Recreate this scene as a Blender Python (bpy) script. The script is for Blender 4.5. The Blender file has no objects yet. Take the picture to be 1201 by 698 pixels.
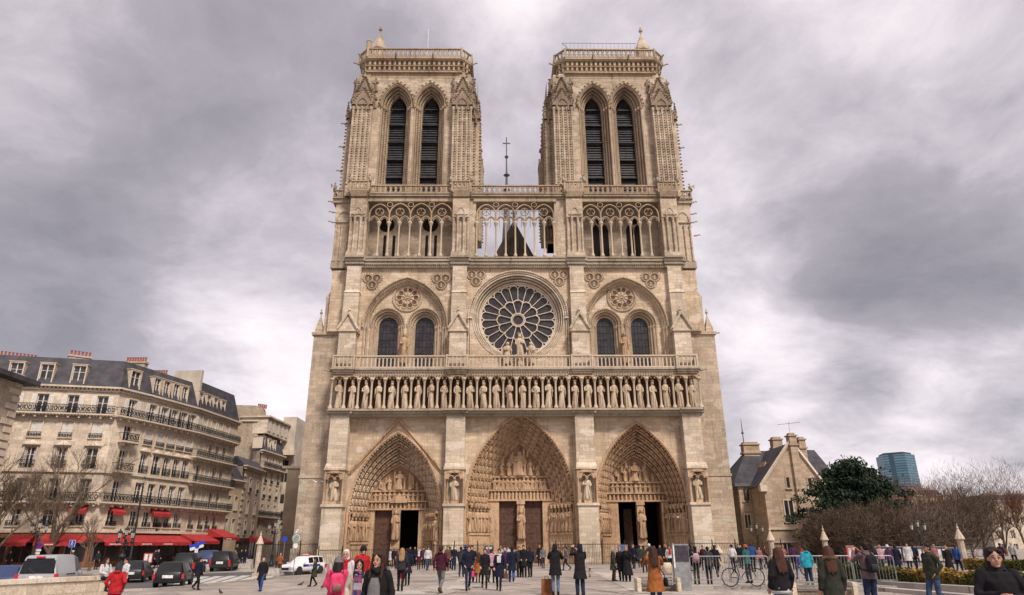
import bpy, math, random
import numpy as np
from mathutils import Vector, Matrix
random.seed(7)
rad = math.radians
SC = bpy.context.scene
COL = SC.collection
# ---------------------------------------------------------------- camera
FPX = 780.0
YAW, PIT, ROL = 0.016733, 0.355377, -0.006729
CAM = np.array([-1.908, -70.897, 1.85])
_F = np.array([math.sin(YAW)*math.cos(PIT), math.cos(YAW)*math.cos(PIT), math.sin(PIT)])
_R = np.array([math.cos(YAW), -math.sin(YAW), 0.0]); _U = np.cross(_R, _F)
CR = math.cos(ROL)*_R + math.sin(ROL)*_U
CU = -math.sin(ROL)*_R + math.cos(ROL)*_U
cam = bpy.data.cameras.new('camera'); camo = bpy.data.objects.new('camera', cam); COL.objects.link(camo)
camo.matrix_world = Matrix(((CR[0], CU[0], -_F[0], CAM[0]), (CR[1], CU[1], -_F[1], CAM[1]), (CR[2], CU[2], -_F[2], CAM[2]), (0, 0, 0, 1)))
cam.sensor_width = 36; cam.lens = 36*FPX/1201.0; cam.clip_start = 0.1; cam.clip_end = 6000
SC.camera = camo
SC.render.resolution_x = 1024; SC.render.resolution_y = 595
def ray(px, py): return _F*FPX + (px-600.5)*CR - (py-349.0)*CU
def gr(px, py, z=0.0):
    d = ray(px, py); t = (z-CAM[2])/d[2]; q = CAM+t*d; return (float(q[0]), float(q[1]))
def atY(px, py, Y):
    d = ray(px, py); t = (Y-CAM[1])/d[1]; q = CAM+t*d; return (float(q[0]), float(q[2]))
def proj(P):
    d = np.array(P, float)-CAM; z = d@_F
    return 600.5+FPX*(d@CR)/z, 349-FPX*(d@CU)/z
# ---------------------------------------------------------------- sun, sky, exposure
SUN_EL, SUN_AZ = 50.0, 28.0      # azimuth measured from the facade normal (-Y) towards -X
sd = bpy.data.lights.new('sun', 'SUN'); sd.energy = 1.5; sd.angle = rad(10); sd.color = (1.0, 0.90, 0.80)
so = bpy.data.objects.new('sun', sd); COL.objects.link(so)
_sv = Vector((math.sin(rad(SUN_AZ))*math.cos(rad(SUN_EL)), -math.cos(rad(SUN_AZ))*math.cos(rad(SUN_EL)), math.sin(rad(SUN_EL))))
so.rotation_euler = _sv.to_track_quat('Z', 'Y').to_euler()
so.location = (-40, -60, 90)
SC.view_settings.view_transform = 'Standard'; SC.view_settings.look = 'None'
SC.view_settings.exposure = 1.5; SC.view_settings.gamma = 1.0; SC.view_settings.use_curve_mapping = False
W = bpy.data.worlds.new('World'); SC.world = W; W.use_nodes = True
nt = W.node_tree; N = nt.nodes; Lk = nt.links; N.clear()
class G:
    """tiny node helper"""
    def __init__(s, tree): s.t = tree
    def n(s, typ, **kw):
        x = s.t.nodes.new(typ)
        for k, v in kw.items(): setattr(x, k, v)
        return x
    def l(s, a, b): s.t.links.new(a, b)
    def val(s, x, v):
        if hasattr(v, 'is_output') or isinstance(v, bpy.types.NodeSocket): s.l(v, x)
        else: x.default_value = v
    def math(s, op, a, b=0.0, c=None, clamp=False):
        x = s.n('ShaderNodeMath', operation=op, use_clamp=clamp); s.val(x.inputs[0], a); s.val(x.inputs[1], b)
        if c is not None: s.val(x.inputs[2], c)
        return x.outputs[0]
    def vm(s, op, a, b=(0, 0, 0)):
        x = s.n('ShaderNodeVectorMath', operation=op); s.val(x.inputs[0], a); s.val(x.inputs[1], b)
        return x.outputs['Value'] if op in ('DISTANCE', 'DOT_PRODUCT', 'LENGTH') else x.outputs[0]
    def mix(s, f, a, b, mode='MIX'):
        x = s.n('ShaderNodeMix', data_type='RGBA', blend_type=mode); s.val(x.inputs[0], f)
        for i, v in ((6, a), (7, b)):
            s.val(x.inputs[i], v if not isinstance(v, tuple) else (v+(1,))[:4])
        return x.outputs[2]
    def noise(s, vec, scale, detail=4, rough=.55, dist=0.0):
        x = s.n('ShaderNodeTexNoise'); s.val(x.inputs['Vector'], vec); x.inputs['Scale'].default_value = scale
        x.inputs['Detail'].default_value = detail; x.inputs['Roughness'].default_value = rough; x.inputs['Distortion'].default_value = dist
        return x.outputs[0]
    def ramp(s, fac, stops, interp='LINEAR'):
        x = s.n('ShaderNodeValToRGB'); x.color_ramp.interpolation = interp; s.l(fac, x.inputs[0])
        e = x.color_ramp.elements
        while len(e) < len(stops): e.new(0.5)
        for el, (p, c) in zip(e, stops):
            el.position = p; el.color = (c, c, c, 1) if not isinstance(c, tuple) else (c+(1,))[:4]
        return x.outputs[0]
    def mr(s, v, a, b, c, d, smooth=True):
        x = s.n('ShaderNodeMapRange', interpolation_type='SMOOTHSTEP' if smooth else 'LINEAR')
        s.val(x.inputs[0], v)
        for i, q in enumerate((a, b, c, d)): s.val(x.inputs[1+i], q)
        return x.outputs[0]
g = G(nt)
sky = g.n('ShaderNodeTexSky', sky_type='NISHITA', sun_disc=False)
sky.sun_elevation = rad(SUN_EL); sky.sun_rotation = math.atan2(_sv.x, _sv.y)
tc = g.n('ShaderNodeTexCoord').outputs['Generated']
sep = g.n('ShaderNodeSeparateXYZ'); g.l(tc, sep.inputs[0])
zz = g.math('ADD', g.math('MAXIMUM', sep.outputs[2], 0.0), 0.34)
cmb = g.n('ShaderNodeCombineXYZ'); g.l(g.math('DIVIDE', sep.outputs[0], zz), cmb.inputs[0]); g.l(g.math('DIVIDE', sep.outputs[1], zz), cmb.inputs[1])
pl = cmb.outputs[0]
warp = g.n('ShaderNodeTexNoise'); g.l(pl, warp.inputs[0]); warp.inputs['Scale'].default_value = 0.9; warp.inputs['Detail'].default_value = 7
plw = g.vm('ADD', pl, g.vm('MULTIPLY', g.vm('SUBTRACT', warp.outputs['Color'], (.5, .5, .5)), (.55, .55, 0)))
n1 = g.noise(g.vm('ADD', plw, (3.1, 1.7, 0)), 1.5, 8, .58)
n2 = g.noise(g.vm('ADD', plw, (9.3, 4.4, 2)), 4.2, 9, .62)
n3 = g.noise(g.vm('ADD', plw, (1.3, 8.4, 5)), 10.0, 7, .6)
dens = g.math('ADD', g.math('ADD', g.math('MULTIPLY', n1, .54), g.math('MULTIPLY', n2, .33)), g.math('MULTIPLY', n3, .13))
def blob(px, py, rr, amt, base):
    d = ray(px, py); d = d/np.linalg.norm(d)
    wv = g.vm('ADD', tc, g.vm('MULTIPLY', g.vm('SUBTRACT', warp.outputs['Color'], (.5, .5, .5)), (.18, .18, .14)))
    f = g.mr(g.vm('DISTANCE', wv, tuple(float(v) for v in d)), 0.0, rr, amt, 0.0)
    return g.math('ADD', base, f)
# darker and brighter cloud masses where the weather has them (positive = darker)
for a in [(320, 130, .28, .11), (240, 20, .3, .10), (40, 330, .34, .15), (180, 350, .24, .10), (1170, 345, .26, .17), (1000, 330, .20, .14), (1130, 180, .3, .07), (950, 90, .3, .05), (480, 60, .2, .06),
          (60, 20, .2, -.03), (600, 20, .13, -.17), (250, 280, .2, -.10), (330, 400, .14, -.12), (200, 405, .16, -.16), (910, 395, .15, -.19), (1110, 425, .13, -.15), (1010, 400, .1, -.1), (880, 370, .08, -.06), (1040, 480, .2, -.07), (1190, 400, .1, -.06), (1060, 40, .13, -.10), (900, 500, .15, -.05), (1000, 470, .09, .07), (1150, 480, .08, .06), (850, 230, .14, -.05), (1000,440,.1,.10), (330, 480, .1, -.14)]:
    dens = blob(*a, dens)
cc = g.ramp(dens, [(.28, (.86, .79, .795)), (.41, (.67, .61, .635)), (.50, (.50, .452, .487)), (.60, (.33, .303, .335)), (.76, (.215, .20, .225))])
K = 4.9
cc = g.vm('MULTIPLY', cc, (K, K, K))
fin = g.mix(0.96, sky.outputs[0], cc)
bg = g.n('ShaderNodeBackground'); g.l(fin, bg.inputs[0]); bg.inputs[1].default_value = 0.1
wo = g.n('ShaderNodeOutputWorld'); g.l(bg.outputs[0], wo.inputs[0])
# ---------------------------------------------------------------- objects and tags
def tag(o, label=None, cat=None, group=None, kind=None):
    if label: o['label'] = label
    if cat: o['category'] = cat
    if group: o['group'] = group
    if kind: o['kind'] = kind
    return o
def empty(name, loc=(0, 0, 0), rz=0.0, label=None, cat=None, group=None):
    o = bpy.data.objects.new(name, None); COL.objects.link(o); o.location = loc; o.rotation_euler = (0, 0, rz); o.empty_display_size = .3
    return tag(o, label, cat, group)
def copy_tree(o, parent=None):
    c = o.copy(); COL.objects.link(c); c.parent = parent
    for ch in KIDS.get(o.name, []): copy_tree_into(ch, c)
    return c
KIDS = {}
def copy_tree_into(o, parent):
    c = o.copy(); COL.objects.link(c); c.parent = parent
    KIDS.setdefault(parent.name, []).append(c)
    for ch in KIDS.get(o.name, []): copy_tree_into(ch, c)
    return c
def inst(name, mesh, parent, M=None):
    o = bpy.data.objects.new(name, mesh); COL.objects.link(o); o.parent = parent
    if parent: KIDS.setdefault(parent.name, []).append(o)
    if M is not None: o.matrix_basis = M
    return o
# ---------------------------------------------------------------- mesh builder
class MB:
    def __init__(s): s.V = []; s.F = []; s.MI = []; s.mi = 0; s.M = None; s.n = 0
    def add(s, verts, faces, M=None):
        v = np.asarray(verts, float).reshape(-1, 3)
        if M is not None: v = v@M[:3, :3].T+M[:3, 3]
        if s.M is not None: v = v@s.M[:3, :3].T+s.M[:3, 3]
        b = s.n; s.V.append(v); s.n += len(v)
        s.F.extend([tuple(b+i for i in f) for f in faces]); s.MI.extend([s.mi]*len(faces))
    def merge(s, o, M=None): 
        b = s.n
        for v in o.V:
            if M is not None: v = v@M[:3, :3].T+M[:3, 3]
            if s.M is not None: v = v@s.M[:3, :3].T+s.M[:3, 3]
            s.V.append(v); s.n += len(v)
        s.F.extend([tuple(b+i for i in f) for f in o.F]); s.MI.extend(o.MI)
    def poly(s, pts): s.add(pts, [tuple(range(len(pts)))])
    def box(s, x0, x1, y0, y1, z0, z1):
        s.add([(x0, y0, z0), (x1, y0, z0), (x1, y1, z0), (x0, y1, z0), (x0, y0, z1), (x1, y0, z1), (x1, y1, z1), (x0, y1, z1)],
              [(0, 3, 2, 1), (4, 5, 6, 7), (0, 1, 5, 4), (1, 2, 6, 5), (2, 3, 7, 6), (3, 0, 4, 7)])
    def cbox(s, c, d, rz=0.0):
        x, y, z = c; a, b, h = d[0]/2, d[1]/2, d[2]/2; cs, sn = math.cos(rz), math.sin(rz)
        P = [(x+u*cs-v*sn, y+u*sn+v*cs, z+w) for w in (-h, h) for u, v in ((-a, -b), (a, -b), (a, b), (-a, b))]
        s.add(P, [(0, 3, 2, 1), (4, 5, 6, 7), (0, 1, 5, 4), (1, 2, 6, 5), (2, 3, 7, 6), (3, 0, 4, 7)])
    def frustum(s, x0, x1, y0, y1, z0, X0, X1, Y0, Y1, z1):
        s.add([(x0, y0, z0), (x1, y0, z0), (x1, y1, z0), (x0, y1, z0), (X0, Y0, z1), (X1, Y0, z1), (X1, Y1, z1), (X0, Y1, z1)],
              [(0, 3, 2, 1), (4, 5, 6, 7), (0, 1, 5, 4), (1, 2, 6, 5), (2, 3, 7, 6), (3, 0, 4, 7)])
    def loft(s, rings, cap=True, closed=True):
        n = len(rings[0]); V = [p for r in rings for p in r]; F = []
        for k in range(len(rings)-1):
            for i in range(n if closed else n-1):
                j = (i+1) % n; F.append((k*n+i, k*n+j, (k+1)*n+j, (k+1)*n+i))
        if cap and closed: F.append(tuple(range(n-1, -1, -1))); F.append(tuple((len(rings)-1)*n+i for i in range(n)))
        s.add(V, F)
    def lathe(s, prof, n=10, c=(0, 0, 0), sx=1, sy=1, ph=0.0, cap=True):
        s.loft([[(c[0]+r*sx*math.cos(2*math.pi*i/n+ph), c[1]+r*sy*math.sin(2*math.pi*i/n+ph), c[2]+z) for i in range(n)] for r, z in prof], cap)
    def tube(s, path, r, n=6, cap=True):
        P = [np.asarray(p, float) for p in path]; m = len(P)
        R = r if hasattr(r, '__len__') else [r]*m; rings = []; up = None
        for i in range(m):
            d = P[min(i+1, m-1)]-P[max(i-1, 0)]; d = d/(np.linalg.norm(d)+1e-12)
            if up is None: up = np.array([0, 0, 1.]) if abs(d[2]) < .9 else np.array([0, 1., 0])
            a = np.cross(d, up); a /= (np.linalg.norm(a)+1e-12); b = np.cross(a, d); up = b
            rings.append([P[i]+R[i]*(math.cos(2*math.pi*k/n+.3)*a+math.sin(2*math.pi*k/n+.3)*b) for k in range(n)])
        s.loft(rings, cap)
    def prism(s, pts, y0, y1):     # pts in x,z
        n = len(pts); V = [(x, y0, z) for x, z in pts]+[(x, y1, z) for x, z in pts]
        s.add(V, [tuple(range(n)), tuple(range(2*n-1, n-1, -1))]+[(i, i+n, (i+1) % n+n, (i+1) % n) for i in range(n)])
    def zprism(s, pts, z0, z1, k=1.0, c=(0, 0)):    # pts in x,y
        n = len(pts); V = [(x, y, z0) for x, y in pts]+[(c[0]+(x-c[0])*k, c[1]+(y-c[1])*k, z1) for x, y in pts]
        s.add(V, [tuple(range(n-1, -1, -1)), tuple(range(n, 2*n))]+[(i, (i+1) % n, (i+1) % n+n, i+n) for i in range(n)])
    def mesh(s, name, mats, smooth=False):
        me = bpy.data.meshes.new(name)
        V = np.concatenate(s.V) if s.V else np.zeros((0, 3))
        me.from_pydata(V.tolist(), [], s.F)
        if not isinstance(mats, (list, tuple)): mats = [mats]
        for m in mats: me.materials.append(m)
        if len(mats) > 1: me.polygons.foreach_set('material_index', s.MI)
        if smooth: me.polygons.foreach_set('use_smooth', [True]*len(me.polygons))
        me.update(); return me
    def build(s, name, mats, parent=None, smooth=False, label=None):
        o = inst(name, s.mesh(name, mats, smooth), parent)
        if label: o['label'] = label
        return o
def T(x=0, y=0, z=0, rz=0.0, sc=1.0, ry=0.0, rx=0.0):
    M = Matrix.Translation((x, y, z))@Matrix.Rotation(rz, 4, 'Z')@Matrix.Rotation(ry, 4, 'Y')@Matrix.Rotation(rx, 4, 'X')
    if hasattr(sc, '__len__'): M = M@Matrix.Diagonal((sc[0], sc[1], sc[2], 1))
    else: M = M@Matrix.Scale(sc, 4)
    return M
def TN(*a, **k): return np.array(T(*a, **k))
# ---------------------------------------------------------------- materials
def newmat(name):
    m = bpy.data.materials.new(name); m.use_nodes = True; m.node_tree.nodes.clear()
    gg = G(m.node_tree); b = gg.n('ShaderNodeBsdfPrincipled'); o = gg.n('ShaderNodeOutputMaterial'); gg.l(b.outputs[0], o.inputs[0])
    return m, gg, b
def wallcoord(gg):
    geo = gg.n('ShaderNodeNewGeometry'); sp = gg.n('ShaderNodeSeparateXYZ'); gg.l(geo.outputs['Position'], sp.inputs[0])
    cb = gg.n('ShaderNodeCombineXYZ'); gg.l(gg.math('ADD', sp.outputs[0], gg.math('MULTIPLY', sp.outputs[1], .97)), cb.inputs[0]); gg.l(sp.outputs[2], cb.inputs[1])
    return geo.outputs['Position'], cb.outputs[0], sp
def stone(name, c1, c2, dirt=(.20, .16, .12), brick=True, bw=1.0, bh=.36, bump=.35, stain=.55, patch=None, mort=.6):
    m, gg, b = newmat(name); pos, wc, sp = wallcoord(gg)
    big = gg.noise(pos, .22, 5, .6); fine = gg.noise(pos, 9, 6, .7); mid = gg.noise(pos, 1.7, 5, .6)
    st = gg.vm('MULTIPLY', pos, (1.0, 1.0, .12)); streak = gg.noise(st, 1.6, 6, .65)
    col = gg.mix(gg.mr(big, .35, .65, 0, 1), c1, c2)
    hgt = fine
    if brick:
        bt = gg.n('ShaderNodeTexBrick'); gg.l(wc, bt.inputs['Vector'])
        bt.inputs['Scale'].default_value = 1; bt.inputs['Brick Width'].default_value = bw; bt.inputs['Row Height'].default_value = bh
        bt.inputs['Mortar Size'].default_value = .018; bt.inputs['Mortar Smooth'].default_value = .4; bt.inputs['Bias'].default_value = -.1
        bt.offset = .42; bt.squash = .8; bt.squash_frequency = 3
        bt.inputs['Color1'].default_value = (.70, .70, .70, 1); bt.inputs['Color2'].default_value = (1.22, 1.20, 1.18, 1); bt.inputs['Mortar'].default_value = (mort, mort*.95, mort*.9, 1)
        col = gg.mix(.62, col, gg.vm('MULTIPLY', col, bt.outputs['Color']))
        hgt = gg.math('SUBTRACT', gg.math('MULTIPLY', fine, .5), gg.math('MULTIPLY', bt.outputs['Fac'], .8))
    col = gg.mix(gg.mr(streak, .50, .75, 0, stain), col, dirt)
    col = gg.mix(gg.mr(mid, .52, .78, 0, stain*.6), col, tuple(d*1.3 for d in dirt))
    st2 = gg.noise(gg.vm('MULTIPLY', pos, (1.0, 1.0, .07)), 5.0, 5, .7)
    col = gg.mix(gg.mr(gg.math('MULTIPLY', st2, gg.math('ADD', big, .5)), .56, .74, 0, stain*.9), col, tuple(d*.9 for d in dirt))
    if patch: col = gg.mix(gg.mr(gg.noise(gg.vm('MULTIPLY', pos, (.5, .5, 1.2)), .9, 2, .4), .60, .66, 0, .75), col, patch)
    col = gg.vm('MULTIPLY', col, gg.ramp(fine, [(.3, .66), (.7, 1.2)]))
    gg.l(col, b.inputs['Base Color']); b.inputs['Roughness'].default_value = .93; b.inputs['Specular IOR Level'].default_value = .15
    bm = gg.n('ShaderNodeBump'); bm.inputs['Strength'].default_value = bump; bm.inputs['Distance'].default_value = .06
    gg.l(hgt, bm.inputs['Height']); gg.l(bm.outputs[0], b.inputs['Normal'])
    return m
def plain(name, c, rough=.6, metal=0.0, var=.25, scale=6, spec=.3, bump=0.0, coat=0.0):
    m, gg, b = newmat(name); geo = gg.n('ShaderNodeTexCoord').outputs['Object']
    nz = gg.noise(geo, scale, 5, .6)
    lo = tuple(x*(1-var) for x in c); hi = tuple(min(1, x*(1+var)) for x in c)
    gg.l(gg.mix(gg.mr(nz, .3, .7, 0, 1), lo, hi), b.inputs['Base Color'])
    b.inputs['Roughness'].default_value = rough; b.inputs['Metallic'].default_value = metal; b.inputs['Specular IOR Level'].default_value = spec
    b.inputs['Coat Weight'].default_value = coat
    if bump:
        bm = gg.n('ShaderNodeBump'); bm.inputs['Strength'].default_value = bump; bm.inputs['Distance'].default_value = .02
        gg.l(gg.noise(geo, scale*5, 5, .6), bm.inputs['Height']); gg.l(bm.outputs[0], b.inputs['Normal'])
    return m
def emit(name, c, k):
    m, gg, b = newmat(name); b.inputs['Base Color'].default_value = c+(1,); b.inputs['Emission Color'].default_value = c+(1,); b.inputs['Emission Strength'].default_value = k
    return m
MAT = {}
MAT['stone'] = stone('limestone_ashlar', (.64, .51, .37), (.53, .41, .29), patch=(.66, .56, .46))
MAT['stone_pale'] = stone('limestone_pale', (.63, .53, .41), (.53, .44, .335), patch=(.66, .58, .49), stain=.5)
MAT['stone_up'] = stone('limestone_weathered', (.56, .455, .345), (.43, .345, .255), dirt=(.15, .115, .085), patch=(.58, .50, .41), bw=.9, stain=.6)
MAT['stone_side'] = stone('limestone_side', (.53, .425, .32), (.44, .35, .26), dirt=(.20, .165, .13), patch=(.50, .43, .34), bw=1.3, bh=.42)
MAT['carved'] = stone('carved_limestone', (.56, .385, .245), (.43, .285, .175), dirt=(.13, .07, .04), brick=False, bump=.9, stain=.75)
MAT['carved_up'] = stone('carved_weathered', (.48, .375, .265), (.37, .28, .195), dirt=(.12, .085, .06), brick=False, bump=.6, stain=.7)
MAT['statue'] = stone('statue_stone', (.60, .49, .365), (.48, .37, .26), dirt=(.18, .12, .08), brick=False, bump=.5, stain=.5)
MAT['soot'] = stone('sooty_carved_ground', (.33, .20, .12), (.23, .135, .08), dirt=(.05, .03, .02), brick=False, bump=.6, stain=.5)  # shade behind the carved figures, painted in as a darker stone colour
MAT['soot_up'] = stone('sooty_moulding_hollows', (.25, .185, .13), (.17, .12, .085), dirt=(.06, .045, .03), brick=False, bump=.5, stain=.5)  # dark colour standing in for shade in the moulding hollows and dot rows
MAT['crock'] = stone('weathered_crockets', (.34, .26, .19), (.24, .18, .13), dirt=(.09, .065, .045), brick=False, bump=.6, stain=.6)  # coloured dark so the rows read like the shaded gaps between crockets
MAT['trac_w'] = stone('rose_tracery_stone', (.70, .60, .49), (.60, .50, .40), dirt=(.3, .22, .16), brick=False, bump=.3, stain=.3)
MAT['ledge'] = stone('ledge_stone', (.42, .36, .28), (.34, .28, .21), dirt=(.10, .08, .06), brick=False, bump=.4, stain=.6)
MAT['trac'] = stone('tracery_stone', (.56, .465, .36), (.47, .38, .28), dirt=(.25, .18, .13), brick=False, bump=.3, stain=.4)
MAT['recess'] = stone('gallery_back_stone', (.15, .085, .055), (.11, .06, .04), dirt=(.05, .03, .02), brick=False, bump=.4)  # gallery back wall coloured dark to paint in the shade behind the kings
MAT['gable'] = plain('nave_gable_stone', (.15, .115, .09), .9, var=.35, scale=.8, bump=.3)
MAT['door'] = plain('oak_door', (.085, .042, .028), .65, var=.35, scale=3, bump=.3)
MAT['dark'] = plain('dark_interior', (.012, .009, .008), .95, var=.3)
MAT['glass'] = plain('leaded_glass', (.030, .026, .030), .35, var=.5, scale=2.2, spec=.4)
MAT['louver'] = plain('slate_louver', (.028, .028, .032), .6, var=.5, scale=2)
MAT['lead'] = plain('lead_roof', (.10, .10, .11), .6, var=.25, scale=.8)
MAT['slate'] = plain('slate_roof', (.045, .043, .052), .75, var=.35, scale=1.3, bump=.4)
MAT['iron'] = plain('black_iron', (.02, .02, .022), .5, metal=.3, var=.3)
MAT['steel'] = plain('galvanised_steel', (.30, .31, .32), .45, metal=.7, var=.2)
# ================================================================= CATHEDRAL
CA = empty('cathedral', (0, 0, 0), 0, 'huge gothic stone cathedral with two square towers and round rose window', 'cathedral')
XB = [-18.8, -6.7, 6.75, 18.05]; BW = [.98, 1.0, 1.0, .98]
BAYC = [-12.78, 0.02, 12.42]
def arch(cx, a, zs, rise, z0, n=12):
    pts = [(cx-a, z0)]
    if rise > a*1.001: c = (rise*rise-a*a)/(2*a)
    else: c = 0.0
    R = a+c; th = math.acos(c/R)
    k = 1.0 if c > 0 else rise/a
    L = [(cx-(-c+R*math.cos(th*i/n)), zs+R*math.sin(th*i/n)*k) for i in range(n+1)]
    Rr = [(2*cx-x, z) for x, z in reversed(L[:-1])]
    if zs > z0+1e-6: pts += L+Rr+[(cx+a, z0)]
    else: pts = L+Rr
    return pts
def wall_arch(mb, x0, x1, z0, z1, y, pts):
    xa, xb = pts[0][0], pts[-1][0]; zo = pts[0][1]  # cladding colours lightened to stand in for distance haze
    P = lambda a, b, c, d: mb.poly([(a, y, c), (b, y, c), (b, y, d), (a, y, d)])
    if xa > x0+1e-4: P(x0, xa, z0, z1)
    if x1 > xb+1e-4: P(xb, x1, z0, z1)
    if zo > z0+1e-4: P(xa, xb, z0, zo)
    for (ax, az), (bx, bz) in zip(pts, pts[1:]):
        if bx-ax > 1e-5: mb.poly([(ax, y, az), (bx, y, bz), (bx, y, z1), (ax, y, z1)])
def reveal(mb, A, ya, B, yb):
    for (a0, a1), (b0, b1) in zip(zip(A, A[1:]), zip(B, B[1:])):
        mb.poly([(a0[0], ya, a0[1]), (a1[0], ya, a1[1]), (b1[0], yb, b1[1]), (b0[0], yb, b0[1])])
def fillarch(mb, pts, y):
    z0 = pts[0][1]
    for (ax, az), (bx, bz) in zip(pts, pts[1:]):
        if bx-ax > 1e-5: mb.poly([(ax, y, z0), (bx, y, z0), (bx, y, bz), (ax, y, az)])
def resamp(pts, step, off=0.0):
    P = [np.array(p, float) for p in pts]; out = []; d = step*off if off else 0.0; acc = 0.0
    for a, b in zip(P, P[1:]):
        L = np.linalg.norm(b-a)
        while d <= acc+L and L > 0:
            t = (d-acc)/L; out.append((a+(b-a)*t, (b-a)/L)); d += step
        acc += L
    return out
def dots(mb, pts3, step, sz, jit=.15):
    for p, d in resamp(pts3, step):
        k = sz*random.uniform(1-jit, 1+jit)
        mb.add([(k, 0, 0), (-k, 0, 0), (0, k, 0), (0, -k, 0), (0, 0, k), (0, 0, -k)], [(0, 2, 4), (2, 1, 4), (1, 3, 4), (3, 0, 4), (2, 0, 5), (1, 2, 5), (3, 1, 5), (0, 3, 5)], TN(p[0], p[1], p[2]))
def band(mb, pts, y, r, n=5):     # roll moulding along a 2-d contour at depth y
    mb.tube([(x, y, z) for x, z in pts], r, n, cap=False)
# carved figures -------------------------------------------------
def figure(h=1.0, n=12, crown=False, seed=0, detail=1, wings=False):
    r = random.Random(seed); mb = MB()
    prof = [(.155, .0), (.165, .05), (.150, .18), (.135, .35), (.130, .48), (.120, .56), (.140, .66), (.150, .74), (.135, .80), (.06, .835), (.05, .86)]
    if detail == 0: prof = [(.16, 0), (.14, .3), (.13, .5), (.15, .72), (.06, .82)]
    rings = []; ph = r.uniform(0, 6)
    for q, z in prof:
        ring = []
        for i in range(n):
            a = 2*math.pi*i/n; f = 1+(.10*math.cos(3*a+ph+z*5)+.07*math.cos(5*a-ph) if z < .8 else 0)*(1.2-z)
            ring.append((q*f*math.cos(a)*1.05+.02*math.sin(z*6+ph), q*f*math.sin(a)*.82, z))
        rings.append(ring)
    mb.loft(rings)
    hz = .925; m = 8 if detail else 6
    mb.lathe([(.02, -.07), (.06, -.045), (.072, 0), (.062, .05), (.02, .075)], m, (0, -.02, hz-.005))
    if detail:
        mb.lathe([(.075, -.10), (.085, 0), (.07, .055)], 6, (0, .02, hz-.01))          # hair
        if crown:
            mb.lathe([(.072, 0), (.085, .05)], 8, (0, -.01, hz+.045), cap=False)
            for i in range(8):
                a = i*math.pi/4; mb.cbox((.08*math.cos(a), -.01+.08*math.sin(a), hz+.10), (.02, .02, .04))
        s = r.choice([-1, 1])
        mb.tube([(-.14*s, 0, .76), (-.17*s, -.06, .62), (-.04*s, -.15, .60+.06*r.random())], [.045, .04, .03], 6)
        mb.tube([(.14*s, 0, .76), (.18*s, -.04, .60), (.12*s, -.14, .50+.1*r.random())], [.045, .04, .03], 6)
        mb.tube([(.12*s, -.16, .38), (.12*s, -.15, .72)], .014, 4)
        for k in range(3):                                                              # drapery folds
            x = r.uniform(-.09, .09); mb.tube([(x, -.125, .04), (x*.9+.02, -.13, .25), (x*.6, -.115, .5)], [.02, .018, .01], 5)
    if wings: 
        for q in (-1, 1): mb.poly([(q*.08, .06, .8), (q*.26, .1, .72), (q*.2, .1, .3), (q*.08, .06, .5)])
    for v in mb.V: v *= h
    return mb
KING = [figure(1, 14, True, i).mesh('king_statue', MAT['statue'], True) for i in range(11)]
SAINT = [figure(1, 12, False, 20+i).mesh('saint_statue', MAT['carved'], True) for i in range(6)]
FIG0 = [figure(1, 7, False, 40+i, 0) for i in range(6)]
FIG1 = [figure(1, 10, False, 50+i, 1) for i in range(4)]
# ------------------------------------------------ ground storey walls
w = MB()
PORT = [dict(c=BAYC[0], a=4.6, zs=5.05, ap=12.95, ia=3.3, iap=9.95, dz=5.3, dc=-12.93), dict(c=BAYC[1], a=5.5, zs=5.85, ap=14.85, ia=3.45, iap=12.15, dz=6.15, dc=.1), dict(c=BAYC[2], a=4.6, zs=5.7, ap=13.85, ia=3.3, iap=10.75, dz=6.0, dc=12.72)]
ZK = 14.6
bounds = [(XB[0]+.5, XB[1]-.5), (XB[1]+.5, XB[2]-.5), (XB[2]+.5, XB[3]-.5)]
for P, (x0, x1) in zip(PORT, bounds):
    wall_arch(w, x0, x1, 0, ZK, 0, arch(P['c'], P['a'], P['zs'], P['ap']-P['zs'], 0, 16))
w.build('lower_wall', MAT['stone'], CA)
# outer buttress masses of the flanks
def sidemass(mb, sgn, xo, xi):
    def B(xa, xb, y0, y1, z0, z1):
        mb.box(min(xa, xb), max(xa, xb), y0, y1, z0, z1)
    B(xi, xo+sgn*.12, 1.3, 9, -1, 1.6); B(xi, xo, 1.5, 9, 1.6, 24.2)
    mb.box(min(xi, xo+sgn*.22), max(xi, xo+sgn*.22), 1.3, 9.2, 24.2, 24.5)
    mb.box(min(xi, xo+sgn*.1), max(xi, xo+sgn*.1), 1.42, 9.1, 8.5, 8.75)
    x2 = xo-sgn*1.0; B(xi, x2, 1.5, 8, 24.5, 28.7)
    mb.prism([(xi, 28.7), (x2, 28.7), (x2+sgn*.1, 28.7), (x2-sgn*.75, 29.9), (xi, 29.9)], 1.5, 8)
    B(xi, x2-sgn*.75, 1.5, 7, 29.9, 33)
sm = MB(); sidemass(sm, -1, -23.15, -19.7); sm.build('flank_buttress', MAT['stone_side'], CA)
sm = MB(); sidemass(sm, 1, 22.4, 18.95); sm.build('flank_buttress', MAT['stone_side'], CA)
# little pinnacles on the flank shoulders
pm = MB(); pm.box(-.42, .42, -.42, .42, 0, .5); pm.zprism([(-.42, -.42), (.42, -.42), (.42, .42), (-.42, .42)], .5, 2.1, .12); pm.lathe([(.05, 2.0), (.06, 2.35), (.16, 2.45), (.17, 2.6), (.05, 2.75), (.1, 2.85), (.02, 3.0)], 8)
PIN = pm.mesh('pinnacle', MAT['stone_up'])
for x in (-22.7, 21.95):
    for y in (2.0, 8.0): inst('pinnacle', PIN, CA, T(x, y, 24.5))
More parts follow.
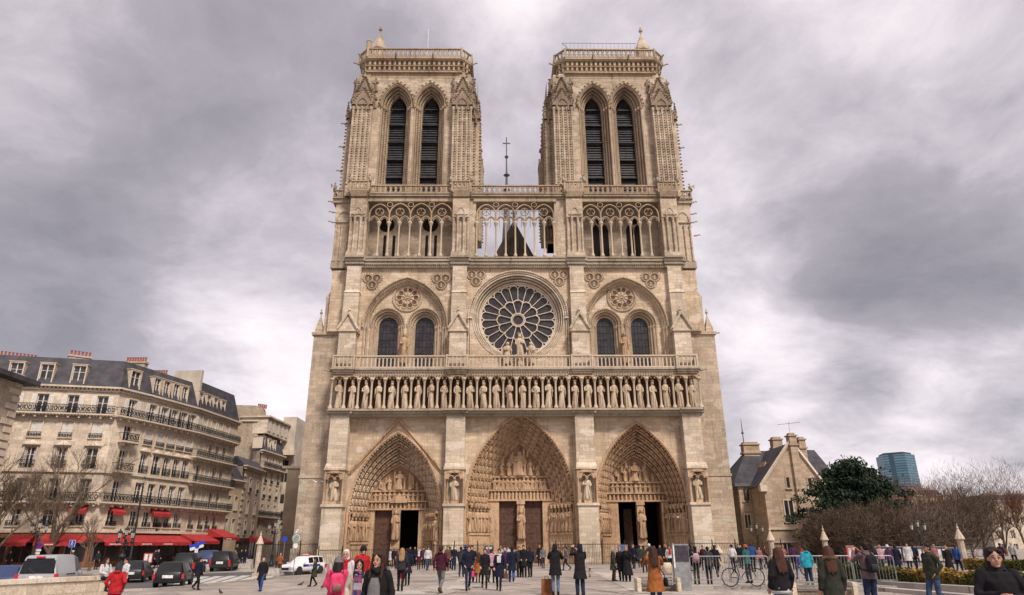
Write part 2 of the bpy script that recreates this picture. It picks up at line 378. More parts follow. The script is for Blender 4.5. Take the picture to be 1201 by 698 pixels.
# body of the church behind
nb = MB(); nb.box(-21.2, 20.8, 9.4, 112, 0, 14); nb.box(-20.9, 20.5, 9.0, 15, 0, 14.6); nb.box(-20.9, 20.5, 2.4, 15, 14.7, 33); nb.box(-7.2, 7.2, 15.5, 112, 14, 31.5)
for k in range(9):
    for sx in (-1, 1): nb.box(min(sx*21.2, sx*23), max(sx*21.2, sx*23), 18+k*10, 19.6+k*10, 0, 15)
nb.build('nave_wall', MAT['stone_side'], CA)
nr = MB()
az = atY(600, 258, 17)[1]; 
nr.prism([(-7.6, 31.4), (7.4, 31.4), (-.1, az)], 17, 112); nr.prism([(-21.5, 13.9), (-7, 13.9), (-7, 18)], 15.2, 112); nr.prism([(7, 13.9), (21.1, 13.9), (7, 18)], 15.2, 112)
nr.build('nave_roof', MAT['lead'], CA)
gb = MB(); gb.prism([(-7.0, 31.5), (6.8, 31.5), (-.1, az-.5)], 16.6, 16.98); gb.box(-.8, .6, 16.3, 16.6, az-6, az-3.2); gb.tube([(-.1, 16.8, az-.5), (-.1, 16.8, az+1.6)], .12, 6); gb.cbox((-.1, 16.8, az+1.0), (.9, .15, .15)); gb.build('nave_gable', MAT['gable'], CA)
sp = MB(); sx, sy = -.75, 60
sp.lathe([(2.0, 44), (1.5, 55), (.9, 66), (.44, 73), (.22, 80), (.12, 84.5)], 8, (sx, sy, 0))
for z, r in ((73.5, 1.0), (76.0, .85), (79.8, .75)): sp.lathe([(r*.4, -.3), (r, 0), (r*.5, .35)], 8, (sx, sy, z))
sp.lathe([(.1, 84), (.5, 84.6), (.1, 85.2)], 8, (sx, sy, 0)); sp.tube([(sx, sy, 85), (sx, sy, 89.8)], .12, 6); sp.cbox((sx, sy, 88.2), (1.7, .2, .22)); sp.build('spire', MAT['lead'], CA)
# ------------------------------------------------ buttresses
for i, (bx, bw) in enumerate(zip(XB, BW)):
    b = MB(); L, R = bx-bw, bx+bw
    b.box(L-.12, R+.12, -1.62, 1.6, -1, .9); b.box(L-.06, R+.06, -1.55, 1.6, .9, 1.5); b.box(L, R, -1.45, 1.6, 1.5, 5.45)
    b.box(L-.12, R+.12, -1.6, 1.5, 5.45, 5.7)
    b.box(L, L+.14, -1.4, 1.5, 5.7, 9.0); b.box(R-.14, R, -1.4, 1.5, 5.7, 9.0); b.box(L+.14, R-.14, -.72, 1.5, 5.7, 9.0)
    b.box(L-.1, R+.1, -1.55, 1.5, 9.0, 9.2)
    b.frustum(L-.08, R+.08, -1.52, 1.5, 9.2, L, R, -1.2, 1.5, 9.7)
    b.box(L+.02, R-.02, -1.2, 1.5, 9.7, ZK)
    bo = b.build('buttress', MAT['stone_pale'], CA)
    nb = MB()
    for sx in (L+.07, R-.07): nb.lathe([(.12, 0), (.12, .15), (.075, .25), (.075, 2.2), (.12, 2.35), (.14, 2.5)], 7, (sx, -1.47, 5.7))
    nb.lathe([(.12, 0), (.12, .15), (.07, .25), (.07, 2.2), (.12, 2.35), (.13, 2.5)], 7, (L+.25, -1.1, 5.7)); nb.lathe([(.12, 0), (.12, .15), (.07, .25), (.07, 2.2), (.12, 2.35), (.13, 2.5)], 7, (R-.25, -1.1, 5.7))
    A = arch(bx, .62, 8.1, .62, 8.1, 6); wall_arch(nb, L+.1, R-.1, 8.1, 9.0, -1.43, A); reveal(nb, A, -1.43, A, -1.0)
    for q in (-.33, .33): band(nb, arch(bx+q, .3, 8.05, .38, 8.05, 5), -1.42, .05)
    nb.prism([(bx-.75, 8.7), (bx+.75, 8.7), (bx, 9.3)], -1.5, -1.43)
    nb.box(bx-.35, bx+.35, -1.25, -.75, 5.7, 6.0)
    nb.build('niche_canopy', MAT['carved'], bo)
    inst('niche_statue', KING[(i*2+1) % 6], bo, T(bx, -1.02, 6.0, 0, (2.3, 2.2, 2.35)))
    # upper stages
    u = MB(); e = .1
    L, R = bx-.93, bx+.93
    u.box(L, R, -.95, 1.5, 19.6, 24.0)
    u.box(L-.1, R+.1, -1.06, 1.2, 24.0, 24.2)
    u.prism([(L-.12, 24.2), (R+.12, 24.2), (bx, 25.75)], -1.06, .2)
    for q in (-1, 1): u.tube([(bx+q*1.10, -1.2, 24.12), (bx, -1.2, 26.0)], .13, 5); u.tube([(bx+q*1.10, -.6, 24.12), (bx, -.6, 26.0)], .12, 5); u.add([(bx+q*1.14, -1.25, 24.15), (bx, -1.25, 26.05), (bx, .2, 26.05), (bx+q*1.14, .2, 24.15), (bx+q*1.06, -1.25, 23.98), (bx, -1.25, 25.85), (bx, .2, 25.85), (bx+q*1.06, .2, 23.98)], [(0, 1, 2, 3), (7, 6, 5, 4), (0, 4, 5, 1), (0, 3, 7, 4)])
    u.box(L-.2, R+.2, -1.12, 1.2, 23.86, 24.0)
    u.lathe([(.05, 25.8), (.05, 26.2), (.16, 26.3), (.17, 26.45), (.07, 26.6), (.12, 26.7), (.02, 26.9)], 8, (bx, -.9, 0))
    u.box(L+.08, R-.08, -.55, 1.5, 24.2, 28.6)
    u.frustum(L+.02, R-.02, -.62, 1.5, 28.6, L+.12, R-.12, -.3, 1.5, 29.0)
    u.box(L+.12, R-.12, -.3, 1.5, 29.0, 31.9)
    u.build('buttress', MAT['stone_pale'], CA)
# ------------------------------------------------ portals
def portal(P, k):
    c, a, zs, ap, ia, iap, dz, dc = (P[q] for q in ('c', 'a', 'zs', 'ap', 'ia', 'iap', 'dz', 'dc'))
    f = MB()
    NO = 6 if k == 1 else 5
    f.box(c-a-.22, c-a+.02, -.2, .05, 0, zs); po = f.build('portal', MAT['carved'], CA)
    f = MB(); f.box(c+a-.02, c+a+.22, -.2, .05, 0, zs); f.build('portal_post', MAT['carved'], po)
    YD = 2.6
    arc = MB(); figs = MB()
    outer = arch(c, a, zs, ap-zs, zs, 18)
    band(arc, [(c+(x-c)*1.022, z+(z-zs)*.012) for x, z in outer], -.04, .17, 6)
    dots(figs, [(c+(x-c)*.99, -.05, z-(z-zs)*.012) for x, z in outer], .34, .13)
    prev = outer; py = 0.0
    for j in range(1, NO+1):
        t = j/NO; aj = a+(ia-a)*t; rj = (ap-zs)+(iap-ap)*t; yj = YD*t
        t0 = (j-.45)/NO; a0 = a+(ia-a)*t0; r0 = (ap-zs)+(iap-ap)*t0
        q1 = arch(c, aj+(a-ia)/NO*.98, zs, rj+(ap-iap)/NO*.98, zs, 18)
        cur_a = arch(c, aj+(a-ia)/NO*.95, zs, rj+(ap-iap)/NO*.95, zs, 18)
        cur_b = arch(c, aj, zs, rj, zs, 18)
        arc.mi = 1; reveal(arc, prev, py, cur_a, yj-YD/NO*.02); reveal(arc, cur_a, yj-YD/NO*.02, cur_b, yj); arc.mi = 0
        band(arc, cur_b, yj-.03, .085)
        mid = arch(c, aj+(a-ia)/NO*.55, zs, rj+(ap-iap)/NO*.55, zs, 18)
        step = .80 if k == 1 else .70; n = 0
        half = [((x), yj-.17, z) for x, z in mid]
        for p, d in resamp(half, step, .55):
            ang = math.atan2(d[0], d[2])
            if p[0] > c: ang = ang+math.pi
            # seated figure oriented along the arch, head to the apex, under a small canopy
            M = T(p[0], p[1]+.02, p[2], 0, 1)@Matrix.Rotation(ang, 4, 'Y')@Matrix.Translation((0, 0, -step*.42))
            figs.merge(FIG0[(n*7+j) % 6], np.array(M@Matrix.Diagonal((step*1.35, step*1.2, step*.86, 1))))
            figs.add([(-.14, -.08, 0), (.14, -.08, 0), (.14, .16, 0), (-.14, .16, 0), (-.19, -.16, .09), (.19, -.16, .09), (.19, .16, .09), (-.19, .16, .09)],
                     [(0, 3, 2, 1), (4, 5, 6, 7), (0, 1, 5, 4), (1, 2, 6, 5), (2, 3, 7, 6), (3, 0, 4, 7)], np.array(M@Matrix.Translation((0, 0, step*.86))))
            n += 1
        prev = cur_b; py = yj
    arc.build('archivolt', [MAT['carved'], MAT['soot']], po); figs.build('archivolt_figures', MAT['statue'] if k == 0 else MAT['carved'], po, True)
    # splayed jambs
    for s in (-1, 1):
        jb = MB()
        jb.mi = 1; jb.poly([(c+s*a, 0, 0), (c+s*ia, YD, 0), (c+s*ia, YD, zs), (c+s*a, 0, zs)]); jb.mi = 0
        # plinth bench and base arcade
        def sp_pt(t, off): # along the splay, off = outwards to the axis/front
            x = a+(ia-a)*t; y = YD*t; nx, ny = -YD, -(a-ia); l = math.hypot(nx, ny); return (c+s*(x+nx/l*off), y+ny/l*off)
        def slab(t0, t1, o, z0, z1):
            p = [sp_pt(t0, 0), sp_pt(t1, 0), sp_pt(t1, o), sp_pt(t0, o)]; jb.zprism(p, z0, z1)
        slab(.0, 1.0, .55, 0, .55); slab(.0, 1, .42, .55, zs-3.1); slab(0, 1, .52, zs-3.1, zs-2.9)
        slab(-.02, 1.02, .5, zs-.22, zs-.0)
        nsx = 6 if k == 1 else 5; 
        for q in range(nsx):
            t = (q+.5)/nsx; x, y = sp_pt(t, .28)
            o = inst('jamb_statue', SAINT[(q+k*2+(s > 0)) % 6], po, T(x, y, zs-2.85, s*.5*-1, (2.05, 2.0, 2.35)))
            x, y = sp_pt(t, .42); jb.lathe([(.14, 0), (.20, .12), (.22, .3), (.05, .42)], 6, (x, y, zs-.55))
            for zz in (.7, 1.55):
                if zz < zs-3.5:
                    x, y = sp_pt(t, .43)
                    jb.merge(FIG0[(q+int(zz*3)) % 6], TN(x, y, zz, 0, (.75, .5, .62)))
            jb.lathe([(.2, 0), (.14, .2)], 6, (sp_pt(t, .3)[0], sp_pt(t, .3)[1], zs-2.95))
        for q in range(nsx+1):
            x, y = sp_pt(q/nsx, .15); jb.lathe([(.12, 0), (.075, .12), (.075, 2.5), (.13, 2.7)], 7, (x, y, zs-2.9))
            x, y = sp_pt(q/nsx, .44); jb.lathe([(.05, 0), (.05, zs-3.9)], 5, (x, y, .6))
        jb.build('jamb', [MAT['carved'], MAT['soot']], po)
    # inner frame, tympanum
    ty = MB(); dw = 1.93 if k == 1 else 1.95; tw = .36
    d0, d1 = dc-tw-dw, dc+tw+dw
    ty.box(c-ia, d0, YD, YD+.7, 0, dz+.02); ty.box(d1, c+ia, YD, YD+.7, 0, dz+.02)
    inner = arch(c, ia, max(zs, dz), iap-max(zs, dz), dz, 14)
    ty.mi = 1; fillarch(ty, inner, YD+.12); ty.mi = 0
    if dz < zs+.5: pass
    H = iap-dz
    l1, l2 = dz+H*.17, dz+H*.40
    ty.box(c-ia, c+ia, YD-.14, YD+.5, dz, dz+.16)
    def wid(z):
        xs = [abs(x-c) for x, zz in inner if zz >= z-1e-6]; return max(xs) if xs else 0
    ty.box(c-wid(l1), c+wid(l1), YD-.1, YD+.2, l1, l1+.13); ty.box(c-wid(l2)+.05, c+wid(l2)-.05, YD-.1, YD+.2, l2, l2+.15)
    def row(z0, h, wx, n, sc=1.0):
        for q in range(n):
            x = c-wx+2*wx*(q+.5)/n; ty.merge(FIG1[(q*3+k) % 4] if h > .9 else FIG0[(q*5+k) % 6], TN(x, YD-.0, z0, random.uniform(-.3, .3), (h*1.15*sc, h*.9, h*random.uniform(.88, 1))))
    row(dz+.16, l1-dz-.16, ia-.25, 17 if k == 1 else 14)
    row(l1+.13, l2-l1-.13, wid(l2)-.1, 13 if k == 1 else 11)
    zt = l2+.15; top = iap-zt
    ty.merge(FIG1[0], TN(c, YD-.12, zt+.05, 0, (top*.85, top*.6, top*.74)))
    for s in (-1, 1):
        ty.merge(FIG1[1], TN(c+s*ia*.33, YD-.05, zt+.02, -s*.5, (top*.45, top*.45, top*.50)))
        ty.merge(FIG1[2], TN(c+s*ia*.56, YD-.05, zt+.02, -s*.5, (top*.36, top*.4, top*.33)))
        ty.merge(FIG1[3], TN(c+s*ia*.16, YD-.05, zt+.02, 0, (top*.3, top*.3, top*.62)))
    for q in range(15):
        zq = random.uniform(zt, iap-1.0); wq = max(.2, wid(zq)-.35); sq = random.choice((-1, 1))*random.uniform(.45, 1)*wq; hq = random.uniform(.6, .95)
        ty.merge(FIG0[q % 6], TN(c+sq, YD-.0, zq-.2, random.uniform(-.5, .5), (hq*1.2, hq, hq)))
    if k == 0:
        ty.prism([(c-.9, zt-1.3), (c+.9, zt-1.3), (c+.9, zt-.9), (c, zt-.5), (c-.9, zt-.9)], YD-.25, YD-.05)
    if k == 2: ty.lathe([(.9, 0), (.95, .1)], 3, (c, YD, iap-1.6))
    ty.build('tympanum', [MAT['carved'], MAT['soot']], po)
    tr = MB(); tr.box(dc-tw, dc+tw, YD-.25, YD+.7, 0, dz); tr.box(dc-tw-.1, dc+tw+.1, YD-.35, YD, 0, 2.2); tr.box(dc-tw-.08, dc+tw+.08, YD-.35, YD, dz-.35, dz)
    for s in (-1, 1):
        tr.lathe([(.07, 0), (.07, 2.8)], 6, (dc+s*tw, YD-.3, 2.6))
    tro = tr.build('trumeau', MAT['carved'], po); inst('trumeau_statue', SAINT[k], tro, T(dc, YD-.5, 2.35, 0, (2.3, 2.1, 2.9)))
    # doors / dark interior
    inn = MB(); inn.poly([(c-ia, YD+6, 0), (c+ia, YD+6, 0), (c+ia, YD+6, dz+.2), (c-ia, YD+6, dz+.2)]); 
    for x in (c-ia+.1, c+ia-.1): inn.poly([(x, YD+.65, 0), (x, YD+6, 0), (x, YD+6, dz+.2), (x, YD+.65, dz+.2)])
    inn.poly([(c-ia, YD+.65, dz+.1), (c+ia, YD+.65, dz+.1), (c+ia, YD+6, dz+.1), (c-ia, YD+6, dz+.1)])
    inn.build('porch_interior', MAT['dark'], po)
    states = {0: (1, 0), 1: (1, 1), 2: (2, 2)}[k]
    for s, stt in zip((-1, 1), states):
        xa, xb = (dc-tw-dw, dc-tw) if s < 0 else (dc+tw, dc+tw+dw)
        dm = MB()
        if stt == 1:
            dm.prism([(xa, .05), (xb, .05), (xb, dz-.35), (xb-.22, dz-.02), (xa+.22, dz-.02), (xa, dz-.35)], YD+.42, YD+.55)
            for zc in np.arange(.9, dz-.5, 1.0):
                dm.box(xa+.06, xb-.06, YD+.39, YD+.42, zc, zc+.07)
            for xc in np.linspace(xa+.2, xb-.2, 5): dm.box(xc-.012, xc+.012, YD+.405, YD+.42, .1, dz-.4)
            dm.box((xa+xb)/2-.02, (xa+xb)/2+.02, YD+.38, YD+.42, .1, dz-.3)
        else:
            side = xa if s < 0 else xb
            dm.box(side-.06, side+.06, YD+.7, YD+2.3, .05, dz-.05)
            if stt == 2:
                x0 = xa+.95 if s < 0 else xa; dm.box(x0, x0+.9 if s < 0 else x0+.5, YD+2.6, YD+2.7, .05, dz-.6)
            for zc in np.arange(.9, dz-.5, 1.0): dm.box(side-.08, side+.08, YD+.75, YD+2.25, zc, zc+.07)
        dm.build('door', MAT['door'], po)
    return po
for k, P in enumerate(PORT): portal(P, k)
# gable over the left portal
gm = MB(); gc = BAYC[0]
for s in (-1, 1):
    for rr, yy, off in ((.14, -.12, 0), (.08, -.05, .35)):
        gm.tube([(gc+s*(4.95-off*.7), yy, 8.75), (gc, yy, 14.35-off*1.25)], rr, 6)
    gm.box(gc+s*5.0-.1, gc+s*5.0+.1, -.18, 0, 8.5, 9.0); gm.tube([(gc+s*4.98, -.1, 0), (gc+s*4.98, -.1, 8.6)], .09, 6)
gm.build('portal_gable', MAT['carved'], CA)
# ------------------------------------------------ kings gallery
kg = MB()
X0, X1 = -19.95, 19.25
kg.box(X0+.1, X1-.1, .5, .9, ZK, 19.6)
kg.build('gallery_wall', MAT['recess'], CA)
def cornice(mb, z0, z1, y0, prof=3, x0=X0, x1=X1, brk=.2, bwid=1.05, yb=1.6):
    h = (z1-z0)/prof
    for j in range(prof):
        t = j/(prof-1) if prof > 1 else 1
        yy = y0+.28*(1-t); ex = .22*t
        mb.box(x0-ex, x1+ex, yy, yb, z0+j*h+.002*j, z0+(j+1)*h-.002)
        for bx in XB: mb.box(bx-bwid-ex, bx+bwid+ex, yy-brk, yb-.01, z0+j*h+.004+.002*j, z0+(j+1)*h-.004)
kc = MB(); cornice(kc, 14.5, 15.0, -1.35, 2); kc.box(X0-.2, X1+.2, -1.62, .2, 15.0, 15.2)
for bx in XB: kc.box(bx-1.15, bx+1.15, -1.8, 0, 15.0, 15.22)
dots(kc, [(X0, -1.36, 14.72), (X1, -1.36, 14.72)], .3, .09)
kc.build('cornice', MAT['ledge'], CA)
kt = MB(); kt.mi = 0; cornice(kt, 18.95, 19.6, -1.6, 3)
dots(kt, [(X0, -1.52, 19.0), (X1, -1.52, 19.0)], .28, .10)
kt.box(X0-.1, X1+.1, -1.35, .3, 18.75, 18.97); kt.build('cornice', MAT['ledge'], CA)
kcol = MB(); kcol.lathe([(.20, 0), (.20, .28), (.13, .38), (.115, .5), (.11, 2.65), (.13, 2.7), (.21, 3.0), (.24, 3.02), (.24, 3.2)], 10); kcol.box(-.2, .2, -.2, .2, -.02, .2)
KC = kcol.mesh('gallery_column', MAT['trac'], True)
kar = MB()
ns = 28; xs = np.linspace(-19.15, 18.45, ns); dx = xs[1]-xs[0]
for i in range(ns+1):
    x = xs[0]+(i-.5)*dx; br = min(abs(x-b) for b in XB) < 1.15
    inst('gallery_column', KC, CA, T(x, -1.38-(.12 if br else 0), 15.2, 0, (1, 1, 1.03)))
for i in range(ns):
    x = xs[i]; br = min(abs(x-b) for b in XB) < 1.1; yy = -1.3-(.12 if br else 0)
    inst('king_statue', KING[(i*5+i//6) % 11], CA, T(x, yy+.42, 15.3, random.uniform(-.45, .45), (2.2*random.uniform(.92, 1.08), 2.2, 3.05*random.uniform(.95, 1.03))))
    kar.box(x-.28, x+.28, yy+.1, .1, 15.2, 15.32)
    A = arch(x, dx/2-.1, 18.25, .46, 18.25, 8); wall_arch(kar, x-dx/2, x+dx/2, 18.25, 18.77, yy-.02, A); reveal(kar, A, yy-.02, A, yy+.35)
    for q in (-1, 1): kar.lathe([(.0, 0), (.09, .1), (.0, .2)], 5, (x+q*.2, yy, 18.38))
kar.build('gallery_arcade', MAT['carved'], CA)
# ------------------------------------------------ balustrade of the rose storey
def balustrade(mb, x0, x1, y, z0, z1, step, kind=0, th=.16, along='x'):
    def B(a, b, zz0, zz1, t=th):
        if along == 'x': mb.box(a, b, y-t/2, y+t/2, zz0, zz1)
        else: mb.box(y-t/2, y+t/2, a, b, zz0, zz1)
    B(x0, x1, z0, z0+.13, th*1.3); B(x0, x1, z1-.15, z1, th*1.6)
    n = max(1, int(round((x1-x0)/step))); st = (x1-x0)/n
    def P(u, v, w_=0): return (u, y+w_, v) if along == 'x' else (y+w_, u, v)
    for i in range(n):
        u = x0+(i+.5)*st
        if kind == 0:
            B(u-.07, u+.07, z0+.13, z1-.36, .13)
            mb.tube([P(u-.03, z1-.42), P(u+st*.5, z1-.16)], .055, 4); mb.tube([P(u+.03, z1-.42), P(u-st*.5, z1-.16)], .055, 4)
        else:
            zc = (z0+z1)/2; hh = (z1-z0)/2-.12
            mb.tube([P(u+st*.40*math.cos(a), zc+hh*.92*math.sin(a)) for a in np.linspace(0, 2*math.pi, 9)], .055, 4, cap=False)
            B(u+st/2-.05, u+st/2+.05, z0+.1, z1-.1, .12)
            for a in (.785, 2.356, 3.927, 5.498): mb.tube([P(u+st*.5*math.cos(a)*1.2, zc+hh*1.2*math.sin(a)), P(u+st*.2*math.cos(a), zc+hh*.5*math.sin(a))], .035, 3)
vb = MB(); xs2 = [X0]+[q for b in XB for q in (b-1.1, b+1.1)]+[X1]
for j in range(len(xs2)-1):
    a_, b_ = xs2[j], xs2[j+1]
    if b_-a_ < .3: continue
    inb = min(abs((a_+b_)/2-b) for b in XB) < .3
    balustrade(vb, a_, b_, -1.62 if inb else -1.42, 19.6, 20.98, .42)
for b in xs2[1:-1]: vb.box(b-.09, b+.09, -1.72, -1.3, 19.6, 21.05)
for sx, ya in ((X0, -1), (X1, 1)): balustrade(vb, -1.4, 1.4, sx, 19.6, 20.98, .42, along='y')
vb.build('balustrade', MAT['trac'], CA)
# ------------------------------------------------ rose storey
Z0, Z1 = 19.6, 31.9
rw = MB(); YW = .3
# centre bay with round opening
cx, cz, ro = -.02, 25.9, 5.25
x0, x1 = XB[1]+.5, XB[2]-.5; nn = 48
for i in range(nn):
    a0, a1 = math.pi*i/nn, math.pi*(i+1)/nn
    for sg in (1, -1):
        p0 = (cx-ro*math.cos(a0), cz+sg*ro*math.sin(a0)); p1 = (cx-ro*math.cos(a1), cz+sg*ro*math.sin(a1)); zz = Z1 if sg > 0 else Z0
        rw.poly([(p0[0], YW, p0[1]), (p1[0], YW, p1[1]), (p1[0], YW, zz), (p0[0], YW, zz)])
rw.poly([(x0, YW, Z0), (cx-ro, YW, Z0), (cx-ro, YW, Z1), (x0, YW, Z1)]); rw.poly([(cx+ro, YW, Z0), (x1, YW, Z0), (x1, YW, Z1), (cx+ro, YW, Z1)])
SB = [dict(c=-12.72, w=1.06, o=2.07, x0=XB[0]+.5, x1=XB[1]-.5, k=0), dict(c=11.9, w=.97, o=1.98, x0=XB[2]+.5, x1=XB[3]-.5, k=1)]
for q in SB:
    q['big'] = arch(q['c']+(.0 if q['k'] == 0 else .2), 4.55, 24.7, 5.75, Z0, 14); wall_arch(rw, q['x0'], q['x1'], Z0, Z1, YW, q['big'])
rw.box(-21.6, XB[0]-.5, 1.0, 2.4, 24.5, Z1); rw.box(XB[3]+.5, 20.9, 1.0, 2.4, 24.5, Z1)
rw.build('rose_storey_wall', MAT['stone'], CA)
# big rose
rr = MB()
def circ(r, n=64): return [(cx+r*math.cos(2*math.pi*i/n), cz+r*math.sin(2*math.pi*i/n)) for i in range(n+1)]
prof = [(5.25, .3), (5.05, .34), (5.05, .55), (4.85, .6), (4.82, .85), (4.6, .9), (4.55, 1.1), (4.36, 1.15), (4.33, 1.5)]
for i_, ((ra, ya), (rb, yb)) in enumerate(zip(prof, prof[1:])): rr.mi = i_ % 2; reveal(rr, circ(ra), ya, circ(rb), yb); rr.mi = 0
for r_, y_ in ((5.15, .3), (4.93, .56), (4.70, .86), (4.46, 1.12)): band(rr, circ(r_), y_, .09)
half = arch(cx, 5.62, cz, 5.62, 20.2, 20); band(rr, half, .16, .11, 6); band(rr, arch(cx, 5.38, cz, 5.38, 20.2, 20), .2, .07)
dots(rr, [(x, .12, z) for x, z in arch(cx, 5.5, cz, 5.5, cz, 20)], .27, .10)
for s in (-1, 1):
    for q in (5.62, 5.38): rr.lathe([(.2, 0), (.1, .25), (.1, .3)], 6, (cx+s*q, .15, 25.7))
ros = rr.build('rose_window', [MAT['stone_pale'], MAT['soot_up']], CA)
tr = MB(); yt = 1.3
def ringt(r, w_=.08, n=64): tr.tube([(x, yt, z) for x, z in circ(r, n)], w_, 5, cap=False)
ringt(4.3, .10); ringt(.78, .09); ringt(.62, .05)
for i in range(12):
    a = 2*math.pi*(i+.5)/12; tr.tube([(cx+.78*math.cos(a), yt, cz+.78*math.sin(a)), (cx+2.1*math.cos(a), yt, cz+2.1*math.sin(a))], .055, 5)
    a0, a1 = a, a+2*math.pi/12; am = (a0+a1)/2    # inner arches
    pts = []
    for t in np.linspace(0, 1, 9):
        aa = a0+(a1-a0)*t; r_ = 2.1+.32*math.sin(math.pi*t)**.6; pts.append((cx+r_*math.cos(aa), yt, cz+r_*math.sin(aa)))
    tr.tube(pts, .07, 5)
    for dd in (-.18, 0, .18):
        tr.lathe([(.02, -.02), (.13, 0), (.02, .02)], 6, (cx+(2.2+.1*(dd == 0))*math.cos(am+dd), yt, cz+(2.2+.1*(dd == 0))*math.sin(am+dd)))
for i in range(24):
    a = 2*math.pi*i/24+math.pi/24*0; r0 = 2.42 if i % 2 == 0 else 2.12
    a = 2*math.pi*(i)/24+2*math.pi/24*0
    r0 = 2.15 if i % 2 == 1 else 2.42
    tr.tube([(cx+r0*math.cos(a), yt, cz+r0*math.sin(a)), (cx+3.85*math.cos(a), yt, cz+3.85*math.sin(a))], .048, 5)
    a0, a1 = a, a+2*math.pi/24; pts = []
    for t in np.linspace(0, 1, 7):
        aa = a0+(a1-a0)*t; r_ = 3.85+.36*math.sin(math.pi*t)**.7; pts.append((cx+r_*math.cos(aa), yt, cz+r_*math.sin(aa)))
    tr.tube(pts, .06, 5)
    for dd in (-.35, .35):
        aa = (a0+a1)/2+dd*2*math.pi/24; tr.tube([(cx+4.3*math.cos(aa), yt, cz+4.3*math.sin(aa)), (cx+4.0*math.cos(aa), yt, cz+4.0*math.sin(aa))], .06, 4)
tr.build('tracery', MAT['trac_w'], ros)
gl = MB(); gl.add([(cx, 1.42, cz)]+[(x, 1.42, z) for x, z in circ(4.36)], [(0, i, i+1) for i in range(1, 65)]); gl.build('glass', MAT['glass'], ros)
# virgin with two angels before the rose
vs = figure(1, 14, True, 91).mesh('virgin_statue', MAT['statue'], True); ans = figure(1, 12, False, 92, 1, True).mesh('angel_statue', MAT['statue'], True)
vo = MB(); vo.lathe([(.45, 0), (.35, .15), (.3, 1.0), (.42, 1.2)], 8, (.1, -.35, 19.6)); vo.build('statue_pedestal', MAT['stone_pale'], CA)
inst('virgin_statue', vs, CA, T(.1, -.35, 20.8, 0, (2.6, 2.4, 2.9))); inst('angel_statue', ans, CA, T(-1.25, -.35, 20.2, .5, (2.5, 2.3, 2.6))); inst('angel_statue', ans, CA, T(1.3, -.35, 20.2, -.5, (2.5, 2.3, 2.6)))
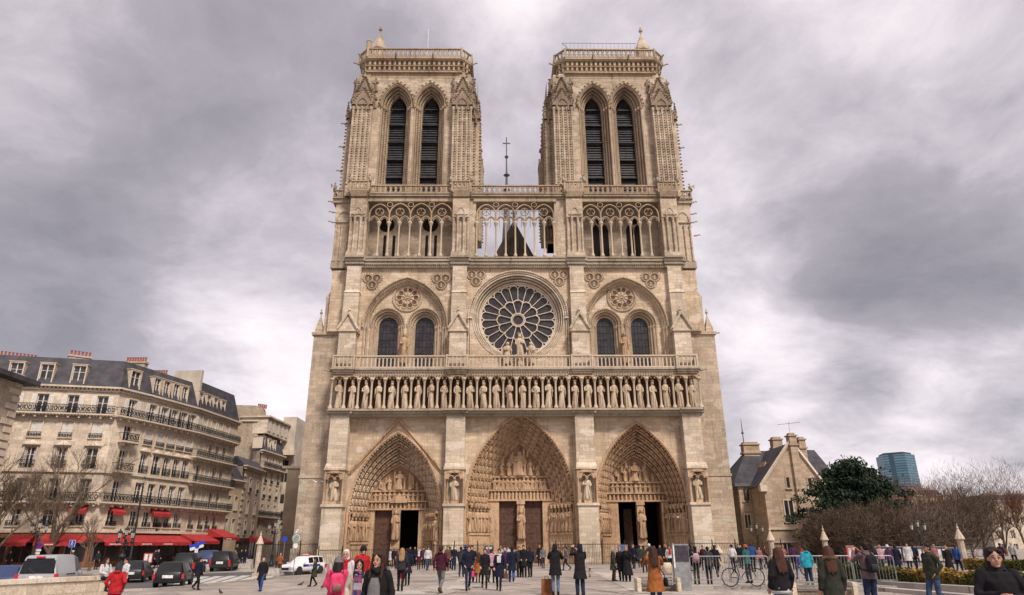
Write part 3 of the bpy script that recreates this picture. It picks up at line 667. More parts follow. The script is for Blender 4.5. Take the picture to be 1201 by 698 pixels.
# side bays: inner wall, twin windows, small blind rose
for q in SB:
    bm_ = MB(); c = q['c']; YI = .85; wv = q['w']; o = q['o']; zs = 25.15; cbx = c+(.0 if q['k'] == 0 else .2)
    for s in (-1, 1):
        A0 = arch(c+s*o, wv+.75, zs, wv+.85, Z0, 12)
        xa, xb = (cbx-4.9, c) if s < 0 else (c, cbx+4.9)
        wall_arch(bm_, xa, xb, Z0, Z1-.5, YI, A0)
    big = q['big']; prevb = big; yv = YW
    for aa, yy in ((4.4, .32), (4.38, .5), (4.2, .55), (4.15, .85)):
        nb_ = arch(cbx, aa, 24.7, 5.75-(4.55-aa), Z0, 14); reveal(bm_, prevb, yv, nb_, yy); prevb = nb_; yv = yy
    bo = bm_.build('window_bay', MAT['stone'], CA)
    cm = MB()
    hood = arch(cbx, 4.75, 24.7, 5.98, 24.7, 14); band(cm, hood, .14, .12, 6); dots(cm, [(x, .2, z) for x, z in arch(cbx, 4.5, 24.7, 5.7, 24.7, 14)], .27, .10); band(cm, arch(cbx, 4.3, 24.7, 5.5, 24.7, 14), .5, .08)
    for s in (-1, 1):
        prevA = arch(c+s*o, wv+.75, zs, wv+.85, Z0, 12); py = YI
        for j, (da, yy) in enumerate(((.5, YI+.05), (.48, YI+.28), (.25, YI+.33), (.22, YI+.55), (.02, YI+.6), (0, YI+.85))):
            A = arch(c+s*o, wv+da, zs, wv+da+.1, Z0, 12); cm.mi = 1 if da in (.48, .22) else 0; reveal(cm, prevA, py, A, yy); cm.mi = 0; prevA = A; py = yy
        band(cm, arch(c+s*o, wv+.85, zs, wv+.95, zs, 12), YI-.06, .1); dots(cm, [(x, YI-.02, z) for x, z in arch(c+s*o, wv+.66, zs, wv+.76, zs, 12)], .24, .08)
        for da in (.4, .15): band(cm, arch(c+s*o, wv+da, zs, wv+da+.1, zs, 12), YI+.3 if da > .3 else YI+.57, .07)
        for t in (-1, 1):
            for da, yy in ((.78, YI), (.5, YI+.15), (.24, YI+.4)):
                cm.lathe([(.14, 0), (.08, .3), (.08, 4.9), (.15, 5.2), (.15, 5.3)], 7, (c+s*o+t*(wv+da), yy-.02, Z0+.2))
    for s in (-1, 1):
        for d_ in (0, .3): cm.lathe([(.15, 0), (.085, .3), (.085, 4.5), (.16, 4.85), (.16, 4.95)], 7, (cbx+s*(4.55-d_), .25+d_*.5, Z0+.2))
    # blind rose
    rc = (c+.02, 28.45); R0 = 1.62
    def cc2(r, n=40): return [(rc[0]+r*math.cos(2*math.pi*i/n), rc[1]+r*math.sin(2*math.pi*i/n)) for i in range(n+1)]
    cm.tube([(x, YI-.04, z) for x, z in cc2(R0)], .13, 5, cap=False); dots(cm, [(x, YI-.05, z) for x, z in cc2(R0-.2)], .2, .06)
    cm.tube([(x, YI-.02, z) for x, z in cc2(.28)], .07, 5, cap=False); cm.lathe([(.2, -.1), (.12, .1)], 8, (rc[0], YI, rc[1]))
    for i in range(10):
        a = 2*math.pi*(i+.5)/10; cm.tube([(rc[0]+.3*math.cos(a), YI-.04, rc[1]+.3*math.sin(a)), (rc[0]+.95*math.cos(a), YI-.04, rc[1]+.95*math.sin(a))], .055, 5)
        a0, a1 = a, a+2*math.pi/10; cm.tube([(rc[0]+(.95+.38*math.sin(math.pi*t)**.6)*math.cos(a0+(a1-a0)*t), YI-.04, rc[1]+(.95+.38*math.sin(math.pi*t)**.6)*math.sin(a0+(a1-a0)*t)) for t in np.linspace(0, 1, 7)], .06, 5)
    cm.build('window_moulding', [MAT['carved_up'], MAT['soot_up']], bo)
    dk = MB()
    for i in range(10):
        a = 2*math.pi*(i+1)/10; dk.add([(rc[0]+.95*math.cos(a)+.27*math.cos(b_), YI-.006, rc[1]+.95*math.sin(a)+.27*math.sin(b_)) for b_ in np.linspace(0, 2*math.pi, 9)[:-1]], [tuple(range(8))])
    dk.build('pierced_holes', MAT['recess'], bo)
    for s in (-1, 1):
        gm = MB(); A = arch(c+s*o, wv+.02, zs, wv+.12, Z0, 12); fillarch(gm, A, YI+.8)
        go = gm.build('glass', MAT['glass'], bo); lm = MB()
        for zz in np.arange(20.4, 26, .8): lm.box(c+s*o-wv, c+s*o+wv, YI+.77, YI+.785, zz, zz+.035)
        for xx in np.linspace(-wv, wv, 6)[1:-1]: lm.box(c+s*o+xx-.02, c+s*o+xx+.02, YI+.765, YI+.78, Z0, 25.15+math.sqrt(max(0, wv*wv-xx*xx)))
        lm.build('leading', MAT['iron'], go)
    inst('column_statue', SAINT[1 if q['k'] else 3], bo, T(c, YI-.32, 20.6, 0, (2.6, 2.2, 3.6)))
# trefoils
for x, z in ((-16.75, 30.3), (-8.85, 30.3), (-4.85, 30.75), (4.75, 30.75), (8.75, 30.45), (15.3, 30.45)):
    tf = MB(); tfd = MB()
    for dx_, dz_ in ((-.5, .32), (.5, .32), (0, -.5)):
        tf.tube([(x+dx_+.5*math.cos(a), .27, z+dz_+.5*math.sin(a)) for a in np.linspace(0, 2*math.pi, 15)], .10, 5, cap=False)
        dots(tf, [(x+dx_+.66*math.cos(a), .27, z+dz_+.66*math.sin(a)) for a in np.linspace(0, 2*math.pi, 15)], .3, .07)
        tf.merge(FIG0[1], TN(x+dx_, .25, z+dz_-.3, 0, (.9, .5, .6)))
        tfd.add([(x+dx_+.48*math.cos(a), .29, z+dz_+.48*math.sin(a)) for a in np.linspace(0, 2*math.pi, 13)[:-1]], [tuple(range(12))])
    tfo = tf.build('trefoil_relief', MAT['carved_up'], CA); tfd.build('trefoil_ground', MAT['soot_up'], tfo)
# cornice of the rose storey
c2 = MB(); cornice(c2, 31.85, 32.9, -.35, 3, -20.0, 19.3, .15, .98)
for z_ in (32.1, 32.45): dots(c2, [(-20, -.2, z_), (19.3, -.2, z_)], .24, .09)
c2.box(-21.9, XB[0]-.9, .9, 3, 32.2, 33.0); c2.box(XB[3]+.9, 21.1, .9, 3, 32.2, 33.0)
c2.box(-20.1, 19.4, -.45, 1.6, 32.9, 33.05)
for bx in XB: dots(c2, [(bx-1, -.38, 32.2), (bx+1, -.38, 32.2)], .24, .09); c2.box(bx-1.1, bx+1.1, -.72, 1.3, 32.9, 33.1)
c2.build('cornice', MAT['ledge'], CA)
# ------------------------------------------------ open arcade storey
ZA, ZT = 33.1, 41.0
for s, (x0, x1) in enumerate(((-20.6, XB[1]), (XB[2], 19.9))): bw_ = MB(); bw_.box(x0, x1, 2.2, 3.0, ZA, ZT+1); bwo = bw_.build('arcade_back_wall', MAT['stone_up'], CA)
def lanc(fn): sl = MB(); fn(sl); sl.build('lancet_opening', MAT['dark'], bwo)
for px in (451.2, 462.0, 500.5, 510.8): x = atY(px, 285, 2.2)[0]; lanc(lambda q: q.box(x-.17, x+.17, 2.17, 2.22, 33.9, 37.0))
for px in (699, 709.5, 738.5, 748): x = atY(px, 275, 2.2)[0]; lanc(lambda q: fillarch(q, arch(x, .42, 37.6, .9, 33.9, 6), 2.17))
for px, r_, z_ in ((454, .95, 38.4), (505, .95, 38.4), (704, .55, 39.0), (743, .55, 39.0)):
    x = atY(px, 262, 2.2)[0]; lanc(lambda q: q.add([(x+r_*math.cos(a), 2.17, z_+r_*math.sin(a)) for a in np.linspace(0, 2*math.pi, 17)[:-1]], [tuple(range(16))]))
ac = MB(); ac.lathe([(.24, 0), (.21, .3), (.13, .45), (.105, .6), (.10, 3.9), (.13, 4.0), (.25, 4.35), (.27, 4.4), (.27, 4.55)], 9)
ACM = ac.mesh('arcade_column', MAT['trac'], True)
sets = [([-16.37, -15.2, -13.96, -12.72, -11.46, -10.24, -8.98], -17.55, -7.75), ([-3.7, -2.56, -1.42, -.29, .84, 1.98, 3.13], -4.83, 4.28), ([8.75, 9.9, 11.05, 12.2, 13.36, 14.5, 15.64], 7.62, 16.85)]
tr2 = MB(); YC = -.15
for S, xa, xb in sets:
    for x in S+([xa, xb] if S[0] == -3.7 else []): inst('arcade_column', ACM, CA, T(x, YC, ZA-.02, 0, (1, 1, 1)))
    allx = [xa]+S+[xb]; d = S[1]-S[0]; zc = 38.0
    for i in range(len(allx)-1):
        m_ = (allx[i]+allx[i+1])/2; h_ = (allx[i+1]-allx[i])/2
        A = arch(m_, h_, zc-.4, h_*1.35, zc-.4, 7); band(tr2, A, YC, .09, 5)
        band(tr2, arch(m_, h_*.6, zc-.2, h_*.7, zc-.2, 5), YC, .06, 4)
    for i in range(0, len(allx)-2, 2):
        m_ = allx[i+1]; h_ = (allx[i+2]-allx[i])/2
        A = arch(m_, h_, zc+.55, h_*1.22, zc-.3, 9); band(tr2, A, YC-.03, .095, 6)
        tr2.tube([(m_+.48*math.cos(a), YC, zc+.98+.48*math.sin(a)) for a in np.linspace(0, 2*math.pi, 13)], .055, 5, cap=False); tr2.lathe([(.02, -.03), (.13, 0), (.02, .03)], 6, (m_, YC, zc+.98))
        for a in (math.pi/2, math.pi*7/6, -math.pi/6): tr2.tube([(m_+.48*math.cos(a), YC, zc+.98+.48*math.sin(a)), (m_+.2*math.cos(a), YC, zc+.98+.2*math.sin(a))], .06, 4)
    for i in range(2, len(allx)-2, 2):
        m_ = allx[i]; tr2.tube([(m_+.33*math.cos(a), YC, zc+1.95+.30*math.sin(a)) for a in np.linspace(0, 2*math.pi, 11)], .055, 5, cap=False)
    tr2.box(xa-.4, xb+.4, YC-.1, YC+.25, 40.35, 40.75)
tr2.build('arcade_tracery', MAT['carved_up'], CA)
# spandrel infill at the ends of the centre bay and piers
for x in ((-5.8, -4.95), (4.4, 5.85)): pi_ = MB(); pi_.box(x[0], x[1], -.05, 1.5, ZA, 40.7); pi_.build('arcade_end_wall', MAT['stone_up'], CA)
for bx in XB:
    pi_ = MB()
    pi_.box(bx-.75, bx+.75, -.3, 1.6, ZA, ZT); pi_.box(bx-1.0, bx+1.0, -.0, 1.5, ZA, ZT)
    pi_.box(bx-1.05, bx+1.05, -.7, 1.5, ZA, ZA+.45); pi_.box(bx-.98, bx+.98, -.62, 1.5, 38.1, 40.6)
    for xx, yy in ((-.85, -.35), (-.35, -.5), (.35, -.5), (.85, -.35)):
        pi_.lathe([(.2, 0), (.2, .3), (.13, .45), (.13, 4.2), (.22, 4.6), (.22, 4.75)], 7, (bx+xx, yy, ZA+.35))
    pi_.prism([(bx-.8, 38.4), (bx+.8, 38.4), (bx, 40.0)], -.72, -.6); band(pi_, arch(bx, .45, 38.6, .7, 38.2, 6), -.74, .07)
    pi_.build('arcade_pier', MAT['stone_up'], CA)
for xo, s in ((-20.9, -1), (20.05, 1)):
    pi_ = MB()
    pi_.box(xo-.95, xo+.95, 1.2, 3, 33, ZT); 
    for xx in (-.8, -.1, .6): pi_.lathe([(.2, 0), (.12, .4), (.12, 4.3), (.22, 4.7)], 7, (xo+xx*s*-1, 1.1, ZA))
    pi_.box(xo-1.0, xo+1.0, 1.0, 3, 38.2, 40.9)
    band(pi_, arch(xo, .7, 38.6, 1.0, 38.4, 6), .97, .08)
    pi_.build('corner_arcade_pier', MAT['stone_up'], CA)
c3 = MB(); cornice(c3, 40.7, 41.25, -.45, 2, -19.9, 19.2, .35, .95, 2.6)
dots(c3, [(-19.9, -.22, 40.95), (19.2, -.22, 40.95)], .24, .09)
c3.box(-22.3, -19, .8, 5, 40.75, 41.2); c3.box(18.4, 21.4, .8, 5, 40.75, 41.2)
c3.box(-19.9, 19.2, -.5, 3, 41.2, 41.28)
c3.build('cornice', MAT['ledge'], CA)
ub = MB()
segs = [(XB[0]+1.2, XB[1]-1.2), (XB[1]+1.2, XB[2]-1.2), (XB[2]+1.2, XB[3]-1.2)]
for a_, b_ in segs: balustrade(ub, a_, b_, -.45, 41.25, 42.42, .60, 1)
for bx in XB:
    ub.box(bx-1.2, bx-.98, -1.0, -.3, 41.25, 42.7); ub.box(bx+.98, bx+1.2, -1.0, -.3, 41.25, 42.7)
    balustrade(ub, bx-1.0, bx+1.0, -.95, 41.4, 42.75, .55, 1); ub.frustum(bx-.95, bx+.95, -.8, .5, 40.75, bx-1.15, bx+1.15, -1.05, .5, 41.4)
for xo in ((-22.2, -20.1), (19.35, 21.3)): balustrade(ub, xo[0], xo[1], .7, 41.25, 42.42, .55, 1)
for xo in (-22.25, 21.35): balustrade(ub, .7, 5, xo, 41.25, 42.42, .55, 1, along='y')
ub.build('balustrade', MAT['carved_up'], CA)
# chimeras and gargoyles
gg_ = MB(); gg_.tube([(0, 0, 0), (-.5, 0, .06), (-.95, 0, .2), (-1.25, 0, .22), (-1.4, 0, .12)], [.16, .15, .12, .13, .06], 6); gg_.tube([(-.6, .1, .05), (-.55, .12, -.2)], .05, 4); gg_.tube([(-1.1, .07, .3), (-1.05, .1, .45)], [.05, .01], 4); gg_.tube([(-1.1, -.07, .3), (-1.05, -.1, .45)], [.05, .01], 4)
GAR = gg_.mesh('gargoyle', MAT['ledge'], True)
for x, y, z, r in [(-22.2, 1.2, 41.0, 0), (-22.0, 1.2, 39.6, 0), (-21.9, 1.1, 38.2, .1), (21.3, 1.2, 41.0, math.pi), (21.1, 1.2, 39.4, math.pi), (21.0, 1.1, 38.2, math.pi-.1), (21.3, 1.4, 36.6, math.pi), (-7.6, -.9, 41.2, .9), (5.9, -.9, 41.2, 1.1), (17.0, -.9, 41.2, .8), (-17.8, -.9, 41.2, 2.2), (-20.1, -1.3, 19.3, .1), (19.4, -1.3, 19.3, math.pi-.1), (22.3, 1.6, 24.3, math.pi)]:
    inst('gargoyle', GAR, CA, T(x, y, z, r, .58))
ch = MB(); ch.tube([(0, 0, 0), (0, -.05, .5), (-.05, -.15, .85)], [.24, .2, .14], 7); ch.lathe([(.02, -.14), (.15, 0), (.02, .16)], 7, (-.1, -.3, 1.0)); ch.tube([(-.1, -.4, .98), (-.1, -.6, .92)], [.08, .03], 5); ch.poly([(.1, .1, .8), (.5, .4, 1.1), (.4, .4, .3)]); ch.poly([(-.2, .1, .8), (-.55, .4, 1.1), (-.45, .4, .3)])
CHI = ch.mesh('chimera', MAT['ledge'], True)
for x, y, z, r in [(-22.2, .7, 42.4, .6), (21.35, .7, 42.4, -.6), (-17.6, -.9, 42.6, 0), (-20.0, -.9, 42.6, .5), (-8.0, -.9, 42.6, 0), (-5.5, -.9, 42.6, 0), (5.5, -.9, 42.6, 0), (8.0, -.9, 42.6, 0), (16.9, -.9, 42.6, 0), (19.3, -.9, 42.6, -.4)]:
    inst('chimera', CHI, CA, T(x, y, z, r, .8))
# ------------------------------------------------ towers
def tower(x0, x1, k, cA, cB, tx):
    y0, y1 = 1.2, 16.0; zb = 41.3
    wl = MB(); cd = MB()
    cw = 3.4                                   # corner pier width
    def face(u0, u1, cs, fn):
        """wall in local (u, depth d, z) mapped by the matrix fn"""
        for mb in (wl, cd): mb.M = fn
        zs, ap = 54.6, 3.1
        splits = [u0+1.2]+[(a+b)/2 for a, b in zip(cs, cs[1:])]+[u1-1.2]
        for i, c in enumerate(cs):
            A = arch(c, 2.02, 55.2, 3.3, zb, 10); wall_arch(wl, splits[i], splits[i+1], zb, 60.0, 0, A)
            prev, py = A, 0.0
            for a_, r_, yy in ((1.80, 2.95, .08), (1.78, 2.93, .42), (1.55, 2.7, .48), (1.52, 2.66, .82), (1.28, 2.5, .88), (1.25, 2.45, 1.2), (1.09, 2.35, 1.25), (1.08, 2.34, 1.7)):
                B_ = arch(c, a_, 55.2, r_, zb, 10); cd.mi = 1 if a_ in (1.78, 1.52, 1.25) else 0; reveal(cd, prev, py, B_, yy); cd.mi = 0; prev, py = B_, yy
            hood = arch(c, 2.14, 55.1, 3.5, 55.1, 10); band(cd, hood, -.1, .14, 6); dots(cd, [(x*1.0, -.2, z+.1) for x, z in arch(c, 2.2, 55.1, 3.62, 55.1, 10)], .62, .2)
            for a_, r_, yy in ((1.92, 3.15, -.02), (1.68, 2.85, .42), (1.42, 2.6, .82), (1.18, 2.42, 1.2)):
                A2 = arch(c, a_, 55.2, r_, zb, 10); band(cd, A2, yy, .085, 5)
                if yy > 0: cd.mi = 1; dots(cd, [(x, yy+.0, z) for x, z in arch(c, a_-.05, 55.2, r_-.06, 44, 10)], .36, .11); cd.mi = 0
            for t in (-1, 1):
                for a_, yy in ((1.95, -.06), (1.68, .36), (1.42, .76)): cd.lathe([(.13, 0), (.21, .25), (.22, .42)], 6, (c+t*a_, yy, 54.7))
        # dado flush course
        for mb in (wl, cd): mb.M = None
    wx = x1-x0; cs = [cA, cB]
    face(x0, x1, cs, TN(0, y0, 0))
    ym = (y0+y1)/2; 
    face(y0, y1, [ym-2.1, ym+2.1], np.array(((0, 1, 0, x0+.4), (1, 0, 0, 0), (0, 0, 1, 0), (0, 0, 0, 1.))))
    face(y0, y1, [ym-2.1, ym+2.1], np.array(((0, -1, 0, x1-.4), (1, 0, 0, 0), (0, 0, 1, 0), (0, 0, 0, 1.))))
    face(x0, x1, cs, np.array(((1, 0, 0, 0), (0, -1, 0, y1), (0, 0, 1, 0), (0, 0, 0, 1.))))
    to = wl.build('tower', MAT['stone_up'], CA); cd.build('tower_moulding', [MAT['carved_up'], MAT['soot_up']], to)
    # louvres
    for c, yf in ((cA, y0+1.7), (cB, y0+1.7), (cA, y1-1.75), (cB, y1-1.75)):
        lo = MB(); bk = MB(); A = arch(c, 1.09, 55.2, 2.35, 42.2, 8); fillarch(bk, A, yf+.5 if yf < 8 else yf+.05)
        for zz in np.arange(43.0, 57.4, .36):
            h = 1.07 if zz < 55 else max(.15, 1.07*(1-(zz-55)/2.7)); e = .04*math.sin(zz*3)
            lo.add([(c-h, yf-.05+e, zz), (c+h, yf-.05+e, zz), (c+h, yf+.12, zz+.42), (c-h, yf+.12, zz+.42), (c-h, yf-.05+e, zz-.03), (c+h, yf-.05+e, zz-.03), (c+h, yf+.12, zz+.38), (c-h, yf+.12, zz+.38)], [(0, 1, 2, 3), (4, 7, 6, 5), (0, 4, 5, 1), (3, 2, 6, 7)])
        for zz in (45.2, 47.8, 50.4, 53.0, 55.4): lo.box(c-(1.07 if zz < 55 else .85), c+(1.07 if zz < 55 else .85), yf-.36, yf-.05, zz, zz+.14)
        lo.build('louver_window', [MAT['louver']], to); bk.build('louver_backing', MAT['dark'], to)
    bkm = MB()
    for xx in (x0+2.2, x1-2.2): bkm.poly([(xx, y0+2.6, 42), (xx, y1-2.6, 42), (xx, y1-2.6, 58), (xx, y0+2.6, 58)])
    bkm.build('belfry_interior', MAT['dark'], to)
    # corner piers with shafts and crockets
    for cxp, sx in ((x0, 1), (x1, -1)):
        for cyp, sy in ((y0, 1), (y1, -1)):
            pr = MB(); ex = MB()
            ax, bx_ = sorted((cxp, cxp+sx*2.9)); ay, by = sorted((cyp, cyp+sy*2.9))
            f = 1.05 
            # pier core: cross of two blocks (front buttress, side buttress)
            q0, q1 = sorted((cxp+sx*1.0, cxp+sx*3.35)); r0, r1 = sorted((cyp-sy*.95, cyp+sy*2.2))
            pr.box(q0, q1, r0, r1, zb, 55.0); pr.box(min(q0+sx*.1, q1-.1) if sx > 0 else q0+.1, q1-.1, min(r0+.3, r1), r1-.0 if sy > 0 else r1-.3, 55.0, 58.9); s0, s1 = sorted((cxp-sx*.0, cxp+sx*2.2)); t0, t1 = sorted((cyp+sy*.6, cyp+sy*3.2))
            pr.box(s0, s1, t0, t1, zb, 54.2)
            pr.box(q0-.1, q1+.1, r0-.1 if sy > 0 else r0, r1 if sy > 0 else r1+.1, zb, zb+1.6)
            fr = cyp-sy*.95
            for fx in (.02, .26, .5, .74, .98):
                xx = q0+(q1-q0)*fx; pr.lathe([(.2, 0), (.10, .4), (.10, 10.6), (.2, 11.0), (.2, 11.2)], 6, (xx, fr-sy*.06, zb+1.6))
            for fx in (.14, .38, .62, .86):
                xx = q0+(q1-q0)*fx; dots(ex, [(xx, fr-sy*.04, zb+2), (xx, fr-sy*.04, 54)], .36, .115)
            for fy in (.2, .5, .8):
                xx = cxp-sx*.0; yy = t0+(t1-t0)*fy; pr.lathe([(.12, 0), (.12, 11.5)], 6, (xx, yy, zb+1)); dots(ex, [(xx-sx*.05, yy+.2, zb+1.4), (xx-sx*.05, yy+.2, 53.6)], .42, .12)
            for yy in (t0-sy*.05,): 
                for fx in (.2, .5): 
                    xx = cxp+sx*2.2*fx; pr.lathe([(.12, 0), (.12, 11.5)], 6, (xx, (t0 if sy > 0 else t1)-sy*.02, zb+1))
                    dots(ex, [(xx+sx*.25, (t0 if sy > 0 else t1)-sy*.05, zb+1.4), (xx+sx*.25, (t0 if sy > 0 else t1)-sy*.05, 53.6)], .42, .12)
            dots(ex, [(cxp-sx*.1, (t0 if sy > 0 else t1), zb+1), (cxp-sx*.1, (t0 if sy > 0 else t1), 53.8)], .5, .16)
            # gablets and pinnacles
            mx = (q0+q1)/2
            for yy_, ww, xx_, zt_ in ((fr, (q1-q0)/2, mx, 54.6), ((t0 if sy > 0 else t1)-sy*.03, 1.1, (s0+s1)/2, 53.6)):
                ya, yb = sorted((yy_-sy*.22, yy_+sy*.4))
                ex.prism([(xx_-ww-.1, zt_-.2), (xx_+ww+.1, zt_-.2), (xx_+ww+.05, zt_+.1), (xx_, zt_+2.2), (xx_-ww-.05, zt_+.1)], ya, yb)
                band(ex, arch(xx_, ww*.6, zt_-.3, ww*.9, zt_-1.0, 6), ya if sy > 0 else yb, .12)
                for s_ in (-1, 1):
                    dots(ex, [(xx_+s_*(ww+.1), ya, zt_+.1), (xx_, ya, zt_+2.3)], .36, .17)
                    ex.lathe([(.24, 0), (.24, .9), (.3, 1.0), (.05, 2.4), (.12, 2.5), (.02, 2.7)], 4, (xx_+s_*(ww-.02), yy_-sy*.1, zt_-.2), ph=.785)
                    dots(ex, [(xx_+s_*(ww-.02), ya-.1, zt_+.9), (xx_+s_*(ww-.02), ya-.02, zt_+2.1)], .4, .13)
                ex.lathe([(.5, 0), (.42, 1.4), (.5, 1.5), (.06, 3.6), (.16, 3.75), (.02, 4.0)], 6, (xx_, yy_+sy*.7, zt_+.2)); dots(ex, [(xx_-.3, yy_+sy*.4, zt_+1.6), (xx_, yy_+sy*.6, zt_+3.6)], .4, .13); dots(ex, [(xx_+.3, yy_+sy*.4, zt_+1.6), (xx_, yy_+sy*.6, zt_+3.6)], .4, .13)
            # chamfered corner block above
            dx_, dy_ = cxp+sx*.75, cyp+sy*.0
            pr.zprism([(dx_, cyp+sy*1.0), (dx_+sx*1.0, cyp-sy*.12), (dx_+sx*2.0, cyp-sy*.12), (dx_+sx*2.0, cyp+sy*2.2), (dx_, cyp+sy*2.2)], 54, 60.05)
            dots(ex, [(dx_, cyp+sy*1.0, 56), (dx_, cyp+sy*1.0, 60)], .5, .2); dots(ex, [(dx_+sx*1.0, cyp-sy*.15, 56.5), (dx_+sx*1.0, cyp-sy*.15, 60)], .5, .2)
            for zz_, k_ in ((56.9, 1.0), (55.6, .8)):
                ww = .85; ex.prism([(mx-ww, zz_), (mx+ww, zz_), (mx, zz_+2.3*k_)], min(fr+sy*.25, fr+sy*.8), max(fr+sy*.25, fr+sy*.8))
                for s_ in (-1, 1): dots(ex, [(mx+s_*ww, fr+sy*.2, zz_), (mx, fr+sy*.2, zz_+2.3*k_)], .36, .19); ex.merge(FIG1[int(k_*3)], TN(mx+s_*.9, fr+sy*.5, zz_-.3, 0, (2.2, 2.0, 2.3)))
            for s_, zz_ in ((-1, 54.6), (1, 54.6), (-1, 57.2), (1, 57.2)): ex.merge(FIG1[1], TN(mx+s_*1.25, fr+sy*1.0, zz_, 0, (2.0, 2.0, 2.2)))
            ex.merge(FIG1[2], TN(cxp+sx*.5, cyp+sy*1.6, 54.6, 0, (2.6, 2.6, 3.2))); ex.lathe([(.5, 0), (.5, 1.6), (.6, 1.7), (.08, 4.2)], 4, (cxp+sx*.75, cyp+sy*.9, 54.3), ph=.785); dots(ex, [(cxp+sx*.3, cyp+sy*.4, 56), (cxp+sx*.7, cyp+sy*.8, 58.4)], .36, .16)
            po = pr.build('corner_pier', MAT['stone_up'], to); ex.build('crockets', MAT['crock'], to)
    # crown: corbel table, cornice, balustrade
    X0_, X1_ = tx; cr = MB(); cf = 1.15; Ya, Yb = .75, y1+.5
    def oct_(e): return [(X0_-e, Ya+cf), (X0_+cf, Ya-e), (X1_-cf, Ya-e), (X1_+e, Ya+cf), (X1_+e, Yb-cf), (X1_-cf, Yb+e), (X0_+cf, Yb+e), (X0_-e, Yb-cf)]
    cr.zprism(oct_(-.42), 59.4, 60.1); cr.zprism(oct_(-.1), 60.1, 60.28); cr.zprism(oct_(-.42), 60.28, 62.0); cr.zprism(oct_(-.05), 61.05, 61.13); cr.zprism(oct_(.08), 61.9, 62.05); cr.zprism(oct_(.22), 62.05, 62.32)
    O = oct_(-.3)
    for i in range(8):
        a_, b_ = O[i], O[(i+1) % 8]; L_ = math.hypot(b_[0]-a_[0], b_[1]-a_[1]); n = max(2, int(L_/.62)); ang = math.atan2(b_[1]-a_[1], b_[0]-a_[0])
        for j in range(n):
            t = (j+.5)/n; x, y = a_[0]+(b_[0]-a_[0])*t, a_[1]+(b_[1]-a_[1])*t
            cr.cbox((x, y, 60.72), (.24, .34, .55), ang); cr.lathe([(.05, 0), (.2, .16), (.22, .3)], 5, (x, y, 60.3))
            cr.cbox((x, y, 61.55), (.3, .42, .6), ang)
    to2 = cr.build('tower_cornice', MAT['carved_up'], to)
    bl = MB(); O = oct_(.12)
    for i in range(8):
        a_, b_ = O[i], O[(i+1) % 8]; L_ = math.hypot(b_[0]-a_[0], b_[1]-a_[1]); ang = math.atan2(b_[1]-a_[1], b_[0]-a_[0])
        bl.M = TN(a_[0], a_[1], 0, ang); balustrade(bl, 0, L_, 0, 62.3, 63.7, .62, 1, .18); bl.box(-.14, .14, -.14, .14, 62.3, 63.8)
        bl.M = None
    bl.build('balustrade', MAT['carved_up'], to)
    tr_ = MB(); tx_ = (X0_+1.9, 3.6) if k == 0 else (X1_-1.9, 3.6)
    tr_.lathe([(1.0, 60), (1.0, 65.6), (1.15, 65.7), (1.15, 66.0), (.12, 68.7), (.08, 69.3), (.26, 69.4), (.28, 69.6), (.1, 69.8), (.16, 70.0), (.02, 70.2)], 8, (tx_[0], tx_[1], 0))
    if k == 0: tr_.lathe([(.35, 63), (.35, 67.0), (.42, 67.1), (.05, 67.7)], 6, (tx_[0]-1.35, tx_[1]-.3, 0))
    tr_.build('stair_turret', MAT['stone_up'], to)
    rf = MB(); rf.box(X0_+.6, X1_-.6, Ya+.6, Yb-.6, 61.8, 62.34); rf.build('tower_roof', MAT['lead'], to)
    sr = MB()
    if k == 1:
        for xx in np.arange(X0_+1.0, X1_-3, .55): sr.tube([(xx, 2.2, 62.3), (xx, 2.2, 66.1)], .02, 3)
        for zz in (66.1, 64.2): sr.tube([(X0_+1.0, 2.2, zz), (X1_-3, 2.2, zz)], .04, 4)
        sr.tube([(X0_+1.0, 2.2, 66.1), (X0_+2.2, 2.2, 64.6)], .06, 4)
    else: sr.tube([((X0_+X1_)/2+1.2, 4, 62), ((X0_+X1_)/2+1.2, 4, 70)], .05, 4)
    sr.build('roof_railing' if k else 'lightning_rod', MAT['steel'], to)
    for xx, yy, r in ((X0_+.4, Ya, 1.2), (X1_-.4, Ya, 1.9), (X0_, Ya+cf, .2), (X1_, Ya+cf, math.pi-.2), ((X0_*2+X1_)/3, Ya, 1.6), ((X0_+X1_*2)/3, Ya, 1.6)): inst('gargoyle', GAR, to, T(xx, yy, 62.1, r, .7))
    # small beasts along the corner shafts
    for z in (46, 49.5, 53.0): 
        inst('gargoyle', GAR, to, T(x0 if k == 0 else x1, 2.4, z, 0 if k == 0 else math.pi, .7))
tower(-21.75, -4.72, 0, -15.41, -11.12, (-20.7, -6.05)); tower(3.72, 20.75, 1, 10.1, 14.27, (5.4, 19.6))
# wire railing on the link between the towers
wr = MB()
for zz in (43.4, 44.3, 45.2): wr.tube([(-4.5, 8, zz), (3.6, 8, zz)], .035, 4)
for xx in np.arange(-4.5, 3.7, .58): wr.tube([(xx, 8, 41), (xx, 8, 45.2)], .03, 4)
wr.build('link_railing', MAT['steel'], CA)
lf = MB(); lf.box(-5.5, 5.6, -.3, 3.2, 41.0, 41.22); lf.build('link_floor', MAT['ledge'], CA)
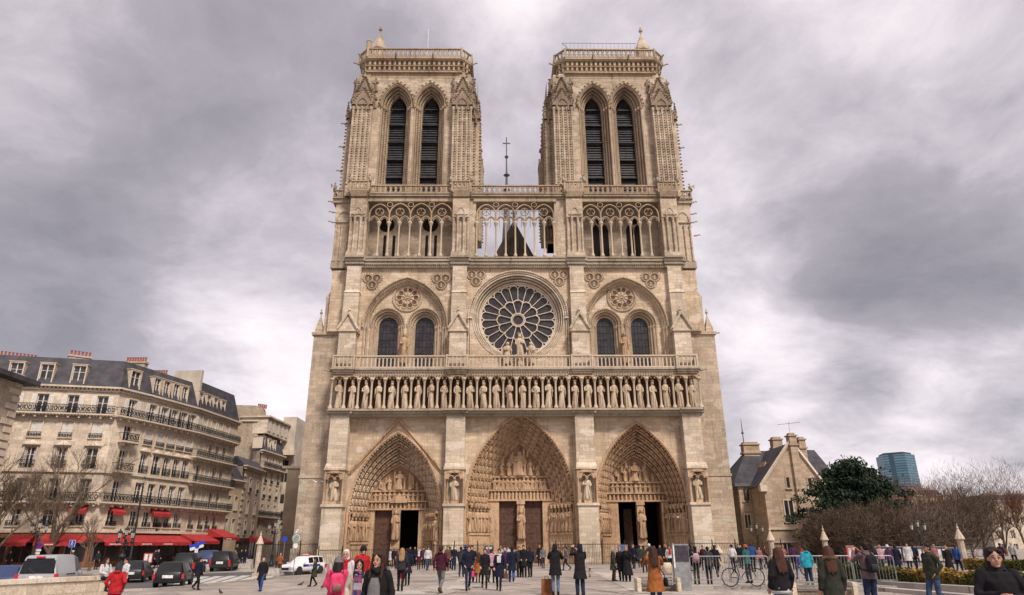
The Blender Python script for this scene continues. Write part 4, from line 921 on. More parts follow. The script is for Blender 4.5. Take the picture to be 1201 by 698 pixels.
# ================================================================= GROUND
def sst(a, b, x):
    t = min(1, max(0, (x-a)/(b-a))); return t*t*(3-2*t)
def gz(x, y): return -.5*sst(-8, -16, x)*(1-.6*sst(-8, 2, y)) if y < 60 else -.2*sst(-8, -16, x)
def grz(px, py):
    z = 0.0
    for _ in range(12): x, y = gr(px, py, z); z = .5*z+.5*gz(x, y)
    return x, y, gz(x, y)
def paving(name, c1, c2, bw, bh, rot=0.0, wet=.35, mortar=.012):
    m, g_, b = newmat(name); pos = g_.n('ShaderNodeNewGeometry').outputs['Position']
    mp = g_.n('ShaderNodeMapping'); g_.l(pos, mp.inputs[0]); mp.inputs['Rotation'].default_value = (0, 0, rot)
    bt = g_.n('ShaderNodeTexBrick'); g_.l(mp.outputs[0], bt.inputs['Vector']); bt.inputs['Scale'].default_value = 1
    bt.inputs['Brick Width'].default_value = bw; bt.inputs['Row Height'].default_value = bh; bt.inputs['Mortar Size'].default_value = mortar
    bt.inputs['Color1'].default_value = (.74, .74, .75, 1); bt.inputs['Color2'].default_value = (1.16, 1.13, 1.1, 1); bt.inputs['Mortar'].default_value = (.5, .48, .45, 1)
    a = g_.noise(pos, .12, 5, .6); f = g_.noise(pos, 14, 6, .7); w_ = g_.noise(pos, .45, 6, .6, 1.0)
    col = g_.mix(g_.mr(a, .35, .65, 0, 1), c1, c2); col = g_.vm('MULTIPLY', col, bt.outputs['Color'])
    col = g_.mix(g_.mr(w_, .52, .62, 0, wet), col, tuple(x*.45 for x in c2)); col = g_.vm('MULTIPLY', col, g_.ramp(f, [(.3, .8), (.7, 1.12)]))
    g_.l(col, b.inputs['Base Color']); g_.l(g_.mr(w_, .52, .62, .85, .5), b.inputs['Roughness'])
    bm = g_.n('ShaderNodeBump'); bm.inputs['Strength'].default_value = .3; bm.inputs['Distance'].default_value = .02
    g_.l(g_.math('SUBTRACT', f, bt.outputs['Fac']), bm.inputs['Height']); g_.l(bm.outputs[0], b.inputs['Normal']); return m
MAT['pave'] = paving('parvis_paving', (.37, .325, .29), (.27, .235, .21), 1.5, .8, .5, .45, .022)
MAT['asphalt'] = paving('asphalt', (.10, .098, .10), (.075, .073, .078), 30, 30, 0, .3, .0)
MAT['kerb'] = paving('granite_kerb', (.40, .37, .33), (.33, .30, .27), 1.1, 3, 0, .2)
MAT['white_paint'] = plain('road_paint', (.42, .41, .39), .7, var=.3, scale=3)
MAT['concrete'] = plain('concrete_block', (.36, .33, .29), .9, var=.25, scale=4, bump=.4)
gm = MB()
xs_ = np.concatenate([[-3000, -800, -300, -120], np.arange(-70, 61, 2.0), [120, 300, 800, 3000]]); ys_ = np.concatenate([[-1500, -300, -120], np.arange(-76, 62, 2.0), [120, 300, 900, 3500]])
gv = [(x, y, gz(x, y)) for y in ys_ for x in xs_]; nx = len(xs_)
gm.add(gv, [(j*nx+i, j*nx+i+1, (j+1)*nx+i+1, (j+1)*nx+i) for j in range(len(ys_)-1) for i in range(nx-1)])
tag(gm.build('ground', MAT['pave'], None, True), kind='structure')
def sheet(mb, A, B, C, D, dz, nu=30, nv=8):     # A-B far edge, D-C near edge
    A, B, C, D = [np.array(p[:2], float) for p in (A, B, C, D)]; P = []
    for j in range(nv+1):
        for i in range(nu+1):
            u, v = i/nu, j/nv; q = (A*(1-u)+B*u)*(1-v)+(D*(1-u)+C*u)*v; P.append((q[0], q[1], gz(q[0], q[1])+dz))
    mb.add(P, [(j*(nu+1)+i, j*(nu+1)+i+1, (j+1)*(nu+1)+i+1, (j+1)*(nu+1)+i) for j in range(nv) for i in range(nu)])
rd = MB(); RA, RB, RC, RD = (-75, -14), (-25.5, -10), (-15.5, -24.0), (-60, -46)
RB = grz(345, 669)[:2]; RC = grz(338, 677)[:2]; RM1 = grz(235, 673)[:2]; RM2 = grz(185, 691.5)[:2]
sheet(rd, RM1, RB, RC, RM2, .012, 30, 14); sheet(rd, (-85, -8), RM1, RM2, (-60, -52), .012, 40, 30)
tag(rd.build('road', MAT['asphalt'], None, True), kind='structure')
tag_road2 = MB(); sheet(tag_road2, (-36, 90), (-29, 90), (-27, -9), (-34, -11), .016, 6, 60); tag(tag_road2.build('side_road', MAT['asphalt'], None, True), kind='structure')
mk = MB()
for i in range(6):
    a = grz(236+i*16, 676.5-i*.4); b = grz(238+i*16+9, 676.5-i*.4); c = grz(196+i*20+14, 687-i*1.3); d = grz(196+i*20, 687.3-i*1.3)
    if i > 0 or True: sheet(mk, a, b, c, d, .02, 4, 10)
tag(mk.build('crosswalk_marking', MAT['white_paint'], None), kind='structure')
kb = MB()
def kerbline(mb, P, Q, w_, h, n=20):
    P, Q = np.array(P[:2], float), np.array(Q[:2], float); d = (Q-P)/np.linalg.norm(Q-P); nrm = np.array([-d[1], d[0]])
    rings = []
    for i in range(n+1):
        q = P+(Q-P)*i/n; z = gz(*q); rings.append([(q[0], q[1], z-.1), (q[0]+nrm[0]*w_, q[1]+nrm[1]*w_, z-.1), (q[0]+nrm[0]*w_, q[1]+nrm[1]*w_, z+h), (q[0], q[1], z+h)])
    mb.loft(rings)
kerbline(kb, (-85, -8), RM1, .3, .13); kerbline(kb, RM1, RB, .3, .13); kerbline(kb, RM2, (-60, -52), .3, .1); kerbline(kb, RC, RM2, .3, .1)
tag(kb.build('kerb', MAT['kerb'], None), kind='structure')
sl_ = MB()
for (a, b, c, d) in (((560, 676), (610, 676), (520, 698), (440, 698)), ((690, 669), (716, 669), (790, 696), (745, 696)), ((690, 690), (745, 697), (745, 698), (690, 691))):
    sheet(sl_, grz(*a), grz(*b), grz(*c), grz(*d), .012, 6, 10)
tag(sl_.build('paving_band', MAT['kerb'], None), kind='structure')
# ================================================================= HAUSSMANN BUILDINGS
MAT['h_wall'] = stone('paris_limestone', (.70, .595, .475), (.62, .52, .41), dirt=(.25, .20, .16), bw=1.1, bh=.42, bump=.2, stain=.35, mort=.72)
MAT['h_wall2'] = stone('paris_limestone_grey', (.54, .445, .35), (.45, .37, .29), dirt=(.22, .18, .14), bw=.9, bh=.35, bump=.2, stain=.45, mort=.72)
MAT['h_trim'] = stone('paris_trim', (.68, .57, .455), (.58, .48, .375), dirt=(.26, .21, .16), brick=False, bump=.2, stain=.4)
MAT['rubble'] = stone('rubble_wall', (.50, .405, .31), (.40, .32, .24), dirt=(.16, .12, .09), bw=.45, bh=.22, bump=.6, stain=.6, mort=.6)
MAT['plaster'] = plain('old_plaster', (.50, .435, .36), .9, var=.18, scale=.5, bump=.2)
MAT['plaster_y'] = plain('ochre_plaster', (.42, .33, .23), .9, var=.18, scale=.5, bump=.2)
MAT['zinc'] = plain('zinc_roof', (.055, .053, .062), .7, var=.35, scale=.9, bump=.2)
MAT['wframe'] = plain('white_window_frame', (.62, .58, .53), .6, var=.15)
MAT['shutter'] = plain('white_shutter', (.66, .62, .56), .65, var=.12)
MAT['pane'] = plain('window_pane', (.035, .034, .038), .12, var=.6, scale=.4, spec=.6)
MAT['curtain'] = plain('curtain', (.42, .39, .37), .9, var=.3)
MAT['terra'] = plain('terracotta_pot', (.33, .085, .05), .8, var=.3)
MAT['awning'] = plain('red_awning', (.33, .028, .03), .75, var=.2, scale=2)
MAT['awn_white'] = plain('awning_lettering', (.7, .66, .62), .8)
MAT['shop'] = plain('shopfront_dark', (.045, .025, .02), .4, var=.4)
MAT['woodshop'] = plain('shop_wood', (.22, .10, .055), .6, var=.3)
MAT['planter'] = plain('planter_green', (.05, .07, .025), .9, var=.5, scale=9)
def winmesh(w_, h_, kind):
    fr = MB(); d = .18
    fr.box(-w_/2, -w_/2+.07, d, d+.08, 0, h_); fr.box(w_/2-.07, w_/2, d, d+.08, 0, h_); fr.box(-w_/2+.07, w_/2-.07, d, d+.08, h_-.08, h_); fr.box(-w_/2+.07, w_/2-.07, d, d+.08, 0, .1)
    fr.box(-.05, .05, d-.015, d+.08, .1, h_-.08)
    if kind != 'small': fr.box(-w_/2+.07, w_/2-.07, d+.01, d+.07, h_*.62, h_*.62+.05)
    if kind == 'shut':
        for s in (-1, 1):
            a, b = sorted((s*w_/2, s*(w_/2+w_*.47))); fr.box(a, b, -.06, -.02, 0, h_)
            for z in np.arange(.1, h_-.1, .16): fr.box(a+.04, b-.04, -.075, -.06, z, z+.08)
    if kind == 'closed':
        for s in (-1, 1):
            a, b = sorted((s*.02, s*(w_/2-.02))); fr.box(a, b, .08, .12, .02, h_-.02)
            for z in np.arange(.1, h_-.1, .16): fr.box(a+.05, b-.05, .065, .08, z, z+.08)
    pn = MB(); pn.poly([(-w_/2, d+.06, 0), (w_/2, d+.06, 0), (w_/2, d+.06, h_), (-w_/2, d+.06, h_)])
    cu = MB(); 
    for s in (-1, 1):
        a, b = sorted((s*(w_/2-.08), s*(w_/2-.08-w_*.16))); cu.box(a, b, d+.045, d+.055, .1, h_-.1)
    return fr.mesh('window', MAT['shutter'] if kind in ('shut', 'closed') else MAT['wframe']), pn.mesh('pane', MAT['pane']), cu.mesh('curtain', MAT['curtain'])
WCACHE = {}
class Bld:
    def __init__(s, name, label, cat='apartment house', group=None, mats=('h_wall', 'h_trim')):
        s.o = empty(name, (0, 0, 0), 0, label, cat, group); s.w = MB(); s.t = MB(); s.r = MB(); s.ir = MB(); s.mats = mats; s.nb = 0; s.first = None
    def seg(s, P, Q): # local frame: u along P->Q, y inwards, z up ; outward normal is right of P->Q when walking (front = -y)
        d = np.array(Q, float)-np.array(P, float); L = np.linalg.norm(d); a = math.atan2(d[1], d[0])
        if s.first is None: s.first = (P[0], P[1])
        return T(P[0], P[1], 0, a), L
    def facade(s, P, Q, floors, cols, z0=-1.0, ztop=19.3, depth=.3):
        M, L = s.seg(P, Q); Mn = np.array(M); s.w.M = Mn; s.t.M = Mn; s.ir.M = Mn
        prev = z0
        for (zb, zt, w_, h_, kind, bal, extra) in floors:
            s.w.poly([(0, 0, prev), (L, 0, prev), (L, 0, zb), (0, 0, zb)]); prev = zb
            us = [u for u in cols if u-w_/2 > .1 and u+w_/2 < L-.1]
            x = 0
            zw = zb+extra.get('sill', .25)
            for u in us:
                a, b = u-w_/2, u+w_/2
                s.w.poly([(x, 0, zb), (a, 0, zb), (a, 0, zt), (x, 0, zt)])
                s.w.poly([(a, 0, zb), (b, 0, zb), (b, 0, zw), (a, 0, zw)]); s.w.poly([(a, 0, zw+h_), (b, 0, zw+h_), (b, 0, zt), (a, 0, zt)])
                for (p, q) in (((a, zw), (a, zw+h_)), ((a, zw+h_), (b, zw+h_)), ((b, zw+h_), (b, zw)), ((b, zw), (a, zw))):
                    s.w.poly([(p[0], 0, p[1]), (q[0], 0, q[1]), (q[0], depth, q[1]), (p[0], depth, p[1])])
                x = b
                kd = kind
                if kind == 'mix': kd = random.choice(['plain', 'closed', 'plain'])
                if kind == 'smix': kd = random.choice(['shut', 'shut', 'plain'])
                key = (round(w_, 2), round(h_, 2), kd)
                if key not in WCACHE: WCACHE[key] = winmesh(w_, h_, kd)
                fm, pm_, cm_ = WCACHE[key]
                wo_ = inst('window', fm, s.o, M@Matrix.Translation((u, 0, zw))); inst('pane', pm_, wo_)
                if random.random() < .7 and kd != 'closed': inst('curtain', cm_, wo_)
                # surround
                if extra.get('trim', 1):
                    s.t.box(a-.16, a-.02, -.07, .0-.002, zw, zw+h_+.16); s.t.box(b+.02, b+.16, -.07, -.002, zw, zw+h_+.16); s.t.box(a-.02, b+.02, -.072, -.002, zw+h_+.02, zw+h_+.18)
                    s.t.box(a-.2, b+.2, -.14, -.003, zw-.12, zw)
                if extra.get('ped'):
                    s.t.lathe([(0, -.18), (.75, -.12), (.55, .05), (.1, .3)], 10, (u, -.02, zw+h_+.42), 1, .35); s.t.box(a-.3, b+.3, -.28, -.004, zw+h_+.2, zw+h_+.32)
                if bal == 'rail' or bal == 'box':
                    hh = .55 if bal == 'box' else .9; q = .12
                    s.ir.box(a-q, b+q, -.16, -.13, zw+hh-.04, zw+hh)
                    for xx in np.linspace(a-q, b+q, 13): s.ir.box(xx-.022, xx+.022, -.155, -.135, zw-.02, zw+hh)
                    for xx in np.linspace(a, b, 5): s.ir.lathe([(.0, -.12), (.11, 0), (.0, .12)], 6, (xx, -.145, zw+hh*.45), 1, .15)
                if bal == 'one':
                    s.balc(a-.55, b+.55, zw-.1, .85)
            s.w.poly([(x, 0, zb), (L, 0, zb), (L, 0, zt), (x, 0, zt)]); prev = zt
            if bal == 'long': s.balc(0 if extra.get('l0') is None else extra['l0'], L, zb+.1, .75)
            if extra.get('course'): s.t.box(-.1, L+.1, -.2, -.001, zb-.25, zb); 
            for rz_ in extra.get('plant', ()): pass
        s.w.poly([(0, 0, prev), (L, 0, prev), (L, 0, ztop), (0, 0, ztop)])
        s.t.box(-.15, L+.15, -.22, .1, ztop-.55, ztop-.38); s.t.box(-.3, L+.3, -.5, .2, ztop-.2, ztop)
        for u in np.arange(.2, L, .42): s.t.box(u, u+.2, -.36, -.05, ztop-.38, ztop-.2)
        s.w.M = s.t.M = s.ir.M = None
        return M, L
    def balc(s, a, b, z, dep):
        s.t.box(a, b, -dep, -.004, z-.16, z)
        for u in np.arange(a+.3, b, 1.1): s.t.box(u, u+.2, -dep*.75, -.005, z-.5, z-.165)
        for u in np.arange(a+.1, b, .34): s.t.box(u, u+.15, -dep*.9, -.01, z-.27, z-.165)
        s.ir.box(a, b, -dep+.02, -dep+.06, z+.9, z+.96); s.ir.box(a, b, -dep+.025, -dep+.055, z+.08, z+.12)
        for u in np.arange(a, b, .15): s.ir.box(u, u+.05, -dep+.03, -dep+.05, z, z+.92)
        for u in np.arange(a+.1, b-.1, .42): s.ir.tube([(u+.16+.16*math.cos(t), -dep+.04, z+.5+.24*math.sin(t)) for t in np.linspace(0, 2*math.pi, 7)], .05, 3, cap=False)
        for x in (a, b-.04): s.ir.box(x, x+.04, -dep+.03, -.01, z+.9, z+.96)
    def mansard(s, P, Q, zt, h, inset, cols, dw=1.2, dh=1.9, slate='slate'):
        M, L = s.seg(P, Q); Mn = np.array(M); s.r.M = Mn
        for u in cols:
            dm = MB(); y0 = .2
            dm.box(-dw/2-.12, -dw/2, y0, inset+.8, .35, dh+.5); dm.box(dw/2, dw/2+.12, y0, inset+.8, .35, dh+.5); dm.box(-dw/2, dw/2, y0, inset+.8, dh+.35, dh+.5)
            dm.box(-dw/2-.2, dw/2+.2, y0-.05, inset+1.1, dh+.5, dh+.58)
            do = inst('dormer', dm.mesh('dormer', MAT['h_trim']), s.o, M@Matrix.Translation((u, 0, zt)))
            key = (round(dw, 2), round(dh, 2), 'plain')
            if key not in WCACHE: WCACHE[key] = winmesh(dw, dh, 'plain')
            fm, pm_, cm_ = WCACHE[key]; wo_ = inst('window', fm, do, Matrix.Translation((0, y0, .4))); 
        for u in cols: s.r.poly([(u-dw/2, .46, zt+.4), (u+dw/2, .46, zt+.4), (u+dw/2, .46, zt+.4+dh), (u-dw/2, .46, zt+.4+dh)])
        s.r.M = None
    def chimney(s, x, y, z0, z1, a, b, rz=0, n=7, m='h_wall2', pots=True):
        c = MB(); c.box(-a/2, a/2, -b/2, b/2, z0, z1); c.box(-a/2-.1, a/2+.1, -b/2-.1, b/2+.1, z1-.22, z1+.0+.02); co = inst('chimney', c.mesh('chimney', MAT[m]), s.o, T(x, y, 0, rz))
        if pots:
            for i in range(n):
                u = -a/2+a*(i+.5)/n; p = MB(); p.lathe([(.13, 0), (.11, .5*random.uniform(.8, 1.2)), (.15, .62)], 7)
                inst('chimney_pot', p.mesh('chimney_pot', MAT['terra']), co, T(u, 0, z1+.02))
    def finish(s, wallname='wall'):
        s.w.build('wall', MAT[s.mats[0]], s.o); s.t.n and s.t.build('stone_trim', MAT[s.mats[1]], s.o); s.ir.n and s.ir.build('balcony_railing', MAT['iron'], s.o)
        if s.r.n: s.r.build('dormer_glazing', MAT['pane'], s.o)
def roofprism(o, pts_out, pts_in, z0, z1, mat, flat=True, name='roof'):
    m = MB(); n = len(pts_out)
    V = [(x, y, z0) for x, y in pts_out]+[(x, y, z1) for x, y in pts_in]
    m.add(V, [(i, (i+1) % n, (i+1) % n+n, i+n) for i in range(n)]+[tuple(range(n, 2*n)), tuple(range(n-1, -1, -1))]); return m.build(name, mat, o)
# --- corner building
P0, P1, P2, P3, P4 = (-68.5, 1.2), (-46.53, 6.49), (-45.1, 10.4), (-42.75, 19.0), (-41.4, 29.8)
def useg(px, P, Q, z=14):     # parameter u on the segment P-Q seen in pixel column px at height z
    lo, hi = 0.0, 1.0; f = lambda t: proj((P[0]+(Q[0]-P[0])*t, P[1]+(Q[1]-P[1])*t, z))[0]
    for _ in range(40):
        m = (lo+hi)/2
        if f(m) < px: lo = m
        else: hi = m
    return lo*math.hypot(Q[0]-P[0], Q[1]-P[1])
A = Bld('corner_apartment_building', 'large cream limestone corner apartment block with grey mansard roof and red awnings')
def floorsA(wn, cham=False):
    k = 'one' if cham else 'rail'
    return [(-1, 3.5, .1, .1, 'none', None, {}) if False else (3.6, 6.3, 1.1, 1.75, 'plain', 'box', dict(sill=.45, course=1)),
            (6.45, 9.7, 1.15, 2.35, 'plain', 'long', dict(sill=.15, course=1)),
            (9.9, 13.0, 1.15, 2.3, 'plain', k, dict(sill=.15, course=1, ped=not cham)),
            (13.1, 15.7, 1.1, 1.75, 'closed' if not cham else 'plain', 'one' if cham else 'box', dict(sill=.35)),
            (16.0, 18.9, 1.15, 2.1, 'shut', 'long', dict(sill=.15))]
c1 = [2.7, 5.75, 8.8, 11.85, 14.9, 17.97, 21.0]
A.facade(P0, P1, floorsA(0), c1)
A.facade(P1, P2, floorsA(0, True), [2.05])
c2_ = [.95, 2.95, 4.75, 6.45, 8.1]
A.facade(P2, P3, floorsA(0), c2_)
roofprism(A.o, [(-68.4, 1.3), (-46.6, 6.55), (-45.15, 10.4), (-42.8, 19.1), (-58, 23), (-70, 15)], [(-67.9, 2.9), (-47.4, 7.9), (-46.5, 10.9), (-44.2, 19.0), (-57, 22.5), (-69, 14)], 19.32, 22.9, MAT['zinc'])
dcols = [useg(p, P0, P1, 21) for p in (18, 54, 92)]
A.mansard(P0, P1, 19.3, 3, 1.3, dcols, 1.3, 2.1); A.mansard(P1, P2, 19.3, 3, 1.3, [2.0], 1.3, 2.1); A.mansard(P2, P3, 19.3, 3, 1.6, [useg(p, P2, P3, 21) for p in (187, 198, 209, 219)], 1.0, 2.0)
pv = MB(); pv.poly([(P3[0], P3[1], -1), (-58, 23, -1), (-58, 23, 19.3), (P3[0], P3[1], 19.3)]); pv.poly([(P0[0], P0[1], -1), (-70, 15, -1), (-70, 15, 19.3), (P0[0], P0[1], 19.3)])
pv.build('party_wall', MAT['plaster'], A.o)
def chx(px, py, Y, pw, zlow, n, m='h_wall2', d=.8, rz=0.0):
    x, z = atY(px, py, Y); s_ = 780/((np.array([x, Y, z])-CAM)@_F); A_ = pw/s_; return x, Y, z, A_
for (px, py, Y, pw, n, rz) in ((21, 420, 12, 36, 10, .6), (60, 426, 14, 7, 2, 0), (94, 418, 12, 22, 6, .6), (160, 425, 14, 24, 8, 0), (188, 440, 17, 16, 6, 0)):
    x, y, z, a_ = chx(px, py, Y, pw, 20, n); A.chimney(x, y, 20, z, a_, .8, rz, n)
A.finish()
# ground floor of A: shopfronts and awnings
def awning(P, Q, u0, u1, zt, zb, out, marks=True, label='red'):
    d = np.array(Q, float)-np.array(P, float); a = math.atan2(d[1], d[0]); M = T(P[0], P[1], 0, a)
    aw = MB(); aw.add([(u0, -.05, zt), (u1, -.05, zt), (u1, -out, zb), (u0, -out, zb), (u0, -.05, zt-.06), (u1, -.05, zt-.06), (u1, -out, zb-.06), (u0, -out, zb-.06)], [(0, 1, 2, 3), (7, 6, 5, 4), (0, 3, 7, 4), (1, 5, 6, 2), (3, 2, 6, 7), (0, 4, 5, 1)])
    n = int((u1-u0)/.4)
    for i in range(n):
        x0 = u0+(u1-u0)*i/n; x1 = u0+(u1-u0)*(i+1)/n; aw.box(x0, x1-.01, -out-.012, -out+.012, zb-.34-.05*(i % 2), zb-.061)
    for x in (u0, u1): aw.poly([(x, -.05, zt), (x, -out, zb), (x, -.05, zb)])
    o = inst('awning', aw.mesh('awning', MAT['awning']), A.o, M)
    if marks:
        mm = MB()
        for i in range(int((u1-u0)/3.4)):
            for k in range(9): mm.box(u0+.6+i*3.4+k*.17, u0+.6+i*3.4+k*.17+.11, -out-.022, -out-.014, zb-.27, zb-.15)
        if mm.n: inst('awning_lettering', mm.mesh('awning_lettering', MAT['awn_white']), o)
for (P, Q, u0, u1, marks) in ((P0, P1, useg(16, P0, P1, 3), useg(46, P0, P1, 3)-.3, 1), (P0, P1, useg(50, P0, P1, 3), useg(97, P0, P1, 3), 1), (P0, P1, useg(108, P0, P1, 3), 21.9, 1), (P1, P2, .1, 4.4, 1), (P2, P3, .1, 8.9, 1)):
    awning(P, Q, u0, u1, 3.15, 2.35, 2.1, marks)
for px in (92, 136): 
    u = useg(px, P0, P1, 6); 
    if px == 136: awning(P1, P2, 1.6, 3.3, 6.2, 5.6, .7, 0)
    else: awning(P0, P1, u-.7, u+1.0, 6.2, 5.6, .7, 0)
for px in (181, 191): u = useg(px, P2, P3, 6); awning(P2, P3, u-.7, u+.7, 6.2, 5.6, .7, 0)
def shop(o, P, Q, z1=3.3, col='shop'):
    d = np.array(Q, float)-np.array(P, float); L = np.linalg.norm(d); a = math.atan2(d[1], d[0]); M = T(P[0], P[1], 0, a)
    m = MB(); n = max(1, int(L/2.4))
    for i in range(n):
        a_, b_ = L*i/n+.3, L*(i+1)/n-.25; m.poly([(a_, -.03, .1), (b_, -.03, .1), (b_, -.03, z1-.5), (a_, -.03, z1-.5)])
    inst('shop_window', m.mesh('shop_window', MAT['pane']), o, M)
    f = MB(); f.box(0, L, -.10, -.005, z1-.45, z1+.1)
    for i in range(n+1): f.box(max(0, L*i/n-.22), min(L, L*i/n+.22), -.12, -.004, -1, z1-.45)
    for i in range(n): f.box(L*i/n+.3, L*(i+1)/n-.25, -.06, -.02, -.6, .4); f.box(L*(i+.5)/n-.04, L*(i+.5)/n+.04, -.06, -.02, .4, z1-.5)
    inst('shop_frame', f.mesh('shop_frame', MAT[col]), o, M)
shop(A.o, P0, P1, 3.3, 'woodshop'); shop(A.o, P1, P2, 3.3, 'woodshop'); shop(A.o, P2, P3, 3.3)
lt = MB(); M_ = TN(P2[0], P2[1], 0, math.atan2(P3[1]-P2[1], P3[0]-P2[0])); lt.M = M_; lt.box(.3, 5.0, -.16, -.11, 3.35, 3.95); lt.build('shop_sign', MAT['shop'], A.o)
lt = MB(); lt.M = M_
for k in range(14): lt.box(.6+k*.29, .6+k*.29+.17, -.19, -.165, 3.48, 3.84); lt.box(.64+k*.29, .6+k*.29+.13, -.20, -.19, 3.6, 3.7)
lt.build('shop_lettering', MAT['h_trim'], A.o)
# --- next apartment house (darker mansard, four balconies)
B = Bld('narrow_apartment_building', 'cream apartment house with dark slate mansard joined to the right end of the corner block')
B.facade(P3, P4, [(3.6, 6.3, 1.0, 1.8, 'plain', 'box', dict(sill=.4, course=1)), (6.45, 9.6, 1.05, 2.2, 'mix', 'long', dict(sill=.15)), (9.7, 12.8, 1.05, 2.2, 'mix', 'long', dict(sill=.15)), (12.9, 15.7, 1.05, 2.0, 'mix', 'long', dict(sill=.15)), (16.0, 18.8, 1.05, 2.2, 'closed', 'long', dict(sill=.15))], [useg(p, P3, P4) for p in (235.5, 246, 254, 262)])
roofprism(B.o, [(-42.65, 19.3), (-41.3, 29.9), (-56, 33), (-58, 23)], [(-44.0, 19.6), (-42.6, 29.8), (-55, 32), (-57, 22)], 19.32, 23.4, MAT['slate'])
B.mansard(P3, P4, 19.3, 3.6, 1.3, [useg(p, P3, P4, 21) for p in (238, 247, 255, 264)], .9, 1.9)
pw = MB(); pw.box(-.25, .25, 0, 4, 19, 24.6); inst('party_wall', pw.mesh('party_wall', MAT['plaster']), B.o, T(P3[0]-.3, P3[1]+.2, 0, math.atan2(P4[1]-P3[1], P4[0]-P3[0])))
pv = MB(); pv.poly([(P4[0], P4[1], -1), (-56, 33, -1), (-56, 33, 19.3), (P4[0], P4[1], 19.3)]); pv.build('end_wall', MAT['plaster'], B.o)
for (px, py, Y, pw_, n) in ((212, 448, 20.5, 26, 9), (233, 455, 22, 7, 3), (251, 466, 27, 14, 6)):
    x, y, z, a_ = chx(px, py, Y, pw_, 20, n); B.chimney(x, y, 20, z, a_, .9, 0, n, 'plaster')
B.finish(); shop(B.o, P3, P4, 3.3)
_A = A; A = B; awning(P3, P4, .2, 6.2, 3.4, 2.5, 2.2, 1); awning(P3, P4, 6.4, 10.6, 4.1, 3.0, 2.6, 1); A = _A
# --- buildings down the side street, fronts square to the view direction
def block(name, label, xa, xb, Y, depth, zt, mat, z0=-1):
    o = empty(name, (0, 0, 0), 0, label, 'house'); m = MB(); m.box(xa, xb, Y, Y+depth, z0, zt); m.build('wall', MAT[mat], o); return o
def X(px, py, Y): return atY(px, py, Y)[0]
def Zp(px, py, Y): return atY(px, py, Y)[1]
# ochre low house, then the narrow stone house, both facing the side street
def volume(o, P, Q, z1, mat, back=(-8, 5)):
    m = MB(); d = np.array(Q, float)-np.array(P, float); d /= np.linalg.norm(d); n_ = np.array([-d[1], d[0]])*.35
    m.zprism([(P[0]+n_[0], P[1]+n_[1]), (Q[0]+n_[0], Q[1]+n_[1]), (Q[0]+back[0], Q[1]+back[1]), (P[0]+back[0], P[1]+back[1])], -1, z1); m.build('rear_wall', MAT[mat], o)
C = Bld('ochre_house', 'low ochre plaster house with dark pitched roof at the right end of the apartment row', 'house', mats=('plaster_y', 'h_trim'))
p, q = (X(262, 600, 30.5), 30.5), (X(281, 600, 35), 35); zt = 11.2
C.facade(p, q, [(3.4, 6.2, .8, 1.9, 'plain', None, dict(sill=.3)), (6.6, 9.6, .8, 1.9, 'plain', None, dict(sill=.3))], [useg(v, p, q, 7) for v in (267.5, 275.5)], ztop=zt)
C.finish(); volume(C.o, p, q, zt-.1, 'plaster_y')
roofprism(C.o, [(p[0]-.2, p[1]-.4), (q[0]+.3, q[1]-.2), (q[0]-8, q[1]+5), (p[0]-8, p[1]+5)], [(p[0]-3, p[1]+1.8), (q[0]-2.4, q[1]+1.6), (q[0]-5, q[1]+3.5), (p[0]-5, p[1]+3)], zt, zt+3.3, MAT['slate'])
D = Bld('quoined_house', 'narrow grey stone house with toothed edge stones beside the ochre house', 'house', mats=('h_wall2', 'h_trim'))
p, q = q, (X(303, 600, 44), 44); zt = 13.6
D.facade(p, q, [(3.3, 6.0, .8, 1.9, 'plain', 'box', dict(sill=.3)), (6.3, 9.2, .8, 1.9, 'plain', None, dict(sill=.3)), (9.6, 12.6, .8, 1.9, 'plain', 'box', dict(sill=.3))], [useg(v, p, q, 7) for v in (289.5, 298)], ztop=zt)
D.t.M = np.array(D.seg(p, q)[0])
for k in range(15): D.t.box(0, (.6 if k % 2 else 1.1), -.1, -.003, k*.85, k*.85+.42)
D.t.M = None; volume(D.o, p, q, zt-.1, 'h_wall2')
roofprism(D.o, [(p[0]-.1, p[1]-.2), (q[0]+.3, q[1]-.1), (q[0]-8, q[1]+5), (p[0]-8, p[1]+5)], [(p[0]-2, p[1]+1.4), (q[0]-1.6, q[1]+1.4), (q[0]-6, q[1]+4), (p[0]-6, p[1]+4)], zt, zt+1.6, MAT['zinc'])
D.chimney(X(283, 553, 40), 40, 8, Zp(283, 551, 40), 3.0, .8, 0, 7); D.finish(); shop(D.o, p, q, 2.9)
_A = A; A = D; awning(p, q, 6.0, 12.5, 3.3, 2.4, 2.0, 0); A = _A
